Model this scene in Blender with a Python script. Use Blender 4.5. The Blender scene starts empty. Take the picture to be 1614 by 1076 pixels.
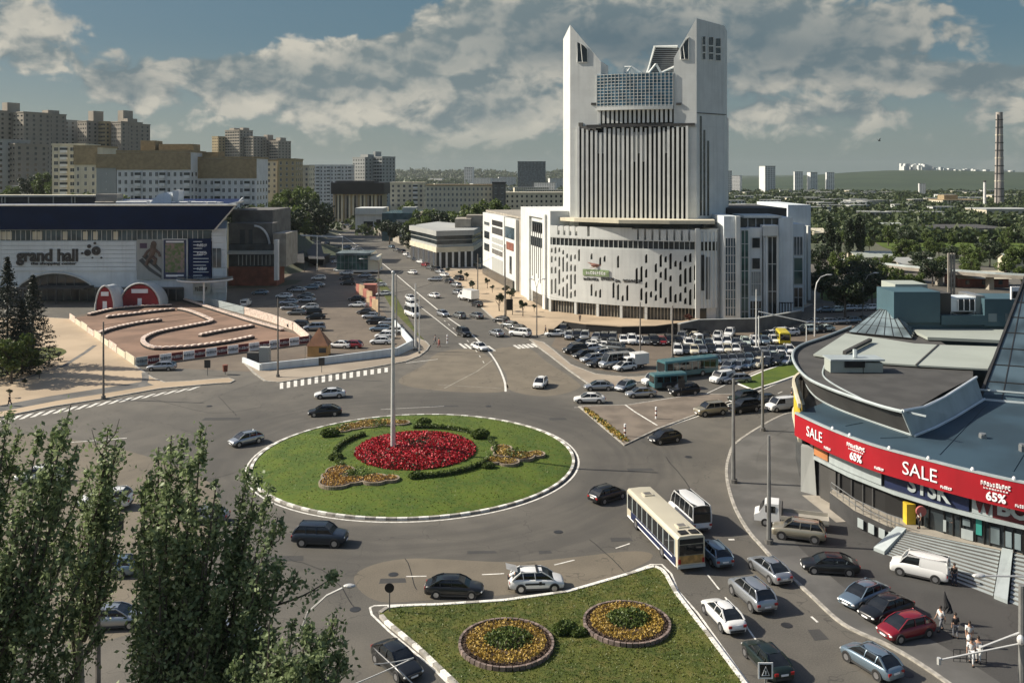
import bpy, bmesh, math, random
from mathutils import Vector, Matrix
from mathutils.geometry import tessellate_polygon
import numpy as np
R = math.radians
random.seed(7); NR = np.random.default_rng(5)
sc = bpy.context.scene
# ---------------------------------------------------------------- camera
F, H0, CX, HY = 1400.0, 33.0, 807.0, 275.0     # focal length (px at 1614 wide), eye height (m), principal x, horizon y
cam = bpy.data.objects.new('camera', bpy.data.cameras.new('camera')); sc.collection.objects.link(cam)
cam.location = (0, 0, H0); cam.rotation_euler = (R(90), 0, 0)
cam.data.sensor_width = 36; cam.data.lens = 36*F/1614; cam.data.shift_y = -(538-HY)/1614
cam.data.clip_start = 0.5; cam.data.clip_end = 30000
sc.camera = cam
# ---------------------------------------------------------------- world and sun
SUN_EL, SUN_AZ = 36.0, -82.0                    # azimuth from +Y towards +X
def node(nt, t, **k):
    n = nt.nodes.new(t)
    for a, b in k.items(): setattr(n, a, b)
    return n
def mth(nt, op, a, b=None, c=None, clamp=False):
    n = node(nt, 'ShaderNodeMath', operation=op, use_clamp=clamp)
    for i, v in enumerate((a, b, c)):
        if v is None: continue
        if isinstance(v, (int, float)): n.inputs[i].default_value = v
        else: nt.links.new(v, n.inputs[i])
    return n.outputs[0]
def mixc(nt, fac, a, b, mode='MIX'):
    n = node(nt, 'ShaderNodeMix', data_type='RGBA', blend_type=mode)
    for s, v in ((n.inputs[0], fac), (n.inputs[6], a), (n.inputs[7], b)):
        if isinstance(v, (int, float)): s.default_value = v
        elif isinstance(v, tuple): s.default_value = (*v, 1) if len(v) == 3 else v
        else: nt.links.new(v, s)
    return n.outputs[2]
def rng(nt, v, a, b, c=0.0, d=1.0, smooth=True):
    n = node(nt, 'ShaderNodeMapRange', interpolation_type='SMOOTHSTEP' if smooth else 'LINEAR')
    nt.links.new(v, n.inputs[0])
    for i, x in enumerate((a, b, c, d)): n.inputs[i+1].default_value = x
    return n.outputs[0]
w = bpy.data.worlds.new('World'); sc.world = w; w.use_nodes = True
nt = w.node_tree; bg = nt.nodes['Background']; L = nt.links.new
sky = node(nt, 'ShaderNodeTexSky', sky_type='NISHITA'); sky.sun_disc = False
sky.sun_elevation = R(SUN_EL); sky.sun_rotation = R(SUN_AZ); sky.air_density = 1.0; sky.dust_density = 2.2; sky.ozone_density = 1.4
SKY = 0.08
tc = node(nt, 'ShaderNodeTexCoord'); sep = node(nt, 'ShaderNodeSeparateXYZ'); L(tc.outputs['Generated'], sep.inputs[0])
X, Y, Z = sep.outputs
az = mth(nt, 'ARCTAN2', X, Y); el = mth(nt, 'ARCSINE', Z)
def cloudn(daz, dl, scale, det=9, w0=0.0, rough=.58):
    cv = node(nt, 'ShaderNodeCombineXYZ')
    L(mth(nt, 'ADD', az, daz), cv.inputs[0]); L(mth(nt, 'MULTIPLY', mth(nt, 'ADD', el, dl), 1.3), cv.inputs[1]); L(mth(nt, 'MULTIPLY', mth(nt, 'ADD', el, dl+w0), 1.3), cv.inputs[1])
    n = node(nt, 'ShaderNodeTexNoise', noise_dimensions='2D'); n.inputs['Scale'].default_value = scale
    n.inputs['Detail'].default_value = det; n.inputs['Roughness'].default_value = rough; n.inputs['Distortion'].default_value = .35
    L(cv.outputs[0], n.inputs['Vector']); return n.outputs[0]
def blob(a0, e0, sa, se, k):                    # a cloud bank standing in one direction of the sky
    da = mth(nt, 'DIVIDE', mth(nt, 'SUBTRACT', az, R(a0)), R(sa)); de = mth(nt, 'DIVIDE', mth(nt, 'SUBTRACT', el, R(e0)), R(se))
    d = mth(nt, 'ADD', mth(nt, 'MULTIPLY', da, da), mth(nt, 'MULTIPLY', de, de))
    return mth(nt, 'MULTIPLY', mth(nt, 'POWER', 2.718, mth(nt, 'MULTIPLY', d, -1.0)), k)
dens = None
for b in ((-17, 6.1, 3.6, 1.5, .30), (-12, 6.6, 4, 1.9, .32), (-6.5, 7.2, 4.5, 2.2, .34), (0, 9.2, 4.5, 2.6, .40), (7, 9.8, 7, 2.6, .24), (16, 9.4, 5, 3.0, .26), (21.5, 8.0, 4.5, 1.6, .34), (27, 5.6, 4.5, .8, .36), (19, 4.0, 3, .7, .20), (-30, 7.4, 4.0, 2.2, .34), (-23.5, 5.2, 2.2, .9, .30),
          (1, 4.3, 6, 1.5, .26), (-8, 3.6, 7, 1.2, .14), (15, 6.0, 7, 1.1, .16), (-17, 10.6, 8.5, 2.4, -.55), (12, 3.2, 14, 1.0, .06)):
    v = blob(*b); dens = v if dens is None else mth(nt, 'ADD', dens, v)
def puffs(daz, dl):                              # rounded billows with finer ones on them
    cv = node(nt, 'ShaderNodeCombineXYZ'); L(mth(nt, 'ADD', az, daz), cv.inputs[0]); L(mth(nt, 'MULTIPLY', mth(nt, 'ADD', el, dl), 1.6), cv.inputs[1])
    nz = node(nt, 'ShaderNodeTexNoise', noise_dimensions='2D'); nz.inputs['Scale'].default_value = 22; nz.inputs['Detail'].default_value = 3; L(cv.outputs[0], nz.inputs['Vector'])
    sv = node(nt, 'ShaderNodeVectorMath', operation='SCALE'); sv.inputs['Scale'].default_value = .045; L(nz.outputs['Color'], sv.inputs[0]); ad = node(nt, 'ShaderNodeVectorMath', operation='ADD'); L(cv.outputs[0], ad.inputs[0]); L(sv.outputs[0], ad.inputs[1]); out = None
    for scl, wt in ((9, .5), (21, .30), (50, .20)):
        vo = node(nt, 'ShaderNodeTexVoronoi', feature='F1', voronoi_dimensions='2D'); vo.inputs['Scale'].default_value = scl; L(ad.outputs[0], vo.inputs['Vector']); q = mth(nt, 'MULTIPLY', mth(nt, 'SUBTRACT', .75, vo.outputs['Distance']), wt); out = q if out is None else mth(nt, 'ADD', out, q)
    return out
def field(a, b_): return mth(nt, 'ADD', mth(nt, 'ADD', mth(nt, 'MULTIPLY', cloudn(a, b_, 3.6, 2, 0, .5), .45), mth(nt, 'MULTIPLY', cloudn(a*.5, b_*.5, 22, 6, 1.3, .60), .30)), mth(nt, 'MULTIPLY', puffs(a*.7, b_*.7), .42))
f1 = field(0, 0); f2 = field(.016, -.020)        # second sample lies towards the sun
base = mth(nt, 'ADD', f1, dens)
mask = rng(nt, base, .53, .64)
shade = rng(nt, mth(nt, 'SUBTRACT', f1, f2), -.10, .12)
thick = rng(nt, base, .66, .98)
n3 = cloudn(.4, .3, 2.8, 4, 3.0)
lit = mth(nt, 'MULTIPLY', shade, mth(nt, 'SUBTRACT', 1.1, mth(nt, 'MULTIPLY', thick, .62)), clamp=True)
ccol = mixc(nt, lit, (.125, .160, .170), (.400, .380, .325))
dk_ = mth(nt, 'ADD', blob(6, 8.6, 6, 2.2, .95), blob(13, 7.5, 9, 2.0, .55)); dk_ = mth(nt, 'ADD', dk_, rng(nt, n3, .48, .66, 0, .45))
ccol = mixc(nt, mth(nt, 'MULTIPLY', dk_, .75, clamp=True), ccol, (.072, .108, .130))
def sc_(c, k): 
    n = node(nt, 'ShaderNodeVectorMath', operation='SCALE'); L(c, n.inputs[0]); n.inputs['Scale'].default_value = k; return n.outputs[0]
hz = rng(nt, el, R(-.5), R(9.0), 1.0, 0.0)
air = mixc(nt, mth(nt, 'MULTIPLY', hz, .95), (.050, .105, .134), (.172, .210, .200))
skyc = mixc(nt, .22, air, sc_(sky.outputs[0], SKY*1.0))
cm = mth(nt, 'MULTIPLY', mask, rng(nt, el, R(.3), R(4.2), .10, .97))
full = mixc(nt, cm, skyc, ccol)
# above the horizon band the light still comes from the Nishita sky
up = rng(nt, el, R(14), R(30))
full = mixc(nt, up, sc_(full, 1/SKY), sky.outputs[0])
L(full, bg.inputs[0]); bg.inputs[1].default_value = SKY
sd = bpy.data.lights.new('sun', 'SUN'); sd.energy = 4.6; sd.angle = R(.5); sd.color = (1, .915, .78)
so = bpy.data.objects.new('sun', sd); sc.collection.objects.link(so)
to_sun = Vector((math.sin(R(SUN_AZ))*math.cos(R(SUN_EL)), math.cos(R(SUN_AZ))*math.cos(R(SUN_EL)), math.sin(R(SUN_EL))))
so.rotation_euler = to_sun.to_track_quat('Z', 'Y').to_euler(); so.location = (0, 0, 300)
sc.view_settings.view_transform = 'Standard'; sc.view_settings.look = 'None'; sc.view_settings.gamma = 1
sc.view_settings.exposure = 0.56
# ---------------------------------------------------------------- helpers
def G(x, y, z=0.0):                             # photo pixel -> point at height z
    Yd = F*(H0-z)/(y-HY); return Vector(((x-CX)*Yd/F, Yd, z))
def A(x, y, Yd):                                # photo pixel -> point at distance Yd
    return Vector(((x-CX)*Yd/F, Yd, H0-(y-HY)*Yd/F))
def PX(x, Yd): return (x-CX)*Yd/F
def ZY(y, Yd): return H0-(y-HY)*Yd/F
M = {}
def mat(name, col, rough=.7, metal=0, var=.15, scale=.5, bump=0, bscale=8, coat=0, detail=5, col2=None, emit=0):
    if name in M: return M[name]
    m = bpy.data.materials.new(name); m.use_nodes = True; t = m.node_tree; p = t.nodes['Principled BSDF']
    p.inputs['Roughness'].default_value = rough; p.inputs['Metallic'].default_value = metal
    p.inputs['Coat Weight'].default_value = coat; p.inputs['Coat Roughness'].default_value = .06
    tc = node(t, 'ShaderNodeTexCoord'); n = node(t, 'ShaderNodeTexNoise'); n.inputs['Scale'].default_value = scale; n.inputs['Detail'].default_value = detail
    t.links.new(tc.outputs['Object'], n.inputs['Vector'])
    c2 = col2 or tuple(c*(1-var) for c in col); c1 = col if col2 else tuple(min(1, c*(1+var)) for c in col)
    cc = mixc(t, rng(t, n.outputs[0], .35, .65), c2, c1)
    if name in ('white_wall', 'white_wall2', 'cool_wall', 'cream', 'brown_block', 'tan_block', 'block_grey', 'trim', 'red_banner'):   # rain streaks, and panel joints every few metres
        mp = node(t, 'ShaderNodeMapping'); mp.inputs['Scale'].default_value = (1.3, 1.3, .07); t.links.new(tc.outputs['Object'], mp.inputs['Vector']); ns = node(t, 'ShaderNodeTexNoise'); ns.inputs['Scale'].default_value = 1.0; ns.inputs['Detail'].default_value = 6; t.links.new(mp.outputs[0], ns.inputs['Vector'])
        cc = mixc(t, rng(t, ns.outputs[0], .46, .74, 0, .30), cc, tuple(x*.60 for x in col))
        if 'wall' in name:
            sp = node(t, 'ShaderNodeSeparateXYZ'); t.links.new(tc.outputs['Object'], sp.inputs[0]); fr = mth(t, 'FRACT', mth(t, 'DIVIDE', sp.outputs[2], 2.95)); fr2 = mth(t, 'FRACT', mth(t, 'DIVIDE', mth(t, 'ADD', sp.outputs[0], sp.outputs[1]), 3.6))
            jl = mth(t, 'MAXIMUM', rng(t, fr, .0, .028, 1, 0), rng(t, fr2, .0, .02, 1, 0)); cc = mixc(t, mth(t, 'MULTIPLY', jl, .22), cc, tuple(x*.45 for x in col))
    t.links.new(cc, p.inputs['Base Color'])
    if bump:
        b = node(t, 'ShaderNodeBump'); b.inputs['Strength'].default_value = bump; n2 = node(t, 'ShaderNodeTexNoise'); n2.inputs['Scale'].default_value = bscale
        t.links.new(tc.outputs['Object'], n2.inputs['Vector']); t.links.new(n2.outputs[0], b.inputs['Height']); t.links.new(b.outputs[0], p.inputs['Normal'])
    M[name] = m; return m
def tag(o, label=None, cat=None, group=None, kind=None):
    if label: o['label'] = label
    if cat: o['category'] = cat
    if group: o['group'] = group
    if kind: o['kind'] = kind
    return o
W = {}                                          # world matrix of every object built in world coordinates
COL = sc.collection
class MB:
    def __init__(s): s.v = []; s.f = []; s.m = []
    def add(s, vs, fs, m=0):
        k = len(s.v); s.v += [tuple(v) for v in vs]; s.f += [tuple(i+k for i in f) for f in fs]; s.m += [m]*len(fs); return s
    def box(s, x0, x1, y0, y1, z0, z1, m=0):
        vs = [(x, y, z) for z in (z0, z1) for y in (y0, y1) for x in (x0, x1)]
        return s.add(vs, [(0,2,3,1), (4,5,7,6), (0,1,5,4), (2,6,7,3), (0,4,6,2), (1,3,7,5)], m)
    def obox(s, c, d, wd, l0, l1, z0, z1, m=0): # box along unit dir d (2D) from point c
        d = Vector((d[0], d[1])).normalized(); n = Vector((-d.y, d.x)); c = Vector((c[0], c[1]))
        q = [c+d*l0-n*wd/2, c+d*l1-n*wd/2, c+d*l1+n*wd/2, c+d*l0+n*wd/2]
        return s.prism([(p.x, p.y) for p in q], z0, z1, m)
    def wall(s, a, b, th, z0, z1, m=0, z1b=None):  # upright slab from a to b, thickness th centred
        a = Vector((a[0], a[1])); b = Vector((b[0], b[1])); d = (b-a).normalized(); n = Vector((-d.y, d.x))*th/2
        q = [a-n, b-n, b+n, a+n]; zb = z1 if z1b is None else z1b
        vs = [(p.x, p.y, z0) for p in q]+[(q[0].x, q[0].y, z1), (q[1].x, q[1].y, zb), (q[2].x, q[2].y, zb), (q[3].x, q[3].y, z1)]
        return s.add(vs, [(3,2,1,0), (4,5,6,7), (0,1,5,4), (1,2,6,5), (2,3,7,6), (3,0,4,7)], m)
    def prism(s, poly, z0, z1, m=0, mt=None, bottom=True):
        n = len(poly); P = [Vector((p[0], p[1], 0)) for p in poly]
        ar = sum(P[i].x*P[(i+1)%n].y-P[(i+1)%n].x*P[i].y for i in range(n))
        if ar < 0: P = P[::-1]
        tri = tessellate_polygon([P]); vs = [(p.x, p.y, z0) for p in P]+[(p.x, p.y, z1) for p in P]
        up = []
        for t in tri:
            a, b, c = t; cr = (P[b]-P[a]).cross(P[c]-P[a]).z
            up.append((a, b, c) if cr > 0 else (c, b, a))
        s.add(vs, [tuple(i+n for i in t) for t in up], m if mt is None else mt)
        k = len(s.v)-2*n
        fs = [(i, (i+1) % n, (i+1) % n+n, i+n) for i in range(n)]
        if bottom: fs += [t[::-1] for t in up]
        s.f += [tuple(i+k for i in f) for f in fs]; s.m += [m]*len(fs); return s
    def sheet(s, poly, z, m=0):
        P = [Vector((p[0], p[1], 0)) for p in poly]; vs = [(p.x, p.y, z) for p in P]; fs = []
        for a, b, c in tessellate_polygon([P]):
            cr = (P[b]-P[a]).cross(P[c]-P[a]).z; fs.append((a, b, c) if cr > 0 else (c, b, a))
        return s.add(vs, fs, m)
    def ribbon(s, pts, wd, z, m=0, h=0):        # flat band (or kerb of height h) along a polyline
        P = [Vector((p[0], p[1])) for p in pts]; n = len(P); lo = []; ro = []
        for i in range(n):
            d = (P[min(i+1, n-1)]-P[max(i-1, 0)]).normalized(); q = Vector((-d.y, d.x))*wd/2
            lo.append(P[i]+q); ro.append(P[i]-q)
        vs = [(p.x, p.y, z+h) for p in lo]+[(p.x, p.y, z+h) for p in ro]
        fs = [(n+i, n+i+1, i+1, i) for i in range(n-1)]
        if h:
            vs += [(p.x, p.y, z) for p in lo]+[(p.x, p.y, z) for p in ro]
            fs += [(i, i+1, 2*n+i+1, 2*n+i) for i in range(n-1)]+[(3*n+i, 3*n+i+1, n+i+1, n+i) for i in range(n-1)]
            fs += [(0, 2*n, 3*n, n), (n-1, 2*n-1, 4*n-1, 3*n-1)]
        return s.add(vs, fs, m)
    def tube(s, pts, r, n=8, m=0, r1=None, cap=True):
        P = [Vector(p) for p in pts]; k = len(P); r1 = r if r1 is None else r1; vs = []
        for i in range(k):
            d = (P[min(i+1, k-1)]-P[max(i-1, 0)]).normalized(); u = d.orthogonal().normalized() if abs(d.z) < .99 else Vector((1, 0, 0)); v = d.cross(u).normalized(); u = v.cross(d)
            if i and (u.dot(pu) < 0): u = -u; v = -v
            pu = u; rr = r+(r1-r)*i/max(1, k-1)
            vs += [P[i]+u*rr*math.cos(2*math.pi*j/n)+v*rr*math.sin(2*math.pi*j/n) for j in range(n)]
        fs = [(i*n+j, i*n+(j+1) % n, (i+1)*n+(j+1) % n, (i+1)*n+j) for i in range(k-1) for j in range(n)]
        if cap: fs += [tuple(range(n))[::-1], tuple((k-1)*n+j for j in range(n))]
        return s.add(vs, fs, m)
    def ell(s, c, rx, ry, rz, m=0, nu=12, nv=8, z0=-1.0):
        vs = []; t0 = math.asin(z0)
        for i in range(nv+1):
            t = t0+(math.pi/2-t0)*i/nv
            vs += [(c[0]+rx*math.cos(t)*math.cos(2*math.pi*j/nu), c[1]+ry*math.cos(t)*math.sin(2*math.pi*j/nu), c[2]+rz*math.sin(t)) for j in range(nu)]
        return s.add(vs, [(i*nu+j, i*nu+(j+1) % nu, (i+1)*nu+(j+1) % nu, (i+1)*nu+j) for i in range(nv) for j in range(nu)], m)
    def build(s, name, mats, parent=None, smooth=False, angle=40, world=True):
        me = bpy.data.meshes.new(name); me.from_pydata(s.v, [], s.f)
        if not isinstance(mats, (list, tuple)): mats = [mats]
        for m in mats: me.materials.append(m)
        me.polygons.foreach_set('material_index', s.m)
        if smooth:
            me.shade_smooth(); me.set_sharp_from_angle(angle=R(angle))
        me.update()
        return put(name, me, parent, world)
def put(name, me, parent=None, world=True):
    o = bpy.data.objects.new(name, me); COL.objects.link(o)
    if parent is not None:
        o.parent = parent
        if world and parent in W:
            me.transform(W[parent].inverted())
        if parent in W: W[o] = W[parent]
    return o
def thing(name, label, cat, loc=(0, 0, 0), rz=0.0, group=None, s=1.0):
    o = bpy.data.objects.new(name, None); COL.objects.link(o); o.empty_display_size = .5
    o.location = loc; o.rotation_euler = (0, 0, rz); o.scale = (s, s, s)
    W[o] = Matrix.Translation(Vector(loc)) @ Matrix.Rotation(rz, 4, 'Z') @ Matrix.Scale(s, 4)
    return tag(o, label, cat, group)
def struct(name, mb, mats, **k): return tag(mb.build(name, mats, **k), kind='structure')
CH = {}
def kids(o):
    return list(o.children)
def copy_tree(o, parent=None):
    c = o.copy(); COL.objects.link(c); c.parent = parent
    for ch in kids(o): copy_tree(ch, c)
    return c
def place(proto, used, loc, rz=0, s=1.0, label=None, group=None):
    """first call moves the prototype itself, later calls copy it"""
    o = proto if not used.get(proto) else copy_tree(proto); used[proto] = True
    o.location = loc; o.rotation_euler = (0, 0, rz); o.scale = (s, s, s) if not isinstance(s, tuple) else s
    if label: o['label'] = label
    if group: o['group'] = group
    return o
def text(s, width, height, loc, rz, m, parent, name='lettering', ext=.03, off=0.0, tilt=90, bold=0.0, sh=0.0):
    cu = bpy.data.curves.new('t', 'FONT'); cu.body = s; cu.extrude = .02; cu.offset = bold; cu.shear = sh; cu.resolution_u = 3
    to = bpy.data.objects.new('t', cu); COL.objects.link(to); bpy.context.view_layer.update()
    me = bpy.data.meshes.new_from_object(to); bpy.data.objects.remove(to); bpy.data.curves.remove(cu)
    co = np.empty(len(me.vertices)*3); me.vertices.foreach_get('co', co); co = co.reshape(-1, 3)
    lo = co.min(0); hi = co.max(0); k = (hi-lo); k[k == 0] = 1
    co[:, 0] = (co[:, 0]-lo[0])/k[0]*width-width/2; co[:, 1] = (co[:, 1]-lo[1])/k[1]*height-height/2; co[:, 2] = (co[:, 2]-lo[2])/k[2]*ext+off
    me.vertices.foreach_set('co', co.ravel()); me.materials.clear(); me.materials.append(m)
    me.transform(Matrix.Translation(Vector(loc)) @ Matrix.Rotation(rz, 4, 'Z') @ Matrix.Rotation(R(tilt), 4, 'X'))
    me.update(); return put(name, me, parent)
def scribble(width, height, loc, rz, m, parent, n, fill=.75, seed=3):   # lettering too small to read: a row of uneven glyphs
    r = random.Random(seed+n); b = MB(); c = Vector(loc); d = Vector((math.cos(rz), math.sin(rz), 0)); p = width/n
    for i in range(n):
        x = -width/2+p*i; w1 = p*fill*r.uniform(.7, 1); h = height*r.uniform(.75, 1); k = r.randrange(4)
        def bx(a, e, z0, z1):
            q = c+d*(x+a); b.obox((q.x, q.y), d, .06, 0, e-a, c.z+z0, c.z+z1)
        bx(0, w1*.3, -height/2, -height/2+h)
        if k != 1: bx(w1*.31, w1, -height/2, -height/2+h*.25)
        if k != 2: bx(w1*.31, w1, -height/2+h*.72, -height/2+h)
        if k != 3: bx(w1*.7, w1, -height/2+h*.26, -height/2+h*.71)
    return b.build('lettering', m, parent)
def smooth(pts, k=6, closed=False):             # Catmull-Rom
    P = [Vector(p) for p in pts]; n = len(P); out = []
    for i in range(n if closed else n-1):
        p0, p1, p2, p3 = (P[(i+j-1) % n] if closed else P[min(max(i+j-1, 0), n-1)] for j in range(4))
        for j in range(k):
            t = j/k; out.append(.5*((2*p1)+(p2-p0)*t+(2*p0-5*p1+4*p2-p3)*t*t+(3*p1-p0-3*p2+p3)*t**3))
    if not closed: out.append(P[-1])
    return out
def GP(l, z=0.0): return [G(x, y, z) for x, y in l]
def quads_mesh(name, C, U, V, mats, parent=None, mi=None):   # many small leaf faces, numpy arrays of centre and half axes
    n = len(C); co = np.stack([C-U, C-V*.55, C+U, C+V*.55], 1).reshape(-1, 3)
    me = bpy.data.meshes.new(name); me.vertices.add(n*4); me.loops.add(n*4); me.polygons.add(n)
    me.vertices.foreach_set('co', co.ravel().astype('f')); me.loops.foreach_set('vertex_index', np.arange(n*4, dtype='i'))
    me.polygons.foreach_set('loop_start', np.arange(0, n*4, 4, dtype='i'))
    for m in (mats if isinstance(mats, (list, tuple)) else [mats]): me.materials.append(m)
    if mi is not None: me.polygons.foreach_set('material_index', mi.astype('i'))
    me.update(calc_edges=True); me.validate(); return put(name, me, parent)
def leafaxes(n, size, tilt=1.0):
    a = NR.normal(size=(n, 3)); a[:, 2] *= tilt; a /= np.linalg.norm(a, axis=1)[:, None]
    b = NR.normal(size=(n, 3)); b -= (a*b).sum(1)[:, None]*a; b /= np.linalg.norm(b, axis=1)[:, None]
    s = size*(.6+.8*NR.random(n))[:, None]; return a*s, b*s
ORD = ['first', 'second', 'third', 'fourth', 'fifth', 'sixth', 'seventh', 'eighth', 'ninth', 'tenth', 'eleventh', 'twelfth', 'thirteenth', 'fourteenth', 'fifteenth', 'sixteenth', 'seventeenth', 'eighteenth', 'nineteenth', 'twentieth']
ORD += ['twenty-'+o for o in ORD[:9]]+['thirtieth']+['thirty-'+o for o in ORD[:9]]
# ---------------------------------------------------------------- materials
def asphalt(name, c1, c2, wear=None):
    m = bpy.data.materials.new(name); m.use_nodes = True; t = m.node_tree; p = t.nodes['Principled BSDF']; p.inputs['Roughness'].default_value = .82
    tc = node(t, 'ShaderNodeTexCoord')
    def ns(scale, det=6, vec=None):
        n = node(t, 'ShaderNodeTexNoise'); n.inputs['Scale'].default_value = scale; n.inputs['Detail'].default_value = det
        t.links.new(vec or tc.outputs['Object'], n.inputs['Vector']); return n.outputs[0]
    c = mixc(t, rng(t, ns(.045), .36, .62), c1, c2)
    c = mixc(t, rng(t, ns(.35, 8), .35, .7, 0, .5), c, tuple(x*.72 for x in c1))
    c = mixc(t, rng(t, ns(9, 4), .3, .7, 0, .32), c, tuple(min(1, x*1.5) for x in c2))
    vo = node(t, 'ShaderNodeTexVoronoi', feature='DISTANCE_TO_EDGE'); vo.inputs['Scale'].default_value = .085
    nv = node(t, 'ShaderNodeTexNoise'); nv.inputs['Scale'].default_value = .6; t.links.new(tc.outputs['Object'], nv.inputs['Vector'])
    ad = node(t, 'ShaderNodeVectorMath', operation='ADD'); sv = node(t, 'ShaderNodeVectorMath', operation='SCALE'); sv.inputs['Scale'].default_value = 3.5
    t.links.new(nv.outputs['Color'], sv.inputs[0]); t.links.new(tc.outputs['Object'], ad.inputs[0]); t.links.new(sv.outputs[0], ad.inputs[1]); t.links.new(ad.outputs[0], vo.inputs['Vector'])
    c = mixc(t, rng(t, vo.outputs['Distance'], .0, .006, .55, 0, False), c, (.018, .017, .016))
    if wear:                                     # rubber worn into the lanes that circle the island
        sp = node(t, 'ShaderNodeSeparateXYZ'); t.links.new(tc.outputs['Object'], sp.inputs[0])
        dx = mth(t, 'SUBTRACT', sp.outputs[0], wear[0]); dy = mth(t, 'SUBTRACT', sp.outputs[1], wear[1])
        r = mth(t, 'SQRT', mth(t, 'ADD', mth(t, 'MULTIPLY', dx, dx), mth(t, 'MULTIPLY', dy, dy)))
        r = mth(t, 'ADD', r, mth(t, 'MULTIPLY', ns(.12), 2.5))
        a = mth(t, 'ARCTAN2', dy, dx); cv = node(t, 'ShaderNodeCombineXYZ'); t.links.new(r, cv.inputs[0]); t.links.new(mth(t, 'MULTIPLY', a, 1.6), cv.inputs[1])
        st = ns(.9, 4, cv.outputs[0])
        band = mth(t, 'MULTIPLY', rng(t, r, 20, 23), rng(t, r, 29, 38, 1, 0))
        c = mixc(t, mth(t, 'MULTIPLY', band, rng(t, st, .36, .66, .25, .55)), c, (.050, .047, .042))
    t.links.new(c, p.inputs['Base Color'])
    b = node(t, 'ShaderNodeBump'); b.inputs['Strength'].default_value = .25; b.inputs['Distance'].default_value = .02; t.links.new(ns(14, 3), b.inputs['Height']); t.links.new(b.outputs[0], p.inputs['Normal'])
    M[name] = m; return m
asphalt('asphalt', (.076, .071, .061), (.124, .113, .093), wear=(-11.24, 103.3))
asphalt('asphalt_dark', (.038, .038, .036), (.058, .056, .052)); asphalt('asphalt_tan', (.115, .099, .074), (.165, .140, .102))
asphalt('asphalt_brown', (.105, .083, .062), (.15, .12, .088))
mat('paving', (.30, .25, .19), .85, var=.14, scale=.12, bump=.2); mat('paving_grey', (.105, .102, .095), .85, var=.2, scale=.25, bump=.2)
mat('paving_brown', (.165, .135, .105), .85, var=.2, scale=.3, bump=.2); mat('tan', (.40, .31, .21), .85, var=.12, scale=.1)
mat('kerb', (.34, .32, .28), .85, var=.25, scale=2); mat('kerb_white', (.74, .72, .66), .7, var=.12, scale=3); mat('kerb_dark', (.13, .12, .10), .8, var=.2, scale=2)
mat('paint_line', (.66, .64, .58), .75, var=.2, scale=2.5)
mat('line_worn', (.36, .34, .29), .8, var=.25, scale=1.5)
def grassmat(name, c1, c2, c3, s1=.25):
    m = bpy.data.materials.new(name); m.use_nodes = True; t = m.node_tree; p = t.nodes['Principled BSDF']; p.inputs['Roughness'].default_value = .9
    tc = node(t, 'ShaderNodeTexCoord'); o = []
    for s in (s1, 1.7, 12):
        n = node(t, 'ShaderNodeTexNoise'); n.inputs['Scale'].default_value = s; n.inputs['Detail'].default_value = 6; t.links.new(tc.outputs['Object'], n.inputs['Vector']); o.append(n.outputs[0])
    c = mixc(t, rng(t, o[0], .38, .62), c1, c2); c = mixc(t, rng(t, o[1], .45, .72, 0, .6), c, c3); c = mixc(t, rng(t, o[2], .35, .65, 0, .35), c, tuple(x*.5 for x in c1))
    t.links.new(c, p.inputs['Base Color']); b = node(t, 'ShaderNodeBump'); b.inputs['Strength'].default_value = .6; b.inputs['Distance'].default_value = .08; t.links.new(o[2], b.inputs['Height']); t.links.new(b.outputs[0], p.inputs['Normal'])
    M[name] = m
grassmat('lawn', (.050, .095, .002), (.085, .130, .003), (.115, .125, .008))
grassmat('lawn_dry', (.045, .068, .004), (.090, .100, .010), (.16, .135, .035), .5)
grassmat('land', (.055, .075, .035), (.12, .115, .08), (.17, .15, .11), .012)
def foliage(name, a, b, sc_=.6, tr=.25):
    m = bpy.data.materials.new(name); m.use_nodes = True; t = m.node_tree; p = t.nodes['Principled BSDF']; p.inputs['Roughness'].default_value = .55
    g = node(t, 'ShaderNodeNewGeometry'); tc = node(t, 'ShaderNodeTexCoord'); n = node(t, 'ShaderNodeTexNoise'); n.inputs['Scale'].default_value = sc_; t.links.new(tc.outputs['Object'], n.inputs['Vector'])
    v = mth(t, 'ADD', mth(t, 'MULTIPLY', g.outputs['Random Per Island'], .6), mth(t, 'MULTIPLY', n.outputs[0], .5))
    c = mixc(t, rng(t, v, .2, .9), a, b); t.links.new(c, p.inputs['Base Color'])
    td = node(t, 'ShaderNodeBsdfTranslucent'); t.links.new(c, td.inputs[0]); mx = node(t, 'ShaderNodeMixShader'); mx.inputs[0].default_value = tr
    t.links.new(p.outputs[0], mx.inputs[1]); t.links.new(td.outputs[0], mx.inputs[2]); t.links.new(mx.outputs[0], t.nodes['Material Output'].inputs[0]); M[name] = m
foliage('leaf_poplar', (.060, .095, .034), (.32, .39, .19), .8, .4)
foliage('leaf', (.045, .075, .014), (.14, .19, .04), .25)
foliage('leaf_dark', (.012, .026, .010), (.040, .062, .020), .25, .1)
foliage('needle', (.010, .020, .014), (.030, .045, .030), .4, .1)
foliage('leaf_wood', (.022, .042, .014), (.075, .10, .032), .01)
grassmat('hill_green', (.020, .042, .020), (.036, .060, .028), (.055, .078, .036), .006)
foliage('petal_red', (.30, .006, .012), (.62, .03, .05), 1.2, .1); foliage('petal_yellow', (.26, .16, .03), (.46, .32, .06), 1.2, .1)
foliage('petal_orange', (.34, .18, .03), (.48, .29, .05), 1.2, .1)
foliage('blade', (.060, .090, .004), (.105, .13, .010), .6, .15)
mat('bark', (.09, .075, .06), .9, var=.3, scale=3, bump=.6)
mat('bark_pale', (.20, .19, .16), .9, var=.3, scale=2, bump=.4)
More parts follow.
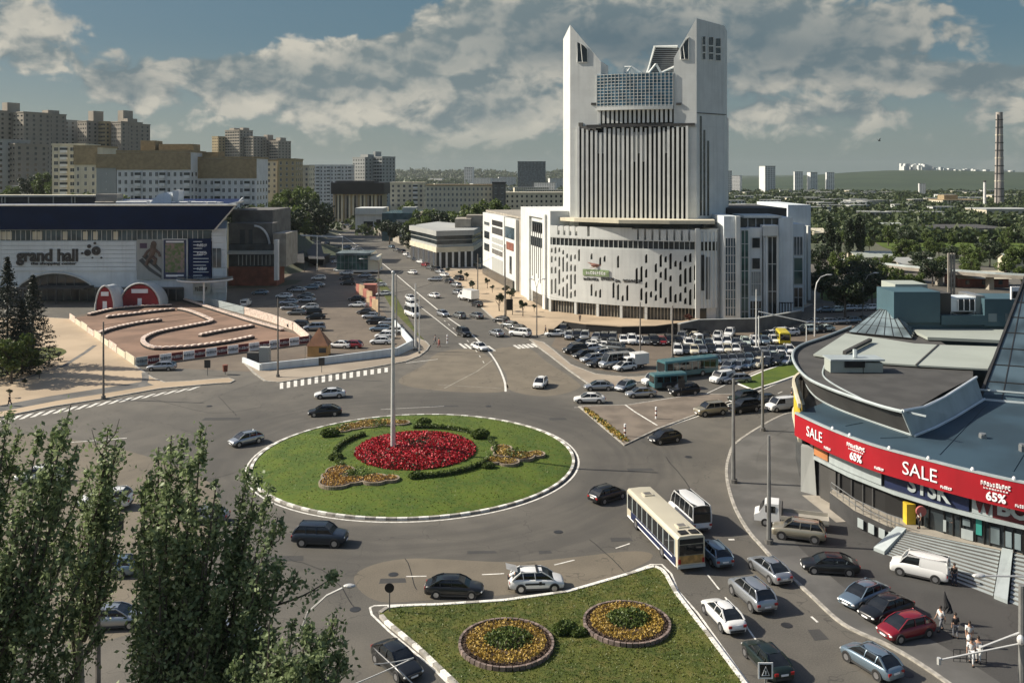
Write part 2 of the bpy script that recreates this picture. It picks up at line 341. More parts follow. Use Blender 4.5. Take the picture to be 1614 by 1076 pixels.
mat('soil', (.07, .045, .03), .95, var=.25, scale=3)
mat('white_wall', (.62, .635, .61), .6, var=.05, scale=.3); mat('white_wall2', (.68, .68, .66), .6, var=.06, scale=.3)
mat('white_fin', (.66, .67, .64), .55, var=.05, scale=.4)
mat('cool_wall', (.66, .71, .73), .55, var=.05, scale=.3); mat('cream', (.60, .55, .42), .8, var=.08, scale=.2)
mat('grey_metal', (.32, .33, .33), .45, .6, var=.1); mat('dark_metal', (.05, .05, .05), .5, .5, var=.2); mat('pole_white', (.62, .62, .60), .45, .3, var=.1)
mat('pole_grey', (.22, .22, .21), .6, .3, var=.2); mat('pole_concrete', (.17, .15, .13), .8, var=.2, scale=2)
def glass(name, c, rough=.12, var=.35, scale=.35, spec=.6):
    m = mat(name, c, rough, 0, var, scale, detail=1); m.node_tree.nodes['Principled BSDF'].inputs['Specular IOR Level'].default_value = spec; return m
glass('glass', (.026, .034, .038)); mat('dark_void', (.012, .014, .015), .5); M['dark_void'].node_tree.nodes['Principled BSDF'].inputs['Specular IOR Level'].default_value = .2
glass('glass_blue', (.06, .09, .11)); glass('glass_green', (.05, .10, .09)); glass('glass_teal', (.05, .10, .115), .2, .2, .5)
glass('car_glass', (.012, .014, .016), .06, .2, 1, .7); glass('glass_pale', (.16, .20, .21), .15)
mat('black', (.009, .009, .009), .7, var=.2); mat('darkgrey', (.042, .042, .042), .75, var=.2); mat('roof_dark', (.060, .058, .054), .85, var=.15, scale=.4)
mat('roof_blue', (.028, .056, .078), .7, var=.22, scale=.15, detail=9); mat('navy', (.002, .015, .066), .75, var=.1, scale=.2); M['navy'].node_tree.nodes['Principled BSDF'].inputs['Specular IOR Level'].default_value = .15; mat('red_banner', (.33, .004, .012), .5, var=.06, scale=.3)
mat('roof_pale', (.33, .36, .32), .8, var=.05, scale=.15); mat('teal', (.050, .10, .122), .6, var=.08, scale=.2); mat('trim', (.42, .47, .47), .5, .2, var=.06)
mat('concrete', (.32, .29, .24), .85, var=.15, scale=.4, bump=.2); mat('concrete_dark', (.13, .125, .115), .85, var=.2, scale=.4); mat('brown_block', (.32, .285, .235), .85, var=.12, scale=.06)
mat('yellow', (.60, .42, .03), .6); mat('signwhite', (.85, .85, .85), .6, var=.03)
mat('tyre', (.018, .018, .018), .85, var=.2); mat('rim', (.45, .45, .46), .35, .8, var=.1); mat('lamp_red', (.35, .01, .01), .3, var=.1); mat('lamp_white', (.75, .75, .72), .2, var=.1)
mat('tan_block', (.42, .33, .19), .8, var=.08, scale=.05); mat('ochre', (.30, .23, .13), .8, var=.14, scale=.8); mat('block_grey', (.36, .37, .35), .8, var=.08, scale=.05); mat('brick', (.20, .07, .045), .85, var=.2)
mat('wood', (.22, .10, .05), .75, var=.2); mat('orange_wood', (.48, .27, .10), .75, var=.1)
mat('skin', (.42, .25, .17), .6, var=.05); mat('hair', (.03, .02, .015), .7); mat('cloth_white', (.72, .72, .70), .85); mat('cloth_black', (.02, .02, .022), .85); mat('cloth_grey', (.16, .17, .19), .85); mat('cloth_navy', (.03, .04, .07), .85); mat('cloth_pink', (.35, .10, .09), .85)
PAINT = dict(white=(.74, .74, .72, 0), silver=(.40, .42, .44, .7), grey=(.16, .17, .17, .5), black=(.010, .011, .012, .1), blue=(.20, .27, .33, .6), red=(.22, .008, .016, .2), green=(.012, .022, .018, .3), gold=(.40, .36, .27, .6),
             yellow=(.62, .50, .03, 0), navy=(.022, .032, .048, .3), cream=(.60, .55, .42, 0), teal=(.05, .15, .17, .1), mint=(.55, .63, .57, .1))
for k, c in PAINT.items(): mat('paint_'+k, c[:3], .32, c[3], var=.03, scale=.5, coat=.35 if c[0] < .05 else .8)
HAZE = 0.00005
# ================================================================ SETTING: terrain, roads, pavements
def ss(a, b, x):
    t = min(1, max(0, (x-a)/(b-a))); return t*t*(3-2*t)
def terrain(x, y):
    z = -.15
    px = CX+F*x/max(y, 1)
    z += 19*ss(474, 400, px)*ss(262, 330, y)*(1-ss(900, 1500, y)) + 6*ss(-180, -320, x)*ss(350, 600, y)*(1-ss(900, 1500, y))*ss(474, 400, px)
    z += 44*ss(3300, 4800, y)*(1-.93*ss(900, 1150, px))*(1+.10*math.sin(px*.021)+.06*math.sin(px*.05+1))
    hill = 13+34*ss(1120, 1430, px)-9*ss(1450, 1700, px)
    z += max(0, hill)*ss(1500, 2900, y)*ss(1050, 1150, px)*(1-ss(3300, 4600, y)*.2)
    return z
g = MB(); N = 110
ys = [-250]+[-60+11500*(i/N)**2.6 for i in range(N+1)]
xs = [(-1 if j < 0 else 1)*9000*(abs(j)/60)**2.4 for j in range(-60, 61)]
vs = [(x, y, terrain(x, y)) for y in ys for x in xs]; k = len(xs)
g.add(vs, [(i*k+j, i*k+j+1, (i+1)*k+j+1, (i+1)*k+j) for i in range(len(ys)-1) for j in range(k-1)])
g.m = [1 if (ys[f[0]//k] > 1500 and CX+F*xs[f[0] % k]/ys[f[0]//k] > 1080) else 0 for f in g.f]
struct('ground', g, [M['land'], M['hill_green']], smooth=True, angle=80)
r = MB(); r.sheet([(p.x, p.y) for p in smooth(GP([(628, 602), (700, 616), (796, 616), (788, 590), (768, 560), (735, 550), (690, 556), (668, 575)]), 6, True)], .005); r.sheet([(p.x, p.y) for p in smooth(GP([(803, 614), (798, 590), (778, 552), (830, 548), (862, 570), (905, 598), (912, 612), (860, 624)]), 6, True)], .005)
r.sheet([(p.x, p.y) for p in smooth(GP([(-100, 700), (100, 690), (330, 760), (300, 900), (200, 1000), (0, 1000), (-200, 900)]), 6, True)], .005); r.sheet([(p.x, p.y) for p in smooth(GP([(560, 905), (640, 880), (820, 885), (1000, 868), (1020, 885), (900, 925), (680, 945), (590, 945)]), 6, True)], .005); struct('dusty_patches', r, M['asphalt_tan'])
r = MB()
rd = [(-140, -60), (150, -60), (150, 330), (30, 330)] 
rightb = GP([(800, 430), (740, 405), (668, 372), (620, 352), (585, 340), (566, 333)]); leftb = GP([(530, 333), (480, 340), (455, 352), (420, 400)])
r.sheet([(-150, -60), (160, -60), (170, 330), (60, 330), (30, 300)]+[(p.x, p.y) for p in rightb[1:]]+[(p.x, p.y) for p in leftb]+[(-70, 300), (-78, 262), (-150, 250)], 0)
struct('road', r, M['asphalt'])
l = MB()
for q_ in ([(1375, 372), (1420, 366), (1500, 372), (1614, 380), (1680, 392), (1614, 400), (1480, 396), (1400, 392)], [(1300, 455), (1345, 450), (1400, 458), (1380, 470), (1300, 474)]): l.sheet([(p.x, p.y) for p in smooth(GP(q_), 5, True)], .02)
struct('park_lawn', l, M['lawn'])
# car parks and side surfaces
l = MB(); l.sheet([(p.x, p.y) for p in GP([(213, 577), (400, 586), (418, 584), (646, 552), (643, 536), (600, 486), (560, 440), (530, 412), (470, 405), (370, 440), (290, 468), (105, 500)])], .006)
struct('left_car_park', l, M['asphalt_brown'])
l = MB(); l.sheet([(p.x, p.y) for p in GP([(869, 545), (905, 566), (940, 583), (990, 588), (1060, 588), (1120, 590), (1160, 602), (1250, 571), (1300, 540), (1420, 520), (1420, 478), (1290, 478), (1140, 522), (1000, 523), (880, 524)])], .006)
struct('right_car_park', l, M['asphalt_brown'])
l = MB(); l.sheet([(p.x, p.y) for p in GP([(1176, 742), (1205, 800), (1250, 868), (1320, 938), (1440, 1020), (1560, 1110), (1800, 1110), (1760, 860), (1500, 700), (1262, 640)])], .112)
struct('mall_forecourt', l, M['asphalt_dark'])
def slab(name, pts, m, h=.13, z0=-.05, k=0, kerb=None, kw=.28):
    P = GP(pts); P = smooth(P, k, True) if k else P
    b = MB(); b.prism([(p.x, p.y) for p in P], z0, h); struct(name, b, M[m])
    if kerb:
        kb = MB(); kb.ribbon([(p.x, p.y) for p in P]+[(P[0].x, P[0].y)], kw, -.02, h=h+.03); struct(name+'_kerb', kb, M[kerb])
slab('plaza_pavement', [(-420, 745), (-150, 690), (0, 658), (84, 641), (156, 630), (251, 613), (340, 605), (362, 604), (369, 600), (360, 596), (300, 601), (259, 603), (240, 596), (228, 588), (213, 577), (109, 503), (60, 500), (-200, 505), (-500, 600)], 'tan', kerb='kerb')
l = MB(); e = GP([(-420, 727), (-150, 676), (0, 645), (84, 629), (156, 618), (235, 605)]); l.ribbon([(p.x, p.y) for p in e], 3.6, .136); struct('footpath', l, M['paving_grey'])
l = MB(); e = smooth(GP([(228, 588), (229, 600), (222, 610)]), 5); l.ribbon([(p.x, p.y) for p in e], 1.0, .142)
e = GP([(-100, 628), (30, 600), (100, 578), (135, 556), (150, 545)]); l.ribbon([(p.x, p.y) for p in e], .8, .142); struct('paved_path', l, M['concrete_dark'])
b = MB(); b.prism([(p.x, p.y) for p in smooth(GP([(-260, 610), (0, 560), (75, 548), (105, 556), (60, 575), (0, 596), (-260, 660)]), 4, True)], .0, .165); tag(b.build('plaza_lawn', M['lawn_dry']), kind='structure')
slab('corner_pavement', [(384, 571), (400, 588), (418, 601), (440, 603), (536, 588), (600, 577), (639, 570), (660, 562), (672, 553), (677, 545), (670, 538), (655, 533), (649, 537), (651, 550), (625, 561), (500, 572), (411, 585), (392, 573)], 'paving', kerb='kerb')
slab('traffic_island', [(913, 641), (948, 671), (984, 702), (1038, 676), (1103, 652), (1155, 631), (1166, 622), (1103, 622), (1060, 628), (990, 639)], 'paving_brown', kerb='kerb')
slab('verge', [(1160, 604), (1205, 585), (1250, 570), (1285, 560), (1300, 566), (1262, 590), (1225, 603), (1187, 615)], 'lawn', h=.16, kerb='kerb_white', kw=.35)
slab('entrance_plaza', [(700, 428), (735, 458), (761, 487), (785, 509), (815, 529), (850, 529), (880, 520), (1000, 521), (1095, 524), (1180, 520), (1280, 480), (1230, 470), (870, 470), (760, 425)], 'tan', kerb='kerb')
slab('car_park_pavement', [(835, 535), (851, 549), (870, 563), (897, 584), (930, 607), (950, 613), (965, 611), (1000, 603), (1040, 597), (1050, 592), (990, 595), (938, 590), (899, 575), (872, 552), (856, 540)], 'paving', kerb='kerb')
K6 = [(1330, 640), (1300, 645), (1262, 651), (1239, 653), (1207, 668), (1161, 698), (1149, 720), (1145, 745), (1150, 775), (1161, 806), (1180, 838), (1200, 861), (1231, 895), (1277, 938), (1330, 985), (1400, 1018), (1456, 1051), (1540, 1110), (1640, 1180)]
e = smooth(GP(K6), 5); l = MB(); off = []
for i, p in enumerate(e):
    d = (e[min(i+1, len(e)-1)]-e[max(i-1, 0)]); d = Vector((d.x, d.y)).normalized(); off.append(Vector((p.x, p.y))+Vector((-d.y, d.x))*3.2)
l.prism([(p.x, p.y) for p in e]+[(p.x, p.y) for p in off[::-1]], -.05, .13); struct('mall_pavement', l, M['paving_grey'])
b = MB(); b.ribbon([(p.x, p.y) for p in e], .3, -.02, h=.17); struct('mall_kerb', b, M['kerb'])
# fairway between mall and street, grey paving in front of the canopy
l = MB(); l.sheet([(p.x, p.y) for p in GP([(1176, 742), (1205, 800), (1250, 860), (1318, 800), (1300, 760), (1262, 745), (1262, 655), (1215, 680), (1180, 702)])], .120); struct('mall_paving', l, M['paving_grey'])
# left street strip median and far verges of the boulevard
b = MB(); b.prism([(p.x, p.y) for p in GP([(661, 531), (668, 536), (655, 522), (625, 470), (600, 440), (590, 440), (620, 490)])], -.05, .14); tag(b.build('boulevard_verge', M['lawn_dry']), kind='structure')
b = MB(); b.prism([(p.x, p.y) for p in GP([(600, 352), (640, 372), (700, 402), (745, 418), (755, 430), (700, 424), (668, 402), (620, 378), (585, 356)])], -.05, .12); struct('boulevard_pavement', b, M['paving'])
# ---- markings
mk = MB()
def line(pts, wd=.15, k=0, z=.012):
    P = GP(pts); P = smooth(P, k) if k else P; mk.ribbon([(p.x, p.y) for p in P], wd, z)
def dashes(pts, wd=.14, on=2.0, gap=3.0):
    P = smooth(GP(pts), 6); acc = 0; seg = []; per = on+gap
    for i in range(len(P)-1):
        d = (P[i+1]-P[i]).length; n = max(1, int(d/.25))
        for j in range(n):
            q = P[i].lerp(P[i+1], j/n); acc += d/n
            if acc % per < on: seg.append((q.x, q.y))
            elif len(seg) > 1: mk.ribbon(seg, wd, .012); seg = []
            else: seg = []
line([(797, 617), (795, 600), (786, 578), (775, 560), (760, 543), (740, 524), (708, 502), (680, 480), (655, 459), (600, 413), (560, 385), (530, 366), (505, 350)], .32, 6)
line([(655, 478), (690, 505), (720, 529)], .2); dashes([(700, 505), (740, 540), (765, 575)], .15)
line([(583, 957), (590, 954), (687, 951), (794, 944), (895, 930), (995, 901), (1026, 889), (1043, 889), (1058, 904), (1068, 930), (1100, 966), (1180, 1078), (1230, 1150)], .18)
line([(583, 957), (586, 968), (613, 994), (680, 1050), (730, 1100)], .18)
dashes([(1115, 905), (1150, 950), (1200, 1020), (1270, 1120)], .14, 3, 1); dashes([(1110, 850), (1180, 850), (1205, 852)], .3, .8, 1.6)
dashes([(640, 908), (690, 907), (800, 903), (860, 893), (950, 870), (1010, 850)], .15, 2.2, 4.2); dashes([(1210, 908), (1260, 955), (1350, 1030), (1480, 1120)], .18, 1, 6)
line([(1184, 622), (1225, 604), (1262, 591), (1300, 574), (1370, 545)], .16); dashes([(1226, 620), (1262, 604), (1330, 575), (1400, 545)], .14, 2, 3)
line([(1036, 677), (1105, 654), (1160, 632)], .22); line([(990, 641), (1035, 634), (1103, 625), (1150, 603), (1200, 582), (1262, 555)], .16); line([(905, 642), (988, 640)], .12)
line([(985, 639), (1000, 650), (1036, 672)], .25, z=.15)
line([(110, 697), (200, 690)], .2); line([(640, 572), (665, 569), (690, 566)], .2); line([(600, 645), (700, 640)], .1)
for i in range(17):                             # zebra squares beside the corner pavement
    x = 441+i*11.0; y0 = 601-i*1.42; y1 = 613-i*1.75
    q = [G(x, y0), G(x+5.4, y0-.7), G(x+5.4, y1-.7), G(x, y1)]; mk.sheet([(p.x, p.y) for p in q], .012)
for i in range(22):                             # slanted bars along the left kerb
    x = -60+i*17.5; y0 = 669-(x+60)*.160; t = G(x, y0); u = G(x+9, y0-1.6); v = G(x-7, y0+8.5-i*.2); q = G(x-16, y0+10-i*.2)
    mk.sheet([(p.x, p.y) for p in (t, u, v, q)], .012)
for i in range(5):
    q = [G(808+i*7, 544-i*.6), G(812+i*7, 543.6-i*.6), G(822+i*7, 549-i*.6), G(817+i*7, 549.6-i*.6)]; mk.sheet([(p.x, p.y) for p in q], .012)
for i in range(6): 
    q = [G(722+i*9, 541+i*.8), G(726+i*9, 541+i*.8), G(737+i*9, 549+i*.8), G(732+i*9, 549+i*.8)]; mk.sheet([(p.x, p.y) for p in q], .012)
CXI, CYI = -11.24, 103.3
mk.ribbon([(CXI+18.95*math.cos(a*math.pi/48), CYI+18.95*math.sin(a*math.pi/48)) for a in range(97)], .2, .012)
struct('road_markings', mk, M['paint_line'])
mk = MB()                                        # seams, worn lines and hatching of the street mouth
line([(700, 612), (752, 585), (778, 566)], .12); line([(690, 606), (790, 612)], .1); line([(1176, 748), (1262, 745)], .1)
for a, b_ in (((1365, 930), (1330, 905)), ((1432, 975), (1400, 950))): line([a, b_], .12)
struct('worn_markings', mk, M['line_worn'])
for pts_ in ([(345, 625), (365, 645), (372, 655)], [(455, 880), (520, 905), (560, 960)], [(930, 850), (985, 900)], [(640, 880), (655, 930)], [(1050, 720), (1100, 790), (1110, 850)], [(215, 620), (330, 650), (420, 640)], [(230, 800), (300, 765), (370, 745)]): 
    b = MB(); P = smooth(GP(pts_), 5); P = [p+Vector((random.uniform(-.12, .12), random.uniform(-.12, .12), 0)) for p in P]; b.ribbon([(p.x, p.y) for p in P], .07, .011); struct('road_crack', b, M['black'])
# patches of newer tar
b = MB()
for x, y, wx, wy in ((1100, 862, 2.4, 1.6), (620, 915, 2.2, 1.0), (860, 870, 1.2, .8), (350, 660, 5, 1.4), (450, 880, 3.2, 1.2), (760, 870, 2.6, .7), (980, 850, 2.0, 1.0), (1010, 740, 3.0, 1.1), (300, 700, 2.2, 1.6), (700, 640, 4.2, 1.0), (1170, 770, 1.2, 2.4), (1290, 1000, 1.1, 1.6), (880, 660, 2.4, 1.2)):
    p = G(x, y); b.sheet([(p.x-wx/2, p.y-wy/2), (p.x+wx/2, p.y-wy/2+.2), (p.x+wx/2-.2, p.y+wy/2), (p.x-wx/2, p.y+wy/2-.1)], .009)
struct('tar_patches', b, M['asphalt_dark'])
for i, (x, y) in enumerate(((620, 905), (1430, 1062), (880, 838), (420, 775), (1085, 720), (770, 640), (1240, 985), (330, 640), (560, 960), (1020, 660))):
    p = G(x, y); b = MB(); b.tube([(p.x, p.y, .0), (p.x, p.y, .018)], .42, 18); b.tube([(p.x, p.y, .0), (p.x, p.y, .022)], .32, 18); tag(b.build('manhole_cover', M['dark_metal']), f'round iron manhole cover in the roadway, {ORD[i]} of ten scattered covers', 'manhole cover', 'manhole covers')
# ================================================================ ROUNDABOUT ISLAND
def dome(x, y): 
    r = math.hypot(x-CXI, y-CYI); return .20+.75*max(0, 1-(r/18.2)**2)
b = MB(); rs = [18.2, 17.8, 17, 16, 14, 12, 10, 8, 6, 4, 2]; n = 96; vs = []
for r_ in rs:
    for j in range(n):
        a = 2*math.pi*j/n; x = CXI+r_*math.cos(a); y = CYI+r_*math.sin(a); vs.append((x, y, .12 if r_ == 18.2 else dome(x, y)))
vs.append((CXI, CYI, dome(CXI, CYI))); k = len(rs)
fs = [(i*n+j, i*n+(j+1) % n, (i+1)*n+(j+1) % n, (i+1)*n+j) for i in range(k-1) for j in range(n)]+[((k-1)*n+j, (k-1)*n+(j+1) % n, k*n) for j in range(n)]
b.add(vs, fs); tag(b.build('island_lawn', M['lawn'], smooth=True), kind='structure')
def stripedkerb(name, pts, seg=1.0, wd=.32, h=.22, closed=False, mod=2):
    P = [Vector((p[0], p[1])) for p in pts]; 
    if closed: P.append(P[0])
    b = MB(); out = [P[0]]; i = 0; cur = P[0].copy(); rem = seg
    for a, c in zip(P[:-1], P[1:]):
        d = (c-a).length; t = rem
        while t <= d: out.append(a+(c-a)*t/d); t += seg
        rem = t-d
    for i in range(len(out)-1):
        d = (out[i+1]-out[i]); b.obox((out[i].x, out[i].y), (d.x, d.y), wd, .015, d.length-.015, -.03, h, 0 if i % mod else 1)
    struct(name, b, [M['kerb_white'], M['kerb']])
circ = [(CXI+18.35*math.cos(2*math.pi*a/240), CYI+18.35*math.sin(2*math.pi*a/240)) for a in range(240)]
stripedkerb('island_kerb', circ, 1.02, closed=True)
def tuft_mesh(name, pts, size, m, parent, up=.5, lift=.0, mi=None, mats=None):
    C = np.array(pts, dtype=float); n = len(C); U, V = leafaxes(n, size); C[:, 2] += lift
    o = quads_mesh(name, C, U, V, mats or M[m], parent, mi)
    if parent is not None: o['kind'] = 'stuff'
    return o
# red flower mound
fb = thing('flower_bed', 'large round bed packed with red flowers in the middle of the roundabout', 'flower bed', (CXI, CYI+.3, dome(CXI, CYI)-.1))
b = MB(); b.ell((CXI, CYI+.3, .45), 7.0, 7.0, .95, nu=40, nv=8, z0=0); b.build('soil_mound', M['soil'], fb, smooth=True)
n = 15000; rr = 7.05*np.sqrt(NR.random(n)); th = NR.random(n)*2*np.pi
pz = .5+1.0*np.sqrt(np.clip(1-(rr/7.3)**2, 0, 1))+NR.random(n)*.32
pts = np.stack([CXI+rr*np.cos(th), CYI+.3+rr*np.sin(th), pz], 1); U, V = leafaxes(n, .15)
mi = (NR.random(n) < .20).astype(int); dd = np.hypot(pts[:, 0]-CXI-.3, pts[:, 1]-CYI-1.2) < 1.6; mi[dd & (NR.random(n) < .55)] = 1
quads_mesh('flowers', pts, U, V, [M['petal_red'], M['leaf_dark']], fb, mi)['kind'] = 'stuff'
# ring hedge
HL = ('in front of the red flower bed', 'at the right of the red flower bed', 'behind the red flower bed', 'at the left of the red flower bed')
for (a0, a1), hl in zip(((-80, -22), (-5, 25), (38, 98), (138, 218)), HL):
    am = R((a0+a1)/2); hd = thing('low_hedge', 'thin dark clipped arc of hedge '+hl, 'hedge', (CXI+9.3*math.cos(am), CYI+.3+9.3*math.sin(am), .6), group='arcs of the ring hedge'); pts = []; core = MB()
    arc = [(CXI+9.3*math.cos(R(a)), CYI+.3+9.3*math.sin(R(a))) for a in np.linspace(a0, a1, 24)]
    core.ribbon(arc, .28, dome(CXI+9.3, CYI)-.1, h=.4)
    for _ in range(int((a1-a0)*26)):
        a = R(random.uniform(a0, a1)); r_ = 9.3+random.uniform(-.2, .2); pts.append((CXI+r_*math.cos(a), CYI+.3+r_*math.sin(a), dome(CXI+9.3, CYI)+random.uniform(0, .55)))
    core.build('hedge_core', M['leaf_dark'], hd); tuft_mesh('hedge_leaves', pts, .11, 'leaf', hd)
def patterned_bed(label, px, lobes, greens, group):
    """raised bed edged with little blocks; lobes and greens are (dx, dy, r) in metres"""
    c = G(*px, .7); root = thing('flower_bed', label, 'flower bed', (c.x, c.y, .4), group=group)
    from math import cos, sin, pi
    edge = MB(); soil = MB(); P = []; 
    for (dx, dy, r_) in lobes:
        x, y = c.x+dx, c.y+dy; z = dome(x, y) if math.hypot(x-CXI, y-CYI) < 18 else .16
        out = [a for a in range(40) if all(math.hypot(dx+r_*cos(a*pi/20)-ex, dy+r_*sin(a*pi/20)-ey) > er*.98 for ex, ey, er in lobes if (ex, ey, er) != (dx, dy, r_))]
        for a in out:
            t = a*pi/20; edge.obox((x+r_*cos(t), y+r_*sin(t)), (-sin(t), cos(t)), .16, -r_*.072, r_*.072, z-.2, z+.26)
        soil.prism([(x+(r_-.1)*cos(a*pi/12), y+(r_-.1)*sin(a*pi/12)) for a in range(24)], z-.15, z+.14+random.random()*.006)
        for _ in range(int(r_*r_*130)):
            q = math.sqrt(random.random())*(r_-.22); t = random.random()*2*pi; P.append((x+q*cos(t), y+q*sin(t), z+.26+random.random()*.14))
    edge.build('block_edging', mat('edge_tan', (.27, .22, .16), .85, var=.3, scale=2), root); soil.build('soil', M['soil'], root)
    tuft_mesh('flowers', P, .10, 'petal_orange' if 'orange' in label else 'petal_yellow', root)
    Q = []
    for (dx, dy, r_) in greens:
        x, y = c.x+dx, c.y+dy; z = dome(x, y) if math.hypot(x-CXI, y-CYI) < 18 else .16
        for _ in range(int(r_*r_*110)):
            q = math.sqrt(random.random())*r_; t = random.random()*2*pi; Q.append((x+q*cos(t), y+q*sin(t), z+.2+.75*math.sqrt(1-(q/r_)**2*.95)*random.random()))
    tuft_mesh('green_leaves', Q, .12, 'leaf', root)
GB = 'patterned flower beds on the roundabout'
patterned_bed('curled yellow and orange bed at the front left of the roundabout', (570, 752), [(-2.6, 1.6, 1.5), (-3.3, .2, 1.0), (-2.4, -1.5, 1.75), (-.6, -1.2, 1.1), (1.6, -1.0, 1.4), (3.2, -.9, .9)], [(-.2, .5, 1.3), (-1.2, .3, .9)], GB)
patterned_bed('winding yellow bed at the right side of the roundabout', (815, 720), [(-1.8, 2.6, 1.2), (-1.4, .8, 1.3), (.5, .2, 1.5), (2.2, 1.2, 1.0), (-2.6, -1.7, 1.1), (-1.0, -2.0, 1.2)], [(-.2, .5, 1.5), (-2.8, -.8, .7)], GB)
patterned_bed('yellow bed curling behind the pole at the back left of the roundabout', (585, 675), [(-3.6, -.4, 1.1), (-2.6, 1.0, 1.5), (-.6, 2.2, 1.8), (1.8, 2.6, 1.5), (3.6, 2.4, 1.0)], [(.8, .9, 1.2), (-3.6, -.2, .9)], GB)
shr = thing('clipped_shrub', 'x', 'shrub'); pts = []
for _ in range(600):
    v = NR.normal(size=3); v /= np.linalg.norm(v); pts.append((v[0]*.95, v[1]*.6, .35+abs(v[2])*.55*(.6+.4*random.random())))
tuft_mesh('foliage', pts, .13, 'leaf', shr); b = MB(); b.ell((0, 0, .2), .8, .5, .6, nu=10, nv=5, z0=-.2); b.build('branches', M['leaf_dark'], shr)
US = {}
for x, y, s_, lb in ((520, 689, 1.25, 'dark shrub at the back left of the roundabout lawn'), (668, 672, 1.1, 'dark shrub behind the red flower bed'), (757, 694, 1.3, 'dark shrub on the right behind the red flower bed'),
                     (529, 728, .9, 'dark shrub at the left end of the ring hedge'), (656, 758, .9, 'dark shrub in front of the red flower bed'), (770, 741, .8, 'small dark shrub right of the red flower bed'),
                     (890, 990, 1.0, 'dark shrub between the two round beds'), (912, 994, .7, 'smaller dark shrub between the two round beds')):
    p = G(x, y, .4); place(shr, US, (p.x, p.y, (dome(p.x, p.y) if y < 900 else .16)-.12), random.random()*.6, s_, lb, 'shrubs on the traffic islands')
# ================================================================ FRONT GRASS ISLAND
I7 = [(603, 977), (599, 968), (604, 961), (640, 957), (687, 956), (794, 949), (895, 935), (995, 906), (1028, 895), (1039, 895), (1050, 908), (1065, 936), (1118, 1005), (1165, 1068), (1230, 1160), (1290, 1260), (880, 1260), (800, 1160), (714, 1076), (660, 1024)]
slab('front_lawn', I7, 'lawn_dry', h=.16)
P7 = [(p.x, p.y) for p in GP(I7)]
stripedkerb('front_kerb_near', P7[17:]+P7[:2], 1.0, mod=2); stripedkerb('front_kerb_far', P7[1:16], 1.0, mod=7)
def round_bed(label, px, r_):
    c = G(*px, .3); root = thing('flower_bed', label, 'flower bed', (c.x, c.y, .16), group='round flower beds on the front lawn'); z = .16
    from math import cos, sin, pi
    e = MB()
    for a in range(46): t = a*2*pi/46; e.obox((c.x+r_*cos(t), c.y+r_*sin(t)), (-sin(t), cos(t)), .17, -r_*.058, r_*.058, z-.1, z+.30, a % 2)
    e.build('block_edging', [mat('edging', (.22, .165, .14), .85, var=.3, scale=2), mat('edging_dark', (.15, .115, .10), .85, var=.3, scale=2)], root)
    s = MB(); s.prism([(c.x+(r_-.09)*cos(a*pi/20), c.y+(r_-.09)*sin(a*pi/20)) for a in range(40)], z-.05, z+.2); s.build('soil', M['soil'], root)
    P = []; Q = []; S = []
    for _ in range(3000):
        q = math.sqrt(random.uniform(.18, .74))*r_; t = random.random()*2*pi; P.append((c.x+q*cos(t), c.y+q*sin(t), z+.25+random.random()*.2))
    for _ in range(1300):
        q = math.sqrt(random.random())*r_*.52; t = random.random()*2*pi; Q.append((c.x+q*cos(t)*1.05+.15, c.y+q*sin(t)*.8+.3, z+.25+.8*random.random()*(1-(q/r_/.56)**2)))
    for _ in range(900):
        q = math.sqrt(random.uniform(.76, .92))*r_; t = random.random()*2*pi; S.append((c.x+q*cos(t), c.y+q*sin(t), z+.22+random.random()*.1))
    tuft_mesh('yellow_flowers', P, .085, 'petal_yellow', root); tuft_mesh('green_leaves', Q, .11, 'leaf', root); tuft_mesh('dark_border_plants', S, .08, 'soil', root)
round_bed('round yellow flower bed with block edging, the left one on the front lawn', (798, 1013), 3.25)
round_bed('round yellow flower bed with block edging, the right one nearest the bus', (988, 981), 3.1)
# grass blades over the near lawn
def inpoly(x, y, P):
    c = False; j = len(P)-1
    for i in range(len(P)):
        if (P[i][1] > y) != (P[j][1] > y) and x < (P[j][0]-P[i][0])*(y-P[i][1])/(P[j][1]-P[i][1])+P[i][0]: c = not c
        j = i
    return c
pts = []
while len(pts) < 20000:
    x = random.uniform(-9, 16); y = random.uniform(50, 75)
    if inpoly(x, y, P7): pts.append((x, y, .16+random.random()*.07))
C = np.array(pts); U, V = leafaxes(len(C), .06); U[:, 2] = np.abs(U[:, 2])+.03
tag(quads_mesh('grass', C, U, V, M['blade']), 'short patchy grass growing on the front lawn', 'grass', kind='stuff')
pts = []
for _ in range(9000):
    q = 18*math.sqrt(random.random()); t = random.random()*6.283; x = CXI+q*math.cos(t); y = CYI+q*math.sin(t); pts.append((x, y, dome(x, y)+random.random()*.05))
C = np.array(pts); U, V = leafaxes(len(C), .07); U[:, 2] = np.abs(U[:, 2])+.02
tag(quads_mesh('grass', C, U, V, M['blade']), 'mown green grass covering the roundabout', 'grass', kind='stuff')
# flower strip on the far traffic island
fs_ = thing('flower_strip', 'narrow strip of pale yellow flowers along the left edge of the paved island', 'flower bed', tuple(G(950, 672)))
P = []
for _ in range(900):
    t = random.random(); p = G(917+62*t, 645+50*t, .15).lerp(G(917+62*t, 645+50*t, .15), 0); k_ = math.sin(t*60)*.2; P.append((p.x+.5+random.uniform(-.35, .35)+k_, p.y+random.uniform(-.4, .4), .15+random.random()*.3))
C = np.array(P); U, V = leafaxes(len(C), .17); quads_mesh('flowers', C, U, V, [M['petal_yellow'], M['leaf']], fs_, (NR.random(len(C)) < .3).astype(int))
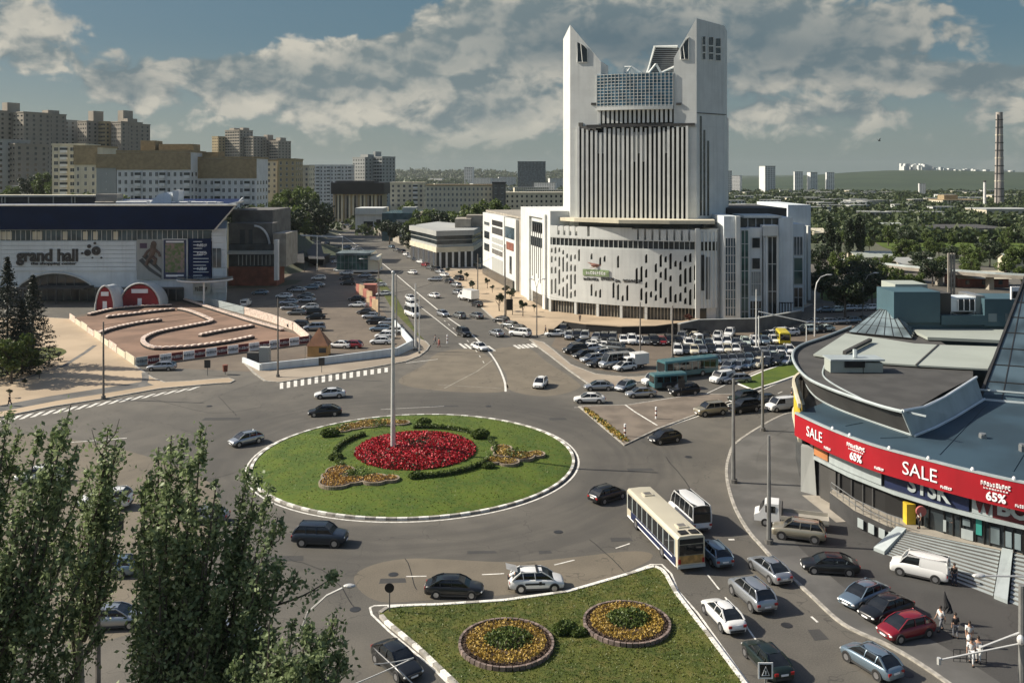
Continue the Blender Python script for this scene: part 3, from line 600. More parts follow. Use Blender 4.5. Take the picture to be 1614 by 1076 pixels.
# ================================================================ WHITE TOWER WITH ITS PODIUM
T = thing('office_tower', 'tall white twin-peaked office tower rising from a curved perforated podium', 'tower', (28, 215, 0))
def P2(px, Yd): return (PX(px, Yd), Yd)
# --- shaft
Aw, Bw, Cw, Dw = (14.0, 214.0), (42.6, 205.0), (12.8, 222.0), (51.2, 214.0)
Eb, Fb = (22, 240), (53, 232)
ZT = 69.0
fd = (Vector(Bw)-Vector(Aw)); FL = fd.length; fd.normalize(); fn = Vector((fd.y, -fd.x))   # facade direction and outward normal
def fp(s, o=0.0): q = Vector(Aw)+fd*s+fn*o; return (q.x, q.y)
b = MB(); b.prism([Cw, fp(0), fp(FL), Dw, Fb, Eb], 20.2, 22.6); b.build('tower_base', M['white_wall'], T)
def px2s(px):                                  # pixel column -> distance along the front plane
    t = (px-CX)/F; a = Vector(Aw); return (t*a.y-a.x)/(fd.x-t*fd.y)
def fz(px, y): return ZY(y, Vector(fp(px2s(px))).y)
def tower_leg(name, poly, zt, win):
    pass
# left leg: outer corner Cw, front Aw.. s(948); slanted top
sL, sR = px2s(947), px2s(1062)
zl0, zl1 = ZT, fz(947, 97); zr0, zr1 = fz(1062, 92), ZT
def leg(name, q, zs, zb):
    n = len(q); b = MB(); vs = [(p[0], p[1], zb) for p in q]+[(p[0], p[1], z) for p, z in zip(q, zs)]
    b.add(vs, [tuple(range(n, 2*n))]+[(i, (i+1) % n, (i+1) % n+n, i+n) for i in range(n)]); return b.build(name, M['white_wall'], T)
def off(p, d): return (p[0]+d[0], p[1]+d[1])
bk = (-fn*9)
Gi = fp(sL, 0); Gib = off(Gi, bk); Cb = off(Cw, (1.6, 9))
lg = leg('left_tower', [fp(0), Gi, Gib, Cb, Cw], [zl0, zl1, zl1, zl0-3, zl0-2.2], 44.0)
Hi = fp(sR, 0); Hib = off(Hi, bk)
rg = leg('right_tower', [Hi, fp(FL), Dw, off(Dw, bk), Hib], [zr0, zr1, zr1-.2, zr1-.2, zr0], 44.0)
# lower shaft
b = MB(); i0 = px2s(912); i1 = px2s(1083)
b.prism([fp(0), fp(i0), fp(i0, -2.2), off(Cw, (3, 6)), Cw], 22.6, 43.97); b.build('left_pier', M['white_wall'], T)
b = MB(); b.prism([fp(i1), fp(FL), Dw, off(Dw, bk*1.5), fp(i1, -14)], 22.6, 43.97); b.build('right_pier', M['white_wall'], T)
b = MB(); b.prism([off(Cw, (3, 6.05)), fp(i0-.1, -2.25), fp(i1+.1, -2.25), fp(i1+.1, -14), off(Dw, bk*1.6), Fb, Eb], 22.6, 47.5); b.build('rear_block', M['white_wall2'], T)
# glazing behind the fins, one recessed sheet, and the fins
gz = MB(); q0, q1 = fp(i0, -1.2), fp(i1, -1.2); gz.wall(q0, q1, .2, 22.6, 44.2); gz.build('shaft_glazing', M['dark_void'], T)
nf = 24
for i in range(nf+1):
    s = i0+(i1-i0)*i/nf; sag = 1.6*math.sin(math.pi*i/nf); top = 43.6+(.6 if i > 5 else .9-.25*i)-.3*(i % 2) ; f_ = MB()
    wd = .56 if i % 2 == 0 or i < 12 else .44
    c = fp(s, .15-sag*.35); f_.obox(c, fd, .75, -wd/2, wd/2, 22.6, top); f_.build('fin', M['white_fin'], T)
b = MB(); r_ = random.Random(3)
for i in range(nf):                             # pale blinds in some upper bays
    if i in (1, 4, 5, 9, 12, 13, 14, 19):
        s = i0+(i1-i0)*(i+.5)/nf; c = fp(s, -1.05); z = r_.choice([34, 36, 38]); b.obox(c, fd, .08, -.38, .38, z, 43)
b.build('blinds', M['white_wall2'], T)
b = MB(); b.wall(fp(px2s(925), .2), fp(FL-.4, .2), .5, 44.25, 44.85); b.build('dark_ledge', M['darkgrey'], T)
b = MB()                                        # broken, unfinished edge at the left of the ledge
for i in range(9): s = px2s(914+i*3); b.obox(fp(s, .2), fd, .4, -.25, .25, 43.9-.2*(i % 3), 44.5+(.9 if i < 2 else .15*(i % 2)), 0)
b.build('broken_edge', M['concrete_dark'], T)
# recessed band with short fins, white slab, grid block
s0, s1 = px2s(941), px2s(1061)
b = MB(); b.wall(fp(s0, -1.0), fp(s1, -1.0), .3, 45.1, 48.2); b.build('band_glazing', M['dark_void'], T)
for i in range(17):
    s = s0+(s1-s0)*(i+.5)/17; f_ = MB(); f_.obox(fp(s, -.2), fd, .6, -.28, .28, 45.12, 48.2); f_.build('short_fin', M['white_fin'], T)
def arcfront(n, bul, o=0.0): return [fp(s0+(s1-s0)*i/n, o+bul*math.sin(math.pi*i/n)) for i in range(n+1)]
b = MB(); fr = arcfront(12, .8, .5); b.prism(fr+[fp(s1, -6), fp(s0, -6)], 48.2, 49.0); b.build('white_slab', M['white_wall'], T)
zg0, zg1 = 49.0, fz(1000, 116)
gb = MB(); fr = arcfront(12, .8, .1); gb.prism(fr+[fp(s1, -6), fp(s0, -6)], zg0, zg1); go = gb.build('grid_block', mat('grid_glass', (.09, .19, .26), .25, var=.4, scale=.5, detail=2), T)
gr = MB(); frr = arcfront(48, .8, .22)
for k_ in range(11):
    z = zg0+.12+(zg1-zg0-.35)*k_/10; gr.ribbon(frr, .16, z, h=.12)
for i in range(0, 21):
    p = arcfront(20, .8, .24)[i]; gr.obox(p, fd, .2, -.065, .065, zg0, zg1)
gr.build('grid_frame', M['white_fin'], go)
b = MB()                                        # roof pieces between the peaks: folded white frames and the louvred box
def A3(px, y, o): p = fp(px2s(px), o); return Vector((p[0], p[1], ZY(y, p[1])))
for a_, c_ in (((985, 116), (992, 105)), ((992, 105), (1009, 116)), ((1020, 116), (1032, 101)), ((1032, 101), (1040, 115)), ((1040, 115), (1062, 105)), ((982, 116), (982, 106)), ((990, 116), (989, 106)), ((982, 106), (990, 106))):
    b.tube([A3(*a_, -2), A3(*c_, -2)], .28, 5)
b.build('roof_frames', M['white_wall'], T)
b = MB(); Lv = [A3(1013, 117, -7), A3(1062, 117, -7), A3(1062, 74, -7), A3(1025, 74, -7)]; bkv = Vector((-fn.x*9, -fn.y*9, 0))
b.add([*Lv, *[p+bkv for p in Lv]], [(0,1,2,3), (7,6,5,4), (0,4,5,1), (1,5,6,2), (2,6,7,3), (3,7,4,0)]); lo = b.build('plant_box', M['darkgrey'], T)
b = MB()
for i in range(14):
    t = (i+.5)/14; p = Lv[0].lerp(Lv[3], t); q = Lv[1].lerp(Lv[2], t); o_ = Vector((fn.x*.12, fn.y*.12, 0)); b.tube([p+o_, q+o_], .11, 4)
b.build('louvres', M['grey_metal'], lo); b = MB(); o_ = Vector((fn.x*.2, fn.y*.2, 0)); b.tube([Lv[0]+o_, Lv[3]+o_, Lv[2]+o_], .4, 5); b.build('white_rim', M['white_wall'], lo)
# openings in the slanted tops
def opening(px, ys, parent):
    b = MB(); P_ = [A3(x, y, .03) for x, y in zip(px, ys)]; o_ = Vector((fn.x*-.06, fn.y*-.06, 0)); n = len(P_)
    b.add([*P_, *[p+o_ for p in P_]], [tuple(range(n))[::-1], tuple(range(n, 2*n))]+[(i, (i+1) % n, (i+1) % n+n, i+n) for i in range(n)]); w_ = b.build('window', M['glass'], parent)
    f = MB(); o2 = Vector((fn.x*.1, fn.y*.1, 0)); Q = [p+o2 for p in P_]; f.tube(Q+[Q[0]], .13, 4); f.tube([(Q[0]+Q[1])/2, (Q[-1]+Q[-2])/2], .09, 4); f.build('frame', M['white_fin'], w_)
opening((910, 926.5, 926.5, 921, 910), (98.5, 98.5, 78, 72, 66.5), lg); opening((1073, 1086, 1086, 1080, 1073), (94, 94, 59, 65, 76), rg)
dr = (Vector(Dw)-Vector(Bw)); RL = dr.length; dr.normalize(); rn = Vector((dr.y, -dr.x))
def rp(px, y, o=.05):
    t = (px-CX)/F; a = Vector(Bw); s = (t*a.y-a.x)/(dr.x-t*dr.y); q = a+dr*s+rn*o; return Vector((q.x, q.y, ZY(y, q.y)))
for x0, x1, y0, y1 in ((1106, 1111.5, 58, 94), (1116, 1124, 59, 94.5), (1127, 1135.5, 61, 96)):
    b = MB(); b.add([rp(x0, y1), rp(x1, y1), rp(x1, y0), rp(x0, y0)], [(0, 1, 2, 3)]); w_ = b.build('window', M['glass'], rg)
    f = MB(); Q = [rp(x0, y1, .1), rp(x1, y1, .1), rp(x1, y0, .1), rp(x0, y0, .1)]; f.tube(Q+[Q[0]], .12, 4)
    for t in (.3, .62): f.tube([Q[0].lerp(Q[3], t), Q[1].lerp(Q[2], t)], .2, 4)
    f.build('frame', M['white_fin'], w_)
for x, y0, y1 in ((1104.5, 183, 340), (1110, 205, 340), (1116, 222, 340)):
    b = MB(); b.add([rp(x-1.6, y1), rp(x+1.6, y1), rp(x+1.6, y0), rp(x-1.6, y0)], [(0, 1, 2, 3)]); b.build('window_strip', M['glass'], T)
# seams where upper peaks meet the shaft
b = MB(); b.tube([rp(1098.5, 178), rp(1144, 181)], .12, 4); b.build('seam', M['darkgrey'], T)
for x, y, wd in ((932, 164, 9), (1066, 164, 8)):
    b = MB(); p = A3(x, y, .05); q = A3(x+wd, y, .05); b.tube([p, q], .35, 4); b.build('vent', M['darkgrey'], T)
# tower skirt roof over the podium
PT = 20.6
b = MB(); b.prism([P2(884, 213), P2(905, 209), P2(975, 201.5), P2(1055, 199), P2(1127, 199), (46.5, 205), (58, 232), (24, 246), (9, 225)], PT+1.3, PT+2.1); b.build('skirt_roof', M['cream'], T)
b = MB(); b.prism([(14, 215), (25, 206), (40, 202.5), (44, 205), (52, 228), (20, 240)], PT, PT+1.29); b.build('attic_glazing', M['glass'], T)
# --- podium
Fr = smooth([Vector((9.2, 213.5, 0)), Vector((17, 208, 0)), Vector((25.1, 203.7, 0)), Vector((33.5, 200.7, 0)), Vector((41.6, 199, 0))], 12)
cum = [0]
for a_, c_ in zip(Fr[:-1], Fr[1:]): cum.append(cum[-1]+(c_-a_).length)
TL = cum[-1]
def fat(s, o=0.0):
    s = min(max(s, 0), TL-1e-3); i = max(j for j in range(len(cum)-1) if cum[j] <= s); d = (Fr[i+1]-Fr[i]).normalized(); q = Fr[i]+d*(s-cum[i])+Vector((d.y, -d.x, 0))*o; return q, d
core = [fat(TL*i/20, -1.0)[0] for i in range(21)]
b = MB(); b.prism([(p.x, p.y) for p in core]+[(46, 200.5), (64, 221), (72, 238), (60, 262), (2, 262), (10.4, 214.8)], 0, PT); b.build('podium_core', M['white_wall2'], T)
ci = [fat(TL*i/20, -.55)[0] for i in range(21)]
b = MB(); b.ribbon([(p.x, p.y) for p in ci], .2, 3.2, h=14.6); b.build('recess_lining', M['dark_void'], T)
# perforated panel: columns of solid strips with arched gaps left open between them
pn = MB(); rr_ = random.Random(11); nc = 33; cw = TL/nc; Z0, Z1 = 3.0, 15.9
for i in range(nc):
    s = (i+.5)*cw; q, d = fat(s); dens_ = 1.0 if i < 7 else (.62 if i < 20 else .8)
    solid = [(Z0, Z1)]; gaps = []
    z = Z0+.6+rr_.random()*1.6
    while z < Z1-1.2:
        h = rr_.choice([1.1, 1.6, 2.4, 3.6]) if i < 7 else rr_.choice([1.4, 2.0, 2.8, 3.6])
        mid = 7 <= i <= 19 and 6.8 < z+h*.5 < 12.2
        if z+h < Z1-.2 and rr_.random() < dens_ and not mid: gaps.append((z, z+h))
        z += h+.5+rr_.random()*1.0
    gw = cw*.5; pn.obox((q.x, q.y), d, .5, -cw/2-.02, -gw/2, Z0, Z1); pn.obox((q.x, q.y), d, .5, gw/2, cw/2+.02, Z0, Z1)
    z = Z0
    for a_, c_ in gaps+[(Z1, Z1)]:
        if a_-z > .02: pn.obox((q.x, q.y), d, .496, -gw/2, gw/2, z, a_)
        if a_ < Z1:                             # rounded head of the gap
            pn.add([(q.x+d.x*gw/2*sx+d.y*.25*oy, q.y+d.y*gw/2*sx-d.x*.25*oy, c_-(0 if sx else .0)-(.45 if k_ else 0)) for oy in (1, -1) for sx, k_ in ((-1, 0), (-1, 1), (-.1, 0))], [(0, 1, 2), (3, 5, 4), (1, 4, 5, 2)])
        z = c_
pn.build('perforated_panel', M['white_wall'], T)
b = MB(); b.ribbon([(q.x, q.y) for q in [fat(TL*i/30, .0)[0] for i in range(31)]], .34, 15.9, h=.25); b.ribbon([(q.x, q.y) for q in [fat(TL*i/30, .0)[0] for i in range(31)]], .34, 17.9, h=.2); b.build('band_edge', M['white_wall'], T)
b = MB(); b.ribbon([(q.x, q.y) for q in [fat(TL*i/30, -.3)[0] for i in range(31)]], .2, 16.15, h=1.75); bw = b.build('band_window', M['glass'], T)
m_ = MB()
for i in range(31): q, d = fat(TL*(i+.5)/31, -.05); m_.obox((q.x, q.y), d, .24, -.06, .06, 16.15, 17.9)
m_.build('mullions', M['white_wall'], bw)
m_ = MB()                                       # parapet panels, some with openings
for i in range(22):
    q, d = fat(TL*(i+.5)/22); w_ = TL/22; k_ = rr_.random() < .38
    if i < 12 and k_: m_.obox((q.x, q.y), d, .4, -w_/2, -.35, 18.1, PT+.2); m_.obox((q.x, q.y), d, .4, .35, w_/2, 18.1, PT+.2); m_.obox((q.x, q.y), d, .4, -.35, .35, 18.1, 18.6)
    elif i >= 13: m_.obox((q.x, q.y), d, .4, -w_/2, w_*.22, 18.1, PT-.1*(i % 2))
    else: m_.obox((q.x, q.y), d, .4, -w_/2, w_/2, 18.1, PT+.2)
m_.build('parapet', M['white_wall'], T)
# ground floor glazing and columns
b = MB(); b.ribbon([(q.x, q.y) for q in [fat(TL*i/20, -.8)[0] for i in range(21)]], .2, .1, h=2.9); gg = b.build('shopfront', M['glass'], T)
m_ = MB()
for i in range(46): q, d = fat(TL*(i+.5)/46, -.62); m_.obox((q.x, q.y), d, .16, -.09, .09, .1, 3.0)
m_.build('mullions', M['concrete'], gg)
for i in (0, 5, 9, 13, 17, 21, 25): q, d = fat(TL*i/25, -.1); b = MB(); b.obox((q.x, q.y), d, .6, -.3, .3, 0, 3.0); b.build('column', M['white_wall'], T)
# emblem, green strip and the line of letters on the panel
q, d = fat(px2s(980)*.5+9.3, .3); rz = math.atan2(d.y, d.x)
def fpt(px, y, o):
    best = min((fat(TL*i/200, o) for i in range(201)), key=lambda t: abs(CX+F*t[0].x/t[0].y-px)); return Vector((best[0].x, best[0].y, ZY(y, best[0].y))), math.atan2(best[1].y, best[1].x)
p, rz = fpt(939, 430, .32); b = MB(); b.obox((p.x, p.y), (math.cos(rz), math.sin(rz)), .12, -3.3, 3.3, p.z-.75, p.z+.75); so_ = b.build('sign_panel', mat('sign_green', (.20, .27, .14), .7, var=.3, scale=1.2), T)
scribble(5.0, .7, (p.x+.02, p.y-.1, p.z), rz, M['signwhite'], so_, 9)
p, rz = fpt(940, 418.5, .4); b = MB(); b.ell((p.x, p.y, p.z), 1.3, .2, .35, nu=10, nv=6, z0=-.98)
dx, dy = math.cos(rz), math.sin(rz); b.add([(p.x-dx*2.4, p.y-dy*2.4, p.z+.7), (p.x-dx*.2, p.y-dy*.2, p.z-.35), (p.x+dx*.8, p.y+dy*.8, p.z+.3), (p.x-dx*2.2, p.y-dy*2.2-.1, p.z-.9)], [(0, 1, 2), (3, 2, 1)]); b.build('emblem', mat('emblem', (.32, .16, .12), .7), T)
for x0, x1, s_ in ((918, 944, 9), (946, 968, 8), (970, 978, 3), (981, 1009, 11)):
    p, rz = fpt((x0+x1)/2, 439.5+(3 if x0 > 950 else 0), .3); scribble((x1-x0)*.147, .7, tuple(p), rz, M['black'], T, s_, .9)
# corner section
b = MB(); b.prism([(41.7, 199), (46.2, 200), (46, 204), (42, 204)], 3.0, 19.9); b.build('corner_bay', M['cool_wall'], T)
for i in range(5):
    t = (i+.5)/5; c = (41.7+4.5*t, 199+1.0*t-.1); b = MB(); b.obox(c, (4.5, 1.0), .3, -.14, .14, 3.0, 20.4-.2*(i % 2)); b.build('corner_fin', M['white_fin'], T)
b = MB(); b.wall((41.8, 198.93), (46.1, 199.9), .16, 15.9, 17.9); b.wall((42.4, 198.97), (43.1, 199.1), .12, 7, 15); b.wall((43.6, 199.22), (44.3, 199.4), .12, 5, 14.5); b.build('corner_window', M['glass'], T)
b = MB(); b.obox((41.5, 198.8), (1, 0), .9, -.45, .45, 0, 20.9); b.build('white_column', M['white_wall'], T)
b = MB(); b.prism([(42.2, 199.8), (46, 200.8), (46, 203), (42.2, 203)], 0, 2.98); b.build('corner_shopfront', M['glass'], T)
# --- right wing (stepped masses turned away from the sun)
def piece(name, x0, x1, Yf, y_top, m, dep=16, zb=0.0, parent=T, splay=0.0):
    zt = ZY(y_top, Yf); b = MB(); b.prism([(PX(x0, Yf), Yf), (PX(x1, Yf+splay), Yf+splay), (PX(x1, Yf+splay), Yf+splay+dep), (PX(x0, Yf), Yf+dep)], zb, zt); return b.build(name, M[m], parent)
def gl(name, x0, x1, Yf, y0, y1, m, parent=T, mull=0, rows=0, mm='white_wall2', splay=0.0):
    b = MB(); a_ = (PX(x0, Yf-.1), Yf-.1); c_ = (PX(x1, Yf+splay-.1), Yf+splay-.1); z1 = ZY(y0, Yf); z0 = ZY(y1, Yf); b.wall(a_, c_, .16, z0, z1); o = b.build(name, M[m], parent)
    if mull or rows:
        f = MB(); d = Vector(c_)-Vector(a_); L_ = d.length
        for i in range(mull+1): t = i/max(1, mull); f.obox((a_[0]+d.x*t, a_[1]+d.y*t-.06), d, .12, -.07, .07, z0, z1)
        for i in range(rows+1): z = z0+(z1-z0)*i/max(1, rows); f.wall((a_[0], a_[1]-.07), (c_[0], c_[1]-.07), .1, z-.06, z+.06)
        f.build('mullions', M[mm], o)
    return o
piece('wing_block', 1141, 1164, 198.0, 341, 'cool_wall', 20); piece('white_pier', 1160, 1167, 197.5, 341, 'white_wall', 2)
gl('wing_window', 1143, 1159.5, 198, 375, 498, 'glass_blue', mull=4, rows=9); gl('wing_entrance', 1142, 1160, 198, 504, 517, 'glass', mull=3)
piece('wing_wall', 1167, 1182, 203.0, 360, 'cool_wall', 30); gl('glass_slot', 1168, 1179.5, 203, 363, 512, 'glass_green', mull=2, rows=7)
piece('wing_wall', 1181, 1201, 204.0, 359, 'cool_wall', 30)
for y0, y1 in ((375, 391), (407, 424)): gl('window', 1185, 1198, 204, y0, y1, 'glass', mull=1)
gl('lower_window', 1184, 1199, 204, 428, 466, 'glass_pale', mull=5, rows=2); gl('lower_window', 1182, 1200, 204, 474, 512, 'glass', mull=4, rows=3)
piece('bay', 1204, 1227, 203.5, 355, 'cool_wall', 30); b = MB(); Yb = 202.3; b.prism([(PX(1202, Yb), Yb), (PX(1227, Yb), Yb), (PX(1227, Yb), Yb+1.2), (PX(1202, Yb+1.2), Yb+1.2)], ZY(372, Yb), ZY(356, Yb)); b.build('bay_hood', M['white_wall'], T)
gl('bay_window', 1210, 1224, 203.2, 373, 502, 'glass', mull=2, rows=3); piece('white_rib', 1224.5, 1227.5, 202.8, 371, 'white_wall', .7); piece('white_rib', 1207, 1209.5, 202.8, 371, 'cool_wall', .7)
piece('wing_wall', 1228, 1250, 206.0, 343, 'cool_wall', 34, zb=3.4); piece('wing_wall', 1250, 1267, 214.0, 353, 'cool_wall', 30)
for i in range(5): piece('column', 1230+i*4.6, 1231.8+i*4.6, 206, 478, 'cool_wall', 1)
piece('recess', 1228, 1250, 209, 478, 'glass', 20)
gl('wing_window', 1251, 1265, 214, 373, 402, 'glass_blue', mull=3, rows=1); gl('wing_window', 1251, 1265, 214, 406, 448, 'glass_green', mull=1, rows=2); gl('wing_window', 1251, 1265, 214, 453, 484, 'glass', mull=2, rows=2)
piece('end_tower', 1242, 1278, 236.0, 323, 'cool_wall', 30); piece('end_fin', 1268, 1271, 224.0, 356, 'white_wall', 12); piece('end_fin', 1273.5, 1278, 233.0, 356, 'white_wall', 3)
piece('penthouse', 1146, 1240, 217.0, 328, 'roof_dark', 26, zb=20.8); gl('roof_glazing', 1166, 1229, 207, 344.5, 359, 'glass', mull=5)
piece('roof_slab', 1173, 1232, 206.0, 340, 'white_wall', 30, zb=ZY(343.5, 206))
# --- left wing along the street, facing the sun
W0, W1 = Vector((9.2, 213.8)), Vector((-9.7, 296)); wd_ = (W1-W0); WL = wd_.length; wd_.normalize(); wn = Vector((wd_.y, -wd_.x))*-1
wn = Vector((-wd_.y, wd_.x))
def lw(t, o=0.0): q = W0+wd_*(WL*t)+wn*o; return (q.x, q.y)
def lpiece(name, t0, t1, z0, z1, o, m, parent=T, dep=10, z1b=None):
    b = MB(); a_ = lw(t0, o-dep/2); c_ = lw(t1, o-dep/2); b.wall(a_, c_, dep, z0, z1, 0, z1b); return b.build(name, M[m], parent)
lpiece('street_wing', .0, .36, 0, 24.2, 0, 'white_wall', dep=14); lpiece('street_wing', .36, .43, 0, 20.5, -.9, 'concrete', dep=12); lpiece('street_wing', .43, .6, 0, 20.3, 0, 'white_wall', dep=14)
lpiece('street_wing', .6, .85, 0, 20.5, .3, 'white_wall2', dep=14); lpiece('street_wing', .85, 1, 0, 20.4, 0, 'white_wall', dep=14)
a0 = .07; lpiece('arch_panel', a0, .20, 3.2, 18.2, .5, 'white_wall', dep=1); lpiece('arch_window', a0, .20, 18.4, 21.0, .25, 'glass', dep=.5); lpiece('arch_jamb', .035, .06, 0, 22.2, .6, 'white_wall2', dep=1.2); lpiece('arch_jamb', .22, .25, 0, 22.2, .6, 'white_wall', dep=1.2); lpiece('arch_head', .035, .25, 22.21, 23.2, .6, 'white_wall', dep=1.2)
for i in range(5): lpiece('slot', a0+.012+i*.024, a0+.018+i*.024, 6+i % 3, 20.5, .56, 'darkgrey', dep=.15)
lpiece('band_window', a0, .20, 14.8, 17.2, .55, 'glass', dep=.2); lpiece('street_shopfront', .01, .2, .2, 3.0, .12, 'glass', dep=.3)
for z0, z1, m_n in ((17.2, 18.8, 'black'), (14.6, 16.6, 'darkgrey'), (12.0, 13.4, 'block_grey'), (10.3, 11.4, 'block_grey'), (8.4, 9.8, 'concrete_dark'), (1.5, 7.2, 'block_grey')): lpiece('sign_panel', .62, .80, z0, z1, .42, m_n, dep=.2)
for z0, z1 in ((8.2, 10.5), (12.2, 14.5), (16.5, 17.5)): lpiece('window', .87, .97, z0, z1, .08, 'glass', dep=.2)
lpiece('red_sign', .46, .57, 11.2, 13.4, .12, 'brick', dep=.25); lpiece('window', .45, .59, 14.5, 17.8, .12, 'glass_blue', dep=.25); lpiece('tall_window', .49, .52, 4.5, 9.5, .12, 'glass', dep=.25); lpiece('street_shopfront', .45, .98, .2, 3.0, .5, 'glass', dep=.3)
b = MB(); b.prism([lw(0, -1), lw(1, -1), (30, 300), (34, 262), (12, 262)], 20.6, 21.2); b.build('wing_roof', M['concrete'], T)
# ================================================================ SHOPPING HALL ON THE LEFT
GH = thing('shopping_hall', 'low white slatted shopping hall with a broad navy roof overhang', 'building', (-105, 235, 0)); YF = 232.0
def gx(px): return PX(px, YF)
def gz_(y): return ZY(y, YF)
b = MB(); b.prism([(gx(-150), YF), (gx(357), YF), (gx(357)-14.5, YF+46), (gx(-150), YF+46)], 0, 18.6); b.build('hall_body', M['cool_wall'], GH)
b = MB(); z = 7.9                                # horizontal cladding boards with shadow joints
while z < gz_(379)-.2: b.box(gx(-150), gx(216), YF-.35, YF, z, z+1.02); z += 1.1
while z < 18: b.box(gx(334), gx(357), YF-.35, YF, z, z+.6); z += .8
b.build('cladding', M['cool_wall'], GH)
b = MB()
z = 2.2
while z < 18.2: b.box(gx(335), gx(357), YF-.3, YF, z, z+.85); z += .93
b.build('cladding', M['cool_wall'], GH)
b = MB(); b.box(gx(-150), gx(334), YF-.2, YF, gz_(379), gz_(363)); gw_ = b.build('clerestory', M['glass_blue'], GH)
b = MB(); rr_ = random.Random(4)
for i in range(60): x = gx(-150)+i*1.32; b.box(x, x+.10, YF-.32, YF-.2, gz_(379), gz_(363))
b.build('mullions', M['white_wall2'], gw_); b = MB()
for i in range(44):
    if rr_.random() < .4: x = gx(-100)+i*1.32+.1; b.box(x, x+1.2, YF-.27, YF-.21, gz_(379)+.2, gz_(365))
b.build('blinds', M['cream'], gw_)
rf = MB(); z0, z1 = gz_(361.5), gz_(323)         # navy roof: leans outward towards the top
f0, f1 = YF-1.5, YF-6.5
vs = [(gx(-170), f0, z0), (gx(340), f0, z0), (gx(340)-16, YF+50, z0), (gx(-170), YF+50, z0), (PX(-190, f1), f1, z1), (PX(372, f1), f1, z1+.1), (PX(372, f1)-17, YF+55, z1+.1), (PX(-190, f1), YF+55, z1)]
rf.add(vs, [(3, 2, 1, 0), (0, 1, 5, 4), (1, 2, 6, 5), (2, 3, 7, 6), (3, 0, 4, 7), (4, 5, 6, 7)]); ro = rf.build('roof', M['navy'], GH)
e_ = MB(); e_.tube([(PX(-190, f1), f1-.05, z1+.15), (PX(372, f1), f1-.05, z1+.25), (PX(372, f1)-17, YF+55, z1+.3)], .3, 5); e_.tube([(PX(372, f1), f1, z1+.2), (gx(341), f0-.3, z0-.2)], .2, 5); e_.tube([(PX(362, f1), f1-.05, z1+.35), (PX(382, f1), f1+1, z1+1.2)], .3, 5); e_.build('roof_edge', M['white_wall'], ro)
# roof clutter: dark strip, white hood and ducts
b = MB(); b.box(PX(-60, 244), PX(148, 244), 244, 250, z1+.1, ZY(310, 244)); b.build('roof_strip', M['darkgrey'], GH)
b = MB(); b.box(PX(-60, 243.6), PX(150, 243.6), 243.2, 250.4, ZY(310, 244), ZY(307.5, 244))
for x in (3, 8, 45, 84, 113, 118): b.box(PX(x, 243.9), PX(x+1.2, 243.9), 243.6, 243.95, z1+.1, ZY(310, 244))
b.build('strip_roof', M['cream'], GH)
b = MB(); hy = 236.0; sec = [(236, 321), (243, 313), (250, 306), (262, 303), (268, 307), (270, 321)]
P_ = [Vector((PX(x, hy), hy, ZY(y, hy))) for x, y in sec]; n = len(P_); b.add([*P_, *[p+Vector((0, 6, 0)) for p in P_]], [tuple(range(n)), tuple(range(n, 2*n))[::-1]]+[(i, i+n, (i+1) % n+n, (i+1) % n) for i in range(n)]); b.build('roof_hood', M['cool_wall'], GH)
for x0, x1, h_ in ((151, 184, 4.3), (184, 236, 1.6), (272, 281, 6.0), (282, 300, 1.3), (302, 325, 1.0), (328, 345, .8)):
    b = MB(); b.box(PX(x0, hy+1), PX(x1, hy+1), hy+1, hy+5, z1+.05, z1+h_*.62); b.tube([(PX(x0, hy+1)+.3, hy, z1+.5), (PX(x1, hy+1)-.3, hy, z1+.5)], .3, 6); b.build('roof_unit', M['white_wall2'] if x0 > 160 else M['concrete'], GH)
# arch of dark glass and the ground floor
b = MB(); P_ = []
for i in range(25): t = i/24; P_.append((gx(30+t*118), YF-.4, gz_(452)+(gz_(429.5)-gz_(452))*math.sin(math.pi*t)**.7))
b.add([(gx(30), YF-.4, gz_(452))]+P_+[(gx(148), YF-.4, gz_(452))], [tuple(range(27))[::-1]]); ar = b.build('arch_window', M['glass'], GH)
e_ = MB(); e_.tube([(p[0], p[1]-.05, p[2]) for p in P_], .28, 5); e_.build('arch_trim', M['white_wall'], ar)
e_ = MB()
for x in (64, 76, 90, 104, 118): e_.box(gx(x), gx(x)+.2, YF-.5, YF-.4, gz_(452), gz_(434+abs(x-90)*.2))
e_.build('mullions', M['concrete_dark'], ar)
b = MB(); b.box(gx(-150), gx(290), YF-.5, YF, .1, gz_(453)); gf = b.build('ground_floor_glazing', M['glass'], GH)
b = MB()
for i in range(34): x = gx(-140)+i*2.1; b.box(x, x+.25, YF-.62, YF-.5, .1, gz_(453))
b.box(gx(-150), gx(290), YF-.7, YF-.5, gz_(455), gz_(452)); b.build('mullions', M['concrete_dark'], gf)
b = MB(); b.box(gx(65), gx(150), YF-6, YF-.7, gz_(452), gz_(449)); b.box(gx(106), gx(108), YF-6, YF-5.6, 0, gz_(452)); b.build('awning', M['darkgrey'], GH)
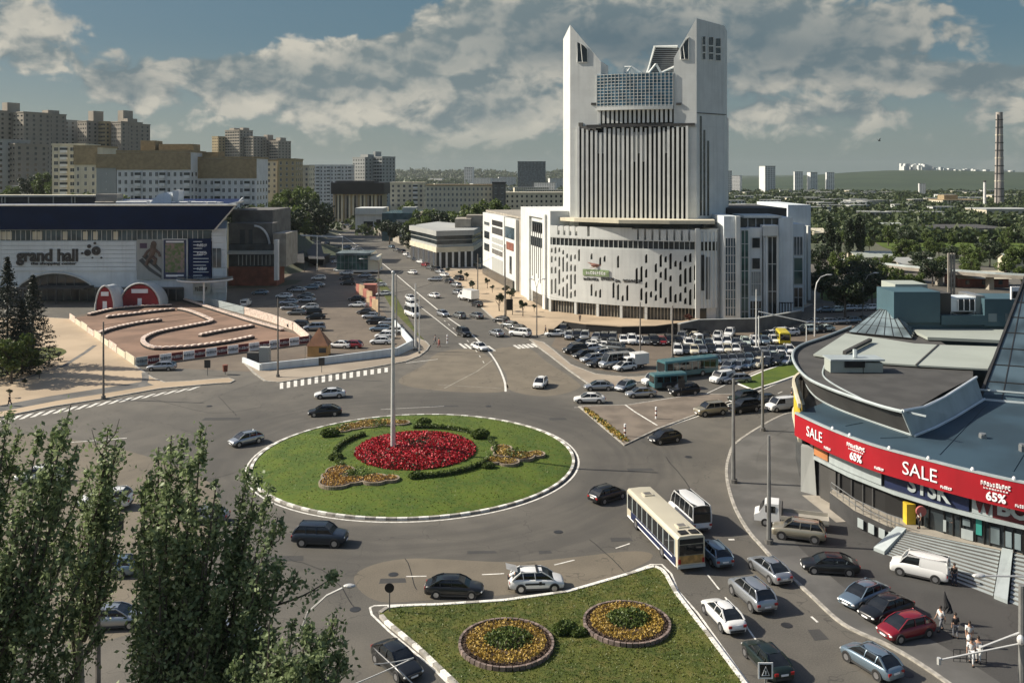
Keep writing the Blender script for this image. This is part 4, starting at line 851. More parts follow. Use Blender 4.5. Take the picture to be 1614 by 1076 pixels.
# lettering
cx_ = gx(77); DK = mat('letter_dark', (.03, .028, .03), .5)
text('grand hall', 16.0, 4.3, (gx(76), YF-.42, gz_(405)), R(1.2), DK, GH, 'lettering', ext=.25, bold=.035)
text('the shopping center', 11.8, .95, (gx(86), YF-.42, gz_(415.5)), R(1.2), DK, GH, 'lettering', ext=.2, bold=.02)
b = MB()
def ring(px, py, r0, r1):
    c = (gx(px), YF-.45, gz_(py)); k = 20; vs = []
    for rr in (r0, r1):
        for yo in (0, -.2): vs += [(c[0]+rr*math.cos(a*2*math.pi/k), c[1]+yo, c[2]+rr*1.0*math.sin(a*2*math.pi/k)) for a in range(k)]
    fs = []
    for i in range(k): j = (i+1) % k; fs += [(k+i, k+j, 3*k+j, 3*k+i), (2*k+i, 2*k+j, j, i), (3*k+i, 3*k+j, 2*k+j, 2*k+i)]
    b.add(vs, fs)
for a_ in ((153, 395, .25, 1.15), (139.5, 398, .01, .85), (142, 388, .01, .5), (151, 383, .01, .32), (131, 399, .01, .3), (147, 406, .01, .2), (161, 406, .01, .25)): ring(*a_)
b.build('emblem', DK, GH)
# posters and shop directory
def framed(name, x0, x1, y0, y1, m, fr, parent=GH, o=.55):
    b = MB(); b.box(gx(x0), gx(x1), YF-o, YF, gz_(y1), gz_(y0)); f = b.build(name, M[fr], parent); return f
po = framed('poster', 217, 256.5, 377, 440, 'cool_wall', 'block_grey')
b = MB(); b.add([(gx(x), YF-.62, gz_(y)) for x, y in ((220, 410), (226, 406), (237, 420), (256, 434), (255, 438), (236, 426))], [(0, 5, 4, 3, 2, 1)]); b.add([(gx(x), YF-.60, gz_(y)) for x, y in ((256, 430), (225, 404), (232, 399), (256, 424))], [(0, 3, 2, 1)])
b.build('board', mat('poster_dark', (.05, .055, .06), .6), po)
b = MB(); 
for pts_, w_ in ((((243, 386), (243, 396), (240, 403)), .75), (((240, 403), (247, 408), (245, 416)), .5), (((240, 403), (235, 410), (232, 417)), .5), (((243, 390), (252, 398), (254, 404)), .35), (((243, 390), (234, 396), (229, 404)), .35)):
    b.tube([(gx(x), YF-.72, gz_(y)) for x, y in pts_], w_, 6)
b.ell((gx(244), YF-.72, gz_(384.5)), .75, .2, .85, nu=10, nv=6, z0=-.95); b.build('rider', mat('poster_brown', (.13, .09, .07), .7), po)
b = MB(); b.box(gx(222), gx(233), YF-.64, YF-.55, gz_(391), gz_(383)); b.build('poster_badge', mat('poster_purple', (.08, .05, .09), .7), po)
p2 = framed('poster', 257.5, 297, 376, 440.5, 'navy', 'white_wall'); b = MB(); b.box(gx(259), gx(295), YF-.6, YF-.55, gz_(439.5), gz_(377.5)); b.build('poster_field', mat('poster_navy', (.03, .045, .10), .6, var=.3, scale=.8), p2)
b = MB(); b.box(gx(262), gx(292), YF-.65, YF-.6, gz_(429), gz_(383)); b.build('poster_picture', mat('poster_green', (.10, .17, .05), .7, scale=1.2, col2=(.32, .22, .20), detail=8), p2); b = MB(); b.box(gx(263), gx(291), YF-.66, YF-.6, gz_(435.5), gz_(432.5)); b.build('poster_strip', M['signwhite'], p2); b = MB(); b.box(gx(263), gx(291), YF-.66, YF-.6, gz_(382), gz_(379.5)); b.build('poster_strip', M['signwhite'], p2)
p3 = framed('shop_directory', 298, 334, 376, 440, 'navy', 'navy'); b = MB(); rr_ = random.Random(2)
for i in range(11): y = 380+i*5.3; w_ = rr_.choice([14, 20, 24]); b.box(gx(306), gx(306+w_), YF-.66, YF-.55, gz_(y+1.2), gz_(y)); 
b.build('text_lines', M['cool_wall'], p3); 
for y in (399, 423, 386): scribble(2.6, .8, (gx(320), YF-.7, gz_(y)), 0, M['signwhite'], p3, 6)
b = MB(); b.box(gx(336), gx(349), YF-.6, YF-.35, gz_(421), gz_(391)); wn_ = b.build('window', M['glass_blue'], GH); b = MB(); b.box(gx(342), gx(342.6), YF-.66, YF-.6, gz_(421), gz_(391)); b.build('frame', M['white_wall2'], wn_)
b = MB(); b.box(gx(307), gx(333), YF-1.2, YF-.6, gz_(463), gz_(446)); sg = b.build('banner', M['trim'], GH); scribble(3.2, 1.2, (gx(320), YF-1.25, gz_(454)), 0, DK, sg, 6)
b = MB(); c_ = Vector((gx(330), YF-3, 0)); b.add([(c_.x+7*math.cos(a*math.pi/16)*(1 if True else 1), c_.y-6.5*math.sin(a*math.pi/16)-0, gz_(439)+z) for z in (0, 1.0) for a in range(17)], [tuple(range(17)), tuple(range(17, 34))[::-1]]+[(a, a+17, a+18, a+1) for a in range(16)]); cn = b.build('round_canopy', M['glass_blue'], GH)
b = MB(); b.tube([(c_.x+7*math.cos(a*math.pi/16), c_.y-6.5*math.sin(a*math.pi/16), gz_(437.5)) for a in range(17)], .22, 5); b.tube([(c_.x+1.5, c_.y-5.5, 0), (c_.x+1.5, c_.y-5.5, gz_(438))], .22, 8); b.build('canopy_rim', M['white_wall2'], cn)
# red igloo tents in front
def tent(label, px, py, w_, h_, dep, m):
    c = G(px, py); root = thing('arched_tent', label, 'tent', tuple(c), group='arched tents beside the kart track'); b = MB(); k = 14; vs = []
    for yy, sc_k in ((0, 1.0), (dep*.6, .97), (dep, .8)):
        vs += [(c.x+w_/2*sc_k*math.cos(math.pi*a/k), c.y+yy, h_*sc_k*math.sin(math.pi*a/k)) for a in range(k+1)]
    n = k+1; b.add(vs, [(i*n+a, i*n+a+1, (i+1)*n+a+1, (i+1)*n+a) for i in range(2) for a in range(k)]+[tuple(2*n+a for a in range(n))[::-1]]); b.build('cover', M['cool_wall'], root, smooth=True)
    f = MB(); f.add([(c.x+w_/2*.93*math.cos(math.pi*a/k), c.y+.12, h_*.93*math.sin(math.pi*a/k)) for a in range(n)], [tuple(range(n))]); fo = f.build('front', M[m], root)
    e = MB(); e.tube([(c.x+w_/2*math.cos(math.pi*a/k), c.y, h_*math.sin(math.pi*a/k)) for a in range(n)], .22, 5); e.build('rim', M['white_wall'], root)
    e = MB(); e.box(c.x-w_*.2, c.x+w_*.2, c.y-.0, c.y+.1, h_*.58, h_*.75); e.box(c.x-.5, c.x+.5, c.y, c.y+.1, .1, 2.2); e.build('sign_and_door', M['signwhite'], fo)
mat('tent_red', (.27, .015, .022), .6, var=.15)
tent('small red-fronted arched tent beside the kart track', 165, 489, 4.6, 6.0, 8, 'tent_red'); tent('large red-fronted arched tent behind the kart track', 220, 484, 10.2, 6.0, 8, 'tent_red')
b = MB(); c = G(212, 470); b.ell((c.x, c.y, 0), 8.0, 5, 7.4, nu=24, nv=8, z0=0); tag(b.build('air_dome', M['trim'], smooth=True), 'pale inflated dome between the two red arched tents', 'dome')
k_ = thing('kiosk', 'red box kiosk with a dark doorway beside the large red tent', 'kiosk', tuple(G(270, 474))); c = G(270, 474); b = MB(); b.box(c.x-3.6, c.x+3.6, c.y, c.y+4, 0, 5.8); b.build('kiosk_body', M['tent_red'], k_)
b = MB(); b.box(c.x-2.0, c.x+2.2, c.y-.05, c.y, 0, 2.8); b.build('doorway', M['black'], k_); b = MB(); b.box(c.x-2.2, c.x+2.2, c.y-.12, c.y, 3.2, 4.3); b.box(c.x-1.6, c.x+1.6, c.y-.12, c.y, 4.6, 5.2); b.build('sign', M['signwhite'], k_)
# ================================================================ CURVED MALL ON THE RIGHT
ML = thing('mall_building', 'round-cornered mall with a dark blue canopy roof and red SALE banners', 'mall', (48, 90, 0))
ZC = 8.1
edge = smooth([Vector((29.6, 92.6, 0)), Vector((29.9, 91.0, 0)), Vector((31.2, 86.4, 0)), Vector((33.2, 81.6, 0)), Vector((36.2, 77.4, 0)), Vector((38.7, 74.3, 0)), Vector((41.4, 71.6, 0)), Vector((47, 67.2, 0)), Vector((55, 62.8, 0)), Vector((66, 59, 0))], 6)
E2 = [(p.x, p.y) for p in edge]
b = MB(); b.prism(E2+[(90, 62), (90, 130), (60, 120), (42, 104), (35.2, 98.5), (33.6, 96.6)], ZC-.35, ZC); b.build('canopy_roof', M['roof_blue'], ML)
def off2(P, o):
    out = []
    for i, p in enumerate(P):
        d = Vector(P[min(i+1, len(P)-1)])-Vector(P[max(i-1, 0)]); d.normalize(); out.append((p[0]+d.y*o, p[1]-d.x*o))
    return out
for q0_, q1_ in (((38, 79), (52, 97)), ((42, 74.5), (57, 94)), ((47.5, 70), (64, 92)), ((54.5, 66), (72, 90)), ((34.8, 84), (37.5, 84.2)), ((33, 88), (35.2, 89.2))): b = MB(); b.wall(q0_, q1_, .12, ZC+.002, ZC+.05); b.build('roof_seam', M['roof_blue'], ML)
for x_, y_, h_ in ((46, 80, .5), (50, 77, .35), (55, 84, .6), (44.5, 84, .3), (58, 78, .45)): b = MB(); b.box(x_-.25, x_+.25, y_-.25, y_+.25, ZC+.002, ZC+h_); b.tube([(x_, y_, ZC+h_), (x_, y_, ZC+h_+.15)], .32, 8); b.build('roof_vent', M['grey_metal'], ML)
b = MB(); b.ribbon(off2(E2, -.02), .35, ZC, h=.16); b.build('canopy_edge', M['trim'], ML)
b = MB(); b.ribbon(off2(E2, .08), .14, ZC-2.25, h=2.2); bn = b.build('sale_banner', M['red_banner'], ML)
ar_ = [0]
for p, q in zip(E2[:-1], E2[1:]): ar_.append(ar_[-1]+(Vector(q)-Vector(p)).length)
def eat(px, o=0.0):                             # point on the canopy edge seen at pixel column px
    best = None
    for i in range(len(E2)-1):
        for k_ in range(8):
            q = Vector(E2[i]).lerp(Vector(E2[i+1]), k_/8); e = abs(CX+F*q.x/q.y-px)
            if best is None or e < best[0]: d = (Vector(E2[i+1])-Vector(E2[i])).normalized(); best = (e, q, d)
    q, d = best[1:]; return q+Vector((d.y, -d.x))*o, d
def bx_text(s, px, w_, h_, dz, m='signwhite', o=.18, name='lettering', sub=bn, **k):
    q, d = eat(px, o); return text(s, w_, h_, (q.x, q.y, ZC-1.15+dz), math.atan2(d.y, d.x), M[m], sub, name, ext=.05, **k)
def bx_scr(px, w_, h_, dz, n, o=.2):
    q, d = eat(px, o); scribble(w_, h_, (q.x, q.y, ZC-1.15+dz), math.atan2(d.y, d.x), M['signwhite'], bn, n)
bx_text('SALE', 1286, 2.6, 1.0, .1, o=.19); bx_text('SALE', 1451, 3.1, 1.15, .05, o=.19)
for px in (1352, 1571): bx_scr(px, 2.3, .38, .55, 10, .19); bx_scr(px, 1.9, .12, .18, 9, .19); bx_text('65%', px, 1.5, .75, -.42, o=.19, bold=.03)
for px in (1307, 1388, 1494, 1612): bx_scr(px, 1.0, .26, -.7, 6, .2)
b = MB()
for px in (1313, 1340, 1402, 1463, 1533, 1598): q, d = eat(px, .02); b.ell((q.x, q.y, ZC+.2), .16, .16, .22, nu=8, nv=4, z0=-.9)
b.build('canopy_lamps', M['signwhite'], ML)
# walls under the canopy
wl = [(31.2, 95.5), (31.3, 91.5), (32.6, 86.5), (34.5, 82), (37.2, 78), (38.9, 76.2), (42.2, 73.1), (48, 68.8), (56, 64.5), (66, 61)]
b = MB(); b.prism(wl+[(90, 64), (90, 126), (56, 124), (38, 110), (33, 100)], 0, ZC-.36); b.build('mall_walls', M['darkgrey'], ML)
TZ = 1.8                                         # terrace level
def wpt(px):
    best = None
    for i in range(len(wl)-1):
        for k_ in range(20):
            q = Vector(wl[i]).lerp(Vector(wl[i+1]), k_/20); e = abs(CX+F*q.x/q.y-px)
            if best is None or e < best[0]: best = (e, q, i+k_/20)
    return best
def wseg(x0, x1, o):
    t0, t1 = wpt(x0)[2], wpt(x1)[2]; n = 5; P = []
    for k_ in range(n+1):
        t = t0+(t1-t0)*k_/n; i = min(int(t), len(wl)-2); P.append(tuple(Vector(wl[i]).lerp(Vector(wl[i+1]), t-i)))
    return off2(P, o)
def wband(name, x0, x1, z0, z1, m, o=.12, th=.12, parent=ML): b = MB(); b.ribbon(wseg(x0, x1, o), th, z0, h=z1-z0); return b.build(name, M[m], parent)
wband('ledge', 1292, 1700, 4.0, 4.32, 'trim', .35, .9)
mat('sign_orange', (.42, .17, .06), .6); mat('sign_navy', (.010, .018, .06), .5); mat('sign_maroon', (.10, .008, .012), .5)
wband('shop_sign', 1291, 1311, 4.4, 6.1, 'sign_orange', .5); wband('shop_sign', 1315, 1397, 4.4, 6.5, 'trim', .5)
sn = wband('shop_sign', 1399, 1532, 4.36, 7.0, 'sign_navy', .5); q = wpt(1470); d = (Vector(wl[5])-Vector(wl[4])).normalized()
def wtext(s, px, w_, h_, z, m, sub, o=.6, **k):
    e, q, t = wpt(px); i = min(int(t), len(wl)-2); d = (Vector(wl[i+1])-Vector(wl[i])).normalized(); q = q+Vector((d.y, -d.x))*o
    return text(s, w_, h_, (q.x, q.y, z), math.atan2(d.y, d.x), M[m], sub, 'lettering', ext=.05, **k)
wtext('STSK', 1470, 4.0, 1.5, 5.45, 'trim', sn, .62, bold=.03)
sw = wband('shop_sign', 1534, 1568, 4.36, 7.0, 'trim', .52, .14); wtext('W', 1553, 1.5, 1.5, 5.3, 'sign_maroon', sw, .64, bold=.05)
sr = wband('shop_sign', 1569, 1800, 4.36, 7.0, 'sign_maroon', .5); wtext('BO', 1600, 2.4, 1.4, 5.4, 'trim', sr, .62, bold=.05)
# shop windows on the terrace level
sg = wband('shopfront', 1460, 1660, TZ, 4.0, 'glass', .1, .1); b = MB(); 
for px in (1462, 1486, 1500, 1512, 1518, 1534, 1549, 1560, 1580, 1598, 1612, 1628, 1644): e, q, t = wpt(px); b.box(q.x-.05, q.x+.05, q.y-.32, q.y-.15, TZ, 4.0)
b.build('frames', M['black'], sg)
for x0, x1, z0, z1, m_ in ((1538, 1547, 2.5, 3.9, 'teal_panel'), (1516, 1534, TZ+.05, 2.7, 'trim'), (1488, 1494, 2.0, 3.0, 'trim'), (1562, 1577, 2.1, 3.5, 'glass_pale'), (1584, 1594, 2.1, 3.4, 'glass_pale'), (1601, 1610, 2.1, 3.4, 'glass_pale'), (1520, 1531, 3.0, 3.6, 'glass_pale')):
    if m_ == 'teal_panel': mat(m_, (.03, .24, .20), .5)
    wband('poster', x0, x1, z0, z1, m_, .26, .06, sg)
wband('shopfront', 1330, 1455, .3, 4.0, 'black', .1, .1); wband('corner_wall', 1296, 1320, 0, 4.0, 'roof_dark', .1, .14)
for px in (1325, 1343, 1360, 1378): e, q, t = wpt(px); b = MB(); b.box(q.x-.2, q.x+.1, q.y-.35, q.y-.12, 0, 4); b.build('pillar', M['darkgrey'], ML)
b = MB(); e, q, t = wpt(1448); b.tube([(q.x-.2, q.y-1.2, 3.35), (q.x-.2, q.y-1.0, 3.35)], .45, 14); b.build('round_sign', M['cloth_pink'], ML)
b = MB(); b.add([(30.0, 92.3, 0), (31.2, 91.0, 0), (31.3, 92.4, 0), (30.7, 93.2, 0), (29.9, 91.9, 4.9), (30.9, 91.0, 4.9), (31.0, 92.0, 4.9), (30.3, 92.8, 4.9)], [(0,1,5,4), (1,2,6,5), (2,3,7,6), (3,0,4,7), (4,5,6,7)]); b.build('buttress', M['block_grey'], ML)
# terrace and stairs
tp = [(33.2, 84.5), (34.6, 79.6), (34.7, 77.6), (42.1, 72.6), (48, 68.9), (56, 64.9)]
b = MB(); T2 = [(31.9, 88.2), (31.3, 87.4), (31.9, 82.8), (33.4, 79.2), (34.6, 77.7), (42, 72.8), (47.5, 69.4), (56, 64.3), (60, 63), (60, 66), (50, 70), (44, 74), (38, 79), (34, 85)]
b.prism(T2, 0, TZ); tr = b.build('terrace', M['concrete'], ML)
u = (Vector((38.9, 67.6))-Vector((32.5, 76.7))).normalized(); v_ = Vector((-u.y, u.x)); 
B0 = Vector((32.5, 76.6)); Tn = 12; top0 = Vector((34.6, 77.8)); ud = (Vector((42, 72.9))-top0).normalized(); vd = Vector((-ud.y, ud.x))
u2 = (Vector((38.7, 67.6))-Vector((32.4, 76.9))).normalized()
def SL(a, t): return (top0+ud*a).lerp(Vector((32.4, 76.9))+u2*a*1.27, t)
def stair(a0, a1, name):
    b = MB()
    for i in range(Tn):
        ta, tb = 1-i/Tn, 1-(i+1)/Tn; q = [SL(a0, ta), SL(a1, ta), SL(a1, tb), SL(a0, tb)]; b.prism([(p.x, p.y) for p in q], 0, TZ*(i+1)/Tn, 0, 1)
    return b.build(name, [M['concrete_dark'], M['trim']], ML)
stair(0, 7.2, 'stairs'); stair(8.2, 18, 'stairs')
for a_ in (-.45, 7.7):
    b = MB(); P_ = [SL(a_-.4, 1.06), SL(a_+.4, 1.06), SL(a_+.4, 0), SL(a_-.4, 0)]; b.add([(p.x, p.y, 0) for p in P_]+[(p.x, p.y, z) for p, z in zip(P_, (.4, .4, TZ+.25, TZ+.25))], [(0,1,5,4), (1,2,6,5), (2,3,7,6), (3,0,4,7), (4,5,6,7)]); b.build('stair_cheek', M['trim'], ML)
b = MB(); b.ribbon(off2([(31.35, 87.4), (31.9, 82.8), (33.4, 79.2), (34.5, 77.8)], .06), .1, .1, h=1.62); b.build('wall_cladding', M['darkgrey'], ML)
b = MB(); fr_ = [(31.35, 87.2), (31.95, 82.6), (33.4, 79.1), (34.3, 77.9)]
for z in (TZ+.5, TZ+1.0): b.tube([(x, y, z) for x, y in fr_], .04, 5)
for p, q in zip(fr_[:-1], fr_[1:]):
    for k_ in range(4): x = p[0]+(q[0]-p[0])*k_/4; y = p[1]+(q[1]-p[1])*k_/4; b.tube([(x, y, TZ), (x, y, TZ+1)], .035, 5)
b.build('railing', M['grey_metal'], ML)
b = MB(); o_ = [(32.0, 82.4), (33.3, 79.1), (34.2, 77.8)]
for i, (x, y) in enumerate(((32.25, 81.7), (32.75, 80.5), (33.25, 79.4), (33.75, 78.5))): b.obox((x-.24, y-.12), (.4, -1), .06, -.35, .35, .55, 1.4)
b.build('wall_posters', M['trim'], ML)
b = MB(); b.box(35.2, 36.0, 79.2, 80.0, TZ, TZ+1.8); cb = tag(b.build('yellow_stand', M['yellow']), 'small yellow stand on the mall terrace', 'stand')
ra = MB(); ra.sheet([(p.x, p.y) for p in GP([(1264, 782), (1330, 782), (1345, 823), (1318, 825)])], .135); struct('ramp_mat', ra, M['concrete'])
# --- upper drum
ZD = 10.6
up_ = smooth([Vector(p) for p in ((50, 131, 0), (43.5, 123, 0), (37.5, 116, 0), (34.3, 108.5, 0), (32.6, 99, 0), (33.2, 93.1, 0), (35.5, 86.4, 0), (36.9, 83.9, 0))], 6)
lo_ = smooth([Vector(p) for p in ((50.5, 130, 0), (44.5, 122.5, 0), (38.8, 115.5, 0), (35.6, 108, 0), (34.0, 100, 0), (34.4, 94.6, 0), (36.2, 89.2, 0), (38.05, 84.6, 0))], 6)
n = len(up_); b = MB(); vs = [(p.x, p.y, ZD) for p in up_]+[(p.x, p.y, ZC+.02) for p in lo_]; b.add(vs, [(n+i, n+i+1, i+1, i) for i in range(n-1)]); b.build('drum_wall', M['roof_dark'], ML, smooth=True)
b = MB(); b.tube([(p.x, p.y, ZD) for p in up_], .17, 6); b.tube([(p.x, p.y, ZC+.15) for p in lo_], .17, 6); b.tube([(36.9, 83.9, ZD), (38.05, 84.4, ZC+.15)], .14, 6); b.build('drum_trim', M['trim'], ML)
dk = [(p.x, p.y) for p in up_]
b = MB(); b.sheet(dk+[(40.5, 87.5), (44.5, 92), (51.5, 99.2), (56, 108), (60, 131)], ZD-.25); b.build('drum_deck', M['roof_dark'], ML)
b = MB(); w1 = [(36.9, 83.9, ZD), (40.2, 86.6, ZD-.35), (44.5, 91.2, ZD-.5), (51.6, 98.7, ZD-.2)]; w0 = [(38.1, 84.4, ZC+.02), (41.5, 87.3, ZC+.02), (45.5, 91.2, ZC+.02), (52.1, 98.2, ZC+.02)]
b.add(w1+w0, [(i, 4+i, 5+i, i+1) for i in range(3)]); b.build('gable_wall', M['trim'], ML)
b = MB(); b.tube([Vector(p)+Vector((0, 0, .1)) for p in w1], .16, 6); b.tube([Vector(p)+Vector((.1, -.1, .1)) for p in w0], .14, 6); b.build('gable_trim', M['cool_wall'], ML)
def dsheet(name, pts, z, m, th=.2, parent=ML): b = MB(); b.prism([(p.x, p.y) for p in GP(pts, z)], z-th, z); return b.build(name, M[m], parent)
dsheet('pale_roof', [(1282, 558), (1333, 525), (1397, 534), (1441, 541), (1479, 543), (1573, 546), (1557, 581), (1444, 575), (1380, 571), (1306, 562)], ZD+.1, 'roof_pale')
dsheet('pale_roof', [(1420, 511), (1590, 516), (1579, 536), (1462, 531)], ZD+.3, 'roof_pale', .4)
b = MB(); P_ = [G(1444, 575, ZD+.12), G(1479, 543, ZD+.12)]; b.tube(P_, .12, 4); P_ = [G(1331, 556, ZD+.5), G(1372, 535.5, ZD+.5)]; b.tube(P_, .3, 4); b.build('roof_beam', M['roof_dark'], ML)
rl = smooth([G(1300, 575, ZD-.2), G(1297, 590, ZD-.2), G(1310, 603, ZD-.2), G(1345, 622, ZD-.2), G(1380, 637, ZD-.2), G(1460, 656, ZD-.2)], 5); b = MB(); b.tube(rl, .10, 5); b.build('deck_gutter', M['trim'], ML)
b = MB(); c = G(1345, 584, ZD-.2); b.box(c.x-3.0, c.x+.7, c.y-1.0, c.y+1.0, ZD-.2, ZD+1.1); b.box(c.x+.8, c.x+3.0, c.y-1.0, c.y+.6, ZD-.2, ZD+.9); un = b.build('roof_unit', M['roof_pale'], ML)
b = MB(); b.box(c.x-3.0, c.x+3.2, c.y-1.1, c.y+1.6, ZD+1.12, ZD+1.3); b.tube([(c.x+.2, c.y, ZD+1.3), (c.x+.3, c.y+.3, ZD+2.2)], .25, 6); b.build('unit_lid', M['trim'], un)
b = MB(); b.box(c.x-1.4, c.x+.9, c.y-1.14, c.y-1.02, ZD+.4, ZD+1.08); b.build('unit_vent', M['black'], un)
# skylight pyramid
ba = [G(1334, 524, ZD), G(1438, 530, ZD), G(1446, 541-6, ZD), G(1420, 506, ZD), G(1372, 503, ZD)]
q0, q1, q2, q3 = G(1336, 523, ZD), G(1438, 533, ZD), G(1452, 505, ZD), G(1370, 500, ZD); tops = [Vector((0, 0, 2.6))+q0.lerp(q2, .40), Vector((0, 0, 2.6))+q1.lerp(q3, .42), Vector((0, 0, 2.6))+q2.lerp(q0, .3), Vector((0, 0, 2.6))+q3.lerp(q1, .3)]
b = MB(); b.add([q0, q1, q2, q3, *tops], [(0,1,5,4), (1,2,6,5), (2,3,7,6), (3,0,4,7), (4,5,6,7)]); sk = b.build('skylight', M['glass_pale'], ML)
b = MB()
for a0, a1, c0, c1 in ((q0, q1, tops[0], tops[1]), (q1, q2, tops[1], tops[2])):
    for i in range(8): b.tube([a0.lerp(a1, i/7), c0.lerp(c1, i/7)], .07, 4)
    for i in range(4): b.tube([a0.lerp(c0, i/3), a1.lerp(c1, i/3)], .07, 4)
b.build('skylight_bars', M['dark_metal'], sk)
# teal plant rooms behind
def tbox(name, x0, x1, Yb, y0, y1, m, dep=6, parent=ML): b = MB(); b.box(PX(x0, Yb), PX(x1, Yb), Yb, Yb+dep, ZY(y1, Yb), ZY(y0, Yb)); return b.build(name, M[m], parent)
b = MB(); b.box(PX(1408, 128), 84, 127.5, 131, ZD-3, ZD+1.2); b.build('upper_floor', M['teal'], ML)
tbox('teal_block', 1409, 1482, 127, 460, 508, 'teal'); tbox('teal_block', 1484, 1552, 127, 497, 512, 'teal', 4); tbox('teal_block', 1552, 1640, 127, 471, 514, 'teal'); tbox('roof_box', 1411, 1462, 133, 448, 464, 'roof_pale', 5)
tb = tbox('cabin', 1499, 1538, 128, 469, 491, 'cool_wall', 3); b = MB(); b.box(PX(1510, 127.9), PX(1537, 127.9), 127.85, 127.99, ZY(489, 128), ZY(471.5, 128)); cw_ = b.build('window', M['glass'], tb); b = MB()
for x in (1510, 1519, 1528, 1536): b.box(PX(x, 127.8), PX(x+1, 127.8), 127.78, 127.86, ZY(489, 128), ZY(471.5, 128))
b.build('frame', M['signwhite'], cw_)
b = MB(); Yq = 127.8; b.tube([(PX(1499, Yq), Yq, ZY(491, Yq)), (PX(1499, Yq), Yq, ZY(505, Yq))], .1, 4); b.tube([(PX(1536, Yq), Yq, ZY(491, Yq)), (PX(1536, Yq), Yq, ZY(507, Yq))], .1, 4); b.tube([(PX(1499, Yq), Yq, ZY(492, Yq)), (PX(1536, Yq), Yq, ZY(507, Yq))], .08, 4); b.tube([(PX(1536, Yq), Yq, ZY(492, Yq)), (PX(1505, Yq), Yq, ZY(504, Yq))], .08, 4); b.build('cabin_struts', M['grey_metal'], tb)
tbox('plant_room', 1482, 1499, 128, 462, 498, 'roof_dark', 5); tbox('plant_room', 1538, 1552, 128, 466, 500, 'grey_metal', 5)
for x0 in (1558, 1585): w_ = tbox('window', x0, x0+13, 126.95, 494, 507, 'glass_pale', .1); 
lt = tbox('roof_sign', 1594, 1625, 124, 452, 472, 'signwhite', .3); b = MB()
for i in range(10): x = PX(1596+i*2.5, 123.9); b.box(x, x+.12, 123.85, 123.98, ZY(470, 124), ZY(459, 124))
b.build('sign_bars', M['black'], lt)
# glass pyramid at the right
gp = [Vector((51.9, 98.6, ZC+.05)), Vector((62, 94.5, ZC+.05)), Vector((76, 93, ZC+.05)), Vector((74, 113, 24)), Vector((64.3, 111, 20.6)), Vector((67.5, 121, ZC))]
b = MB(); b.add(gp, [(0, 1, 4), (1, 2, 3), (1, 3, 4), (0, 4, 5)]); py_ = b.build('glass_pyramid', M['glass_blue'], ML)
b = MB()
for t in np.linspace(0, 1, 9): b.tube([gp[0].lerp(gp[4], t), gp[1].lerp(gp[4], t)] if t < 1 else [gp[4], gp[4]+Vector((.01, 0, 0))], .1, 4)
for t in np.linspace(0, 1, 6): b.tube([gp[0].lerp(gp[1], t), gp[4]], .07, 4)
for t in np.linspace(0, 1, 9): b.tube([gp[1].lerp(gp[4], t), gp[2].lerp(gp[3], t)], .1, 4)
for t in np.linspace(0, 1, 7): b.tube([gp[1].lerp(gp[2], t), gp[4].lerp(gp[3], t)], .07, 4)
b.tube([gp[0], gp[4]], .22, 5); b.build('glazing_bars', M['dark_metal'], py_)
b = MB(); b.tube([gp[0]-Vector((.2, .4, 0)), gp[1]-Vector((0, .5, 0)), gp[2]-Vector((0, .5, 0))], .2, 5); b.tube([gp[0]-Vector((.0, -.4, -.9)), gp[1]-Vector((0, -.3, -.9)), gp[2]-Vector((0, -.3, -.9))], .14, 5); b.build('pyramid_base', M['trim'], py_)
# curved lower facade with yellow panels at the left end of the drum
b = MB(); lf = smooth([Vector((39, 113, 0)), Vector((34.2, 106, 0)), Vector((32.3, 100, 0)), Vector((31.3, 96, 0)), (Vector((30.6, 93.2, 0)))], 5); b.ribbon([(p.x, p.y) for p in lf], .3, 0, h=8.9); b.build('curved_facade', M['glass'], ML); b = MB(); b.ribbon(off2([(p.x, p.y) for p in lf], .3), .14, 5.4, h=2.4); b.build('yellow_panel', M['yellow'], ML)
b = MB(); b.ribbon(off2([(p.x, p.y) for p in lf], .4), .3, 4.9, h=.45); b.ribbon(off2([(p.x, p.y) for p in lf], .4), .3, 8.5, h=.45); b.build('facade_trim', M['cream'], ML)
# ================================================================ LOW WALL ROUND THE LEFT CAR PARK
lw_ = thing('parapet_wall', 'long low white parapet wall around the left car park corner', 'wall', tuple(G(500, 575)))
def gwall(name, pts, th, h0, h1=None, m='cool_wall', parent=lw_):
    b = MB(); P = GP(pts); n = len(P)
    for i in range(n-1):
        a_, c_ = P[i], P[i+1]; k0 = h0+((h1 or h0)-h0)*i/(n-1); k1 = h0+((h1 or h0)-h0)*(i+1)/(n-1); b.wall(a_, c_, th, -.02, k0, 0, k1)
    return b.build(name, M[m], parent)
gwall('front_wall', [(411, 585), (500, 576), (560, 569), (625, 561)], .35, 1.3, 1.5); gwall('end_wall', [(625.6, 561), (650, 550)], .35, 1.5, 1.75); gwall('side_wall', [(649, 549), (640, 536), (622, 513)], .35, 1.7, 1.2); gwall('return_wall', [(410.5, 585), (383, 571)], .35, 1.2, .9)
kn = thing('notice_board', 'small grey notice board cabinet behind the left end of the parapet wall', 'cabinet', tuple(G(412, 572))); c = G(416, 571); b = MB(); b.box(c.x-.9, c.x+.9, c.y, c.y+1.2, 0, 2.6); b.build('cabinet', M['block_grey'], kn); b = MB(); b.box(c.x-3, c.x-1, c.y, c.y+.9, 0, 1.7); b.build('low_box', M['concrete_dark'], kn)
hut = thing('ticket_hut', 'tiny wooden hut with a steep brown pyramid roof behind the parapet wall', 'hut', tuple(G(501, 563))); c = G(501, 562); b = MB(); b.box(c.x-1.9, c.x+1.7, c.y, c.y+3, 0, 2.0); b.build('walls', M['orange_wood'], hut)
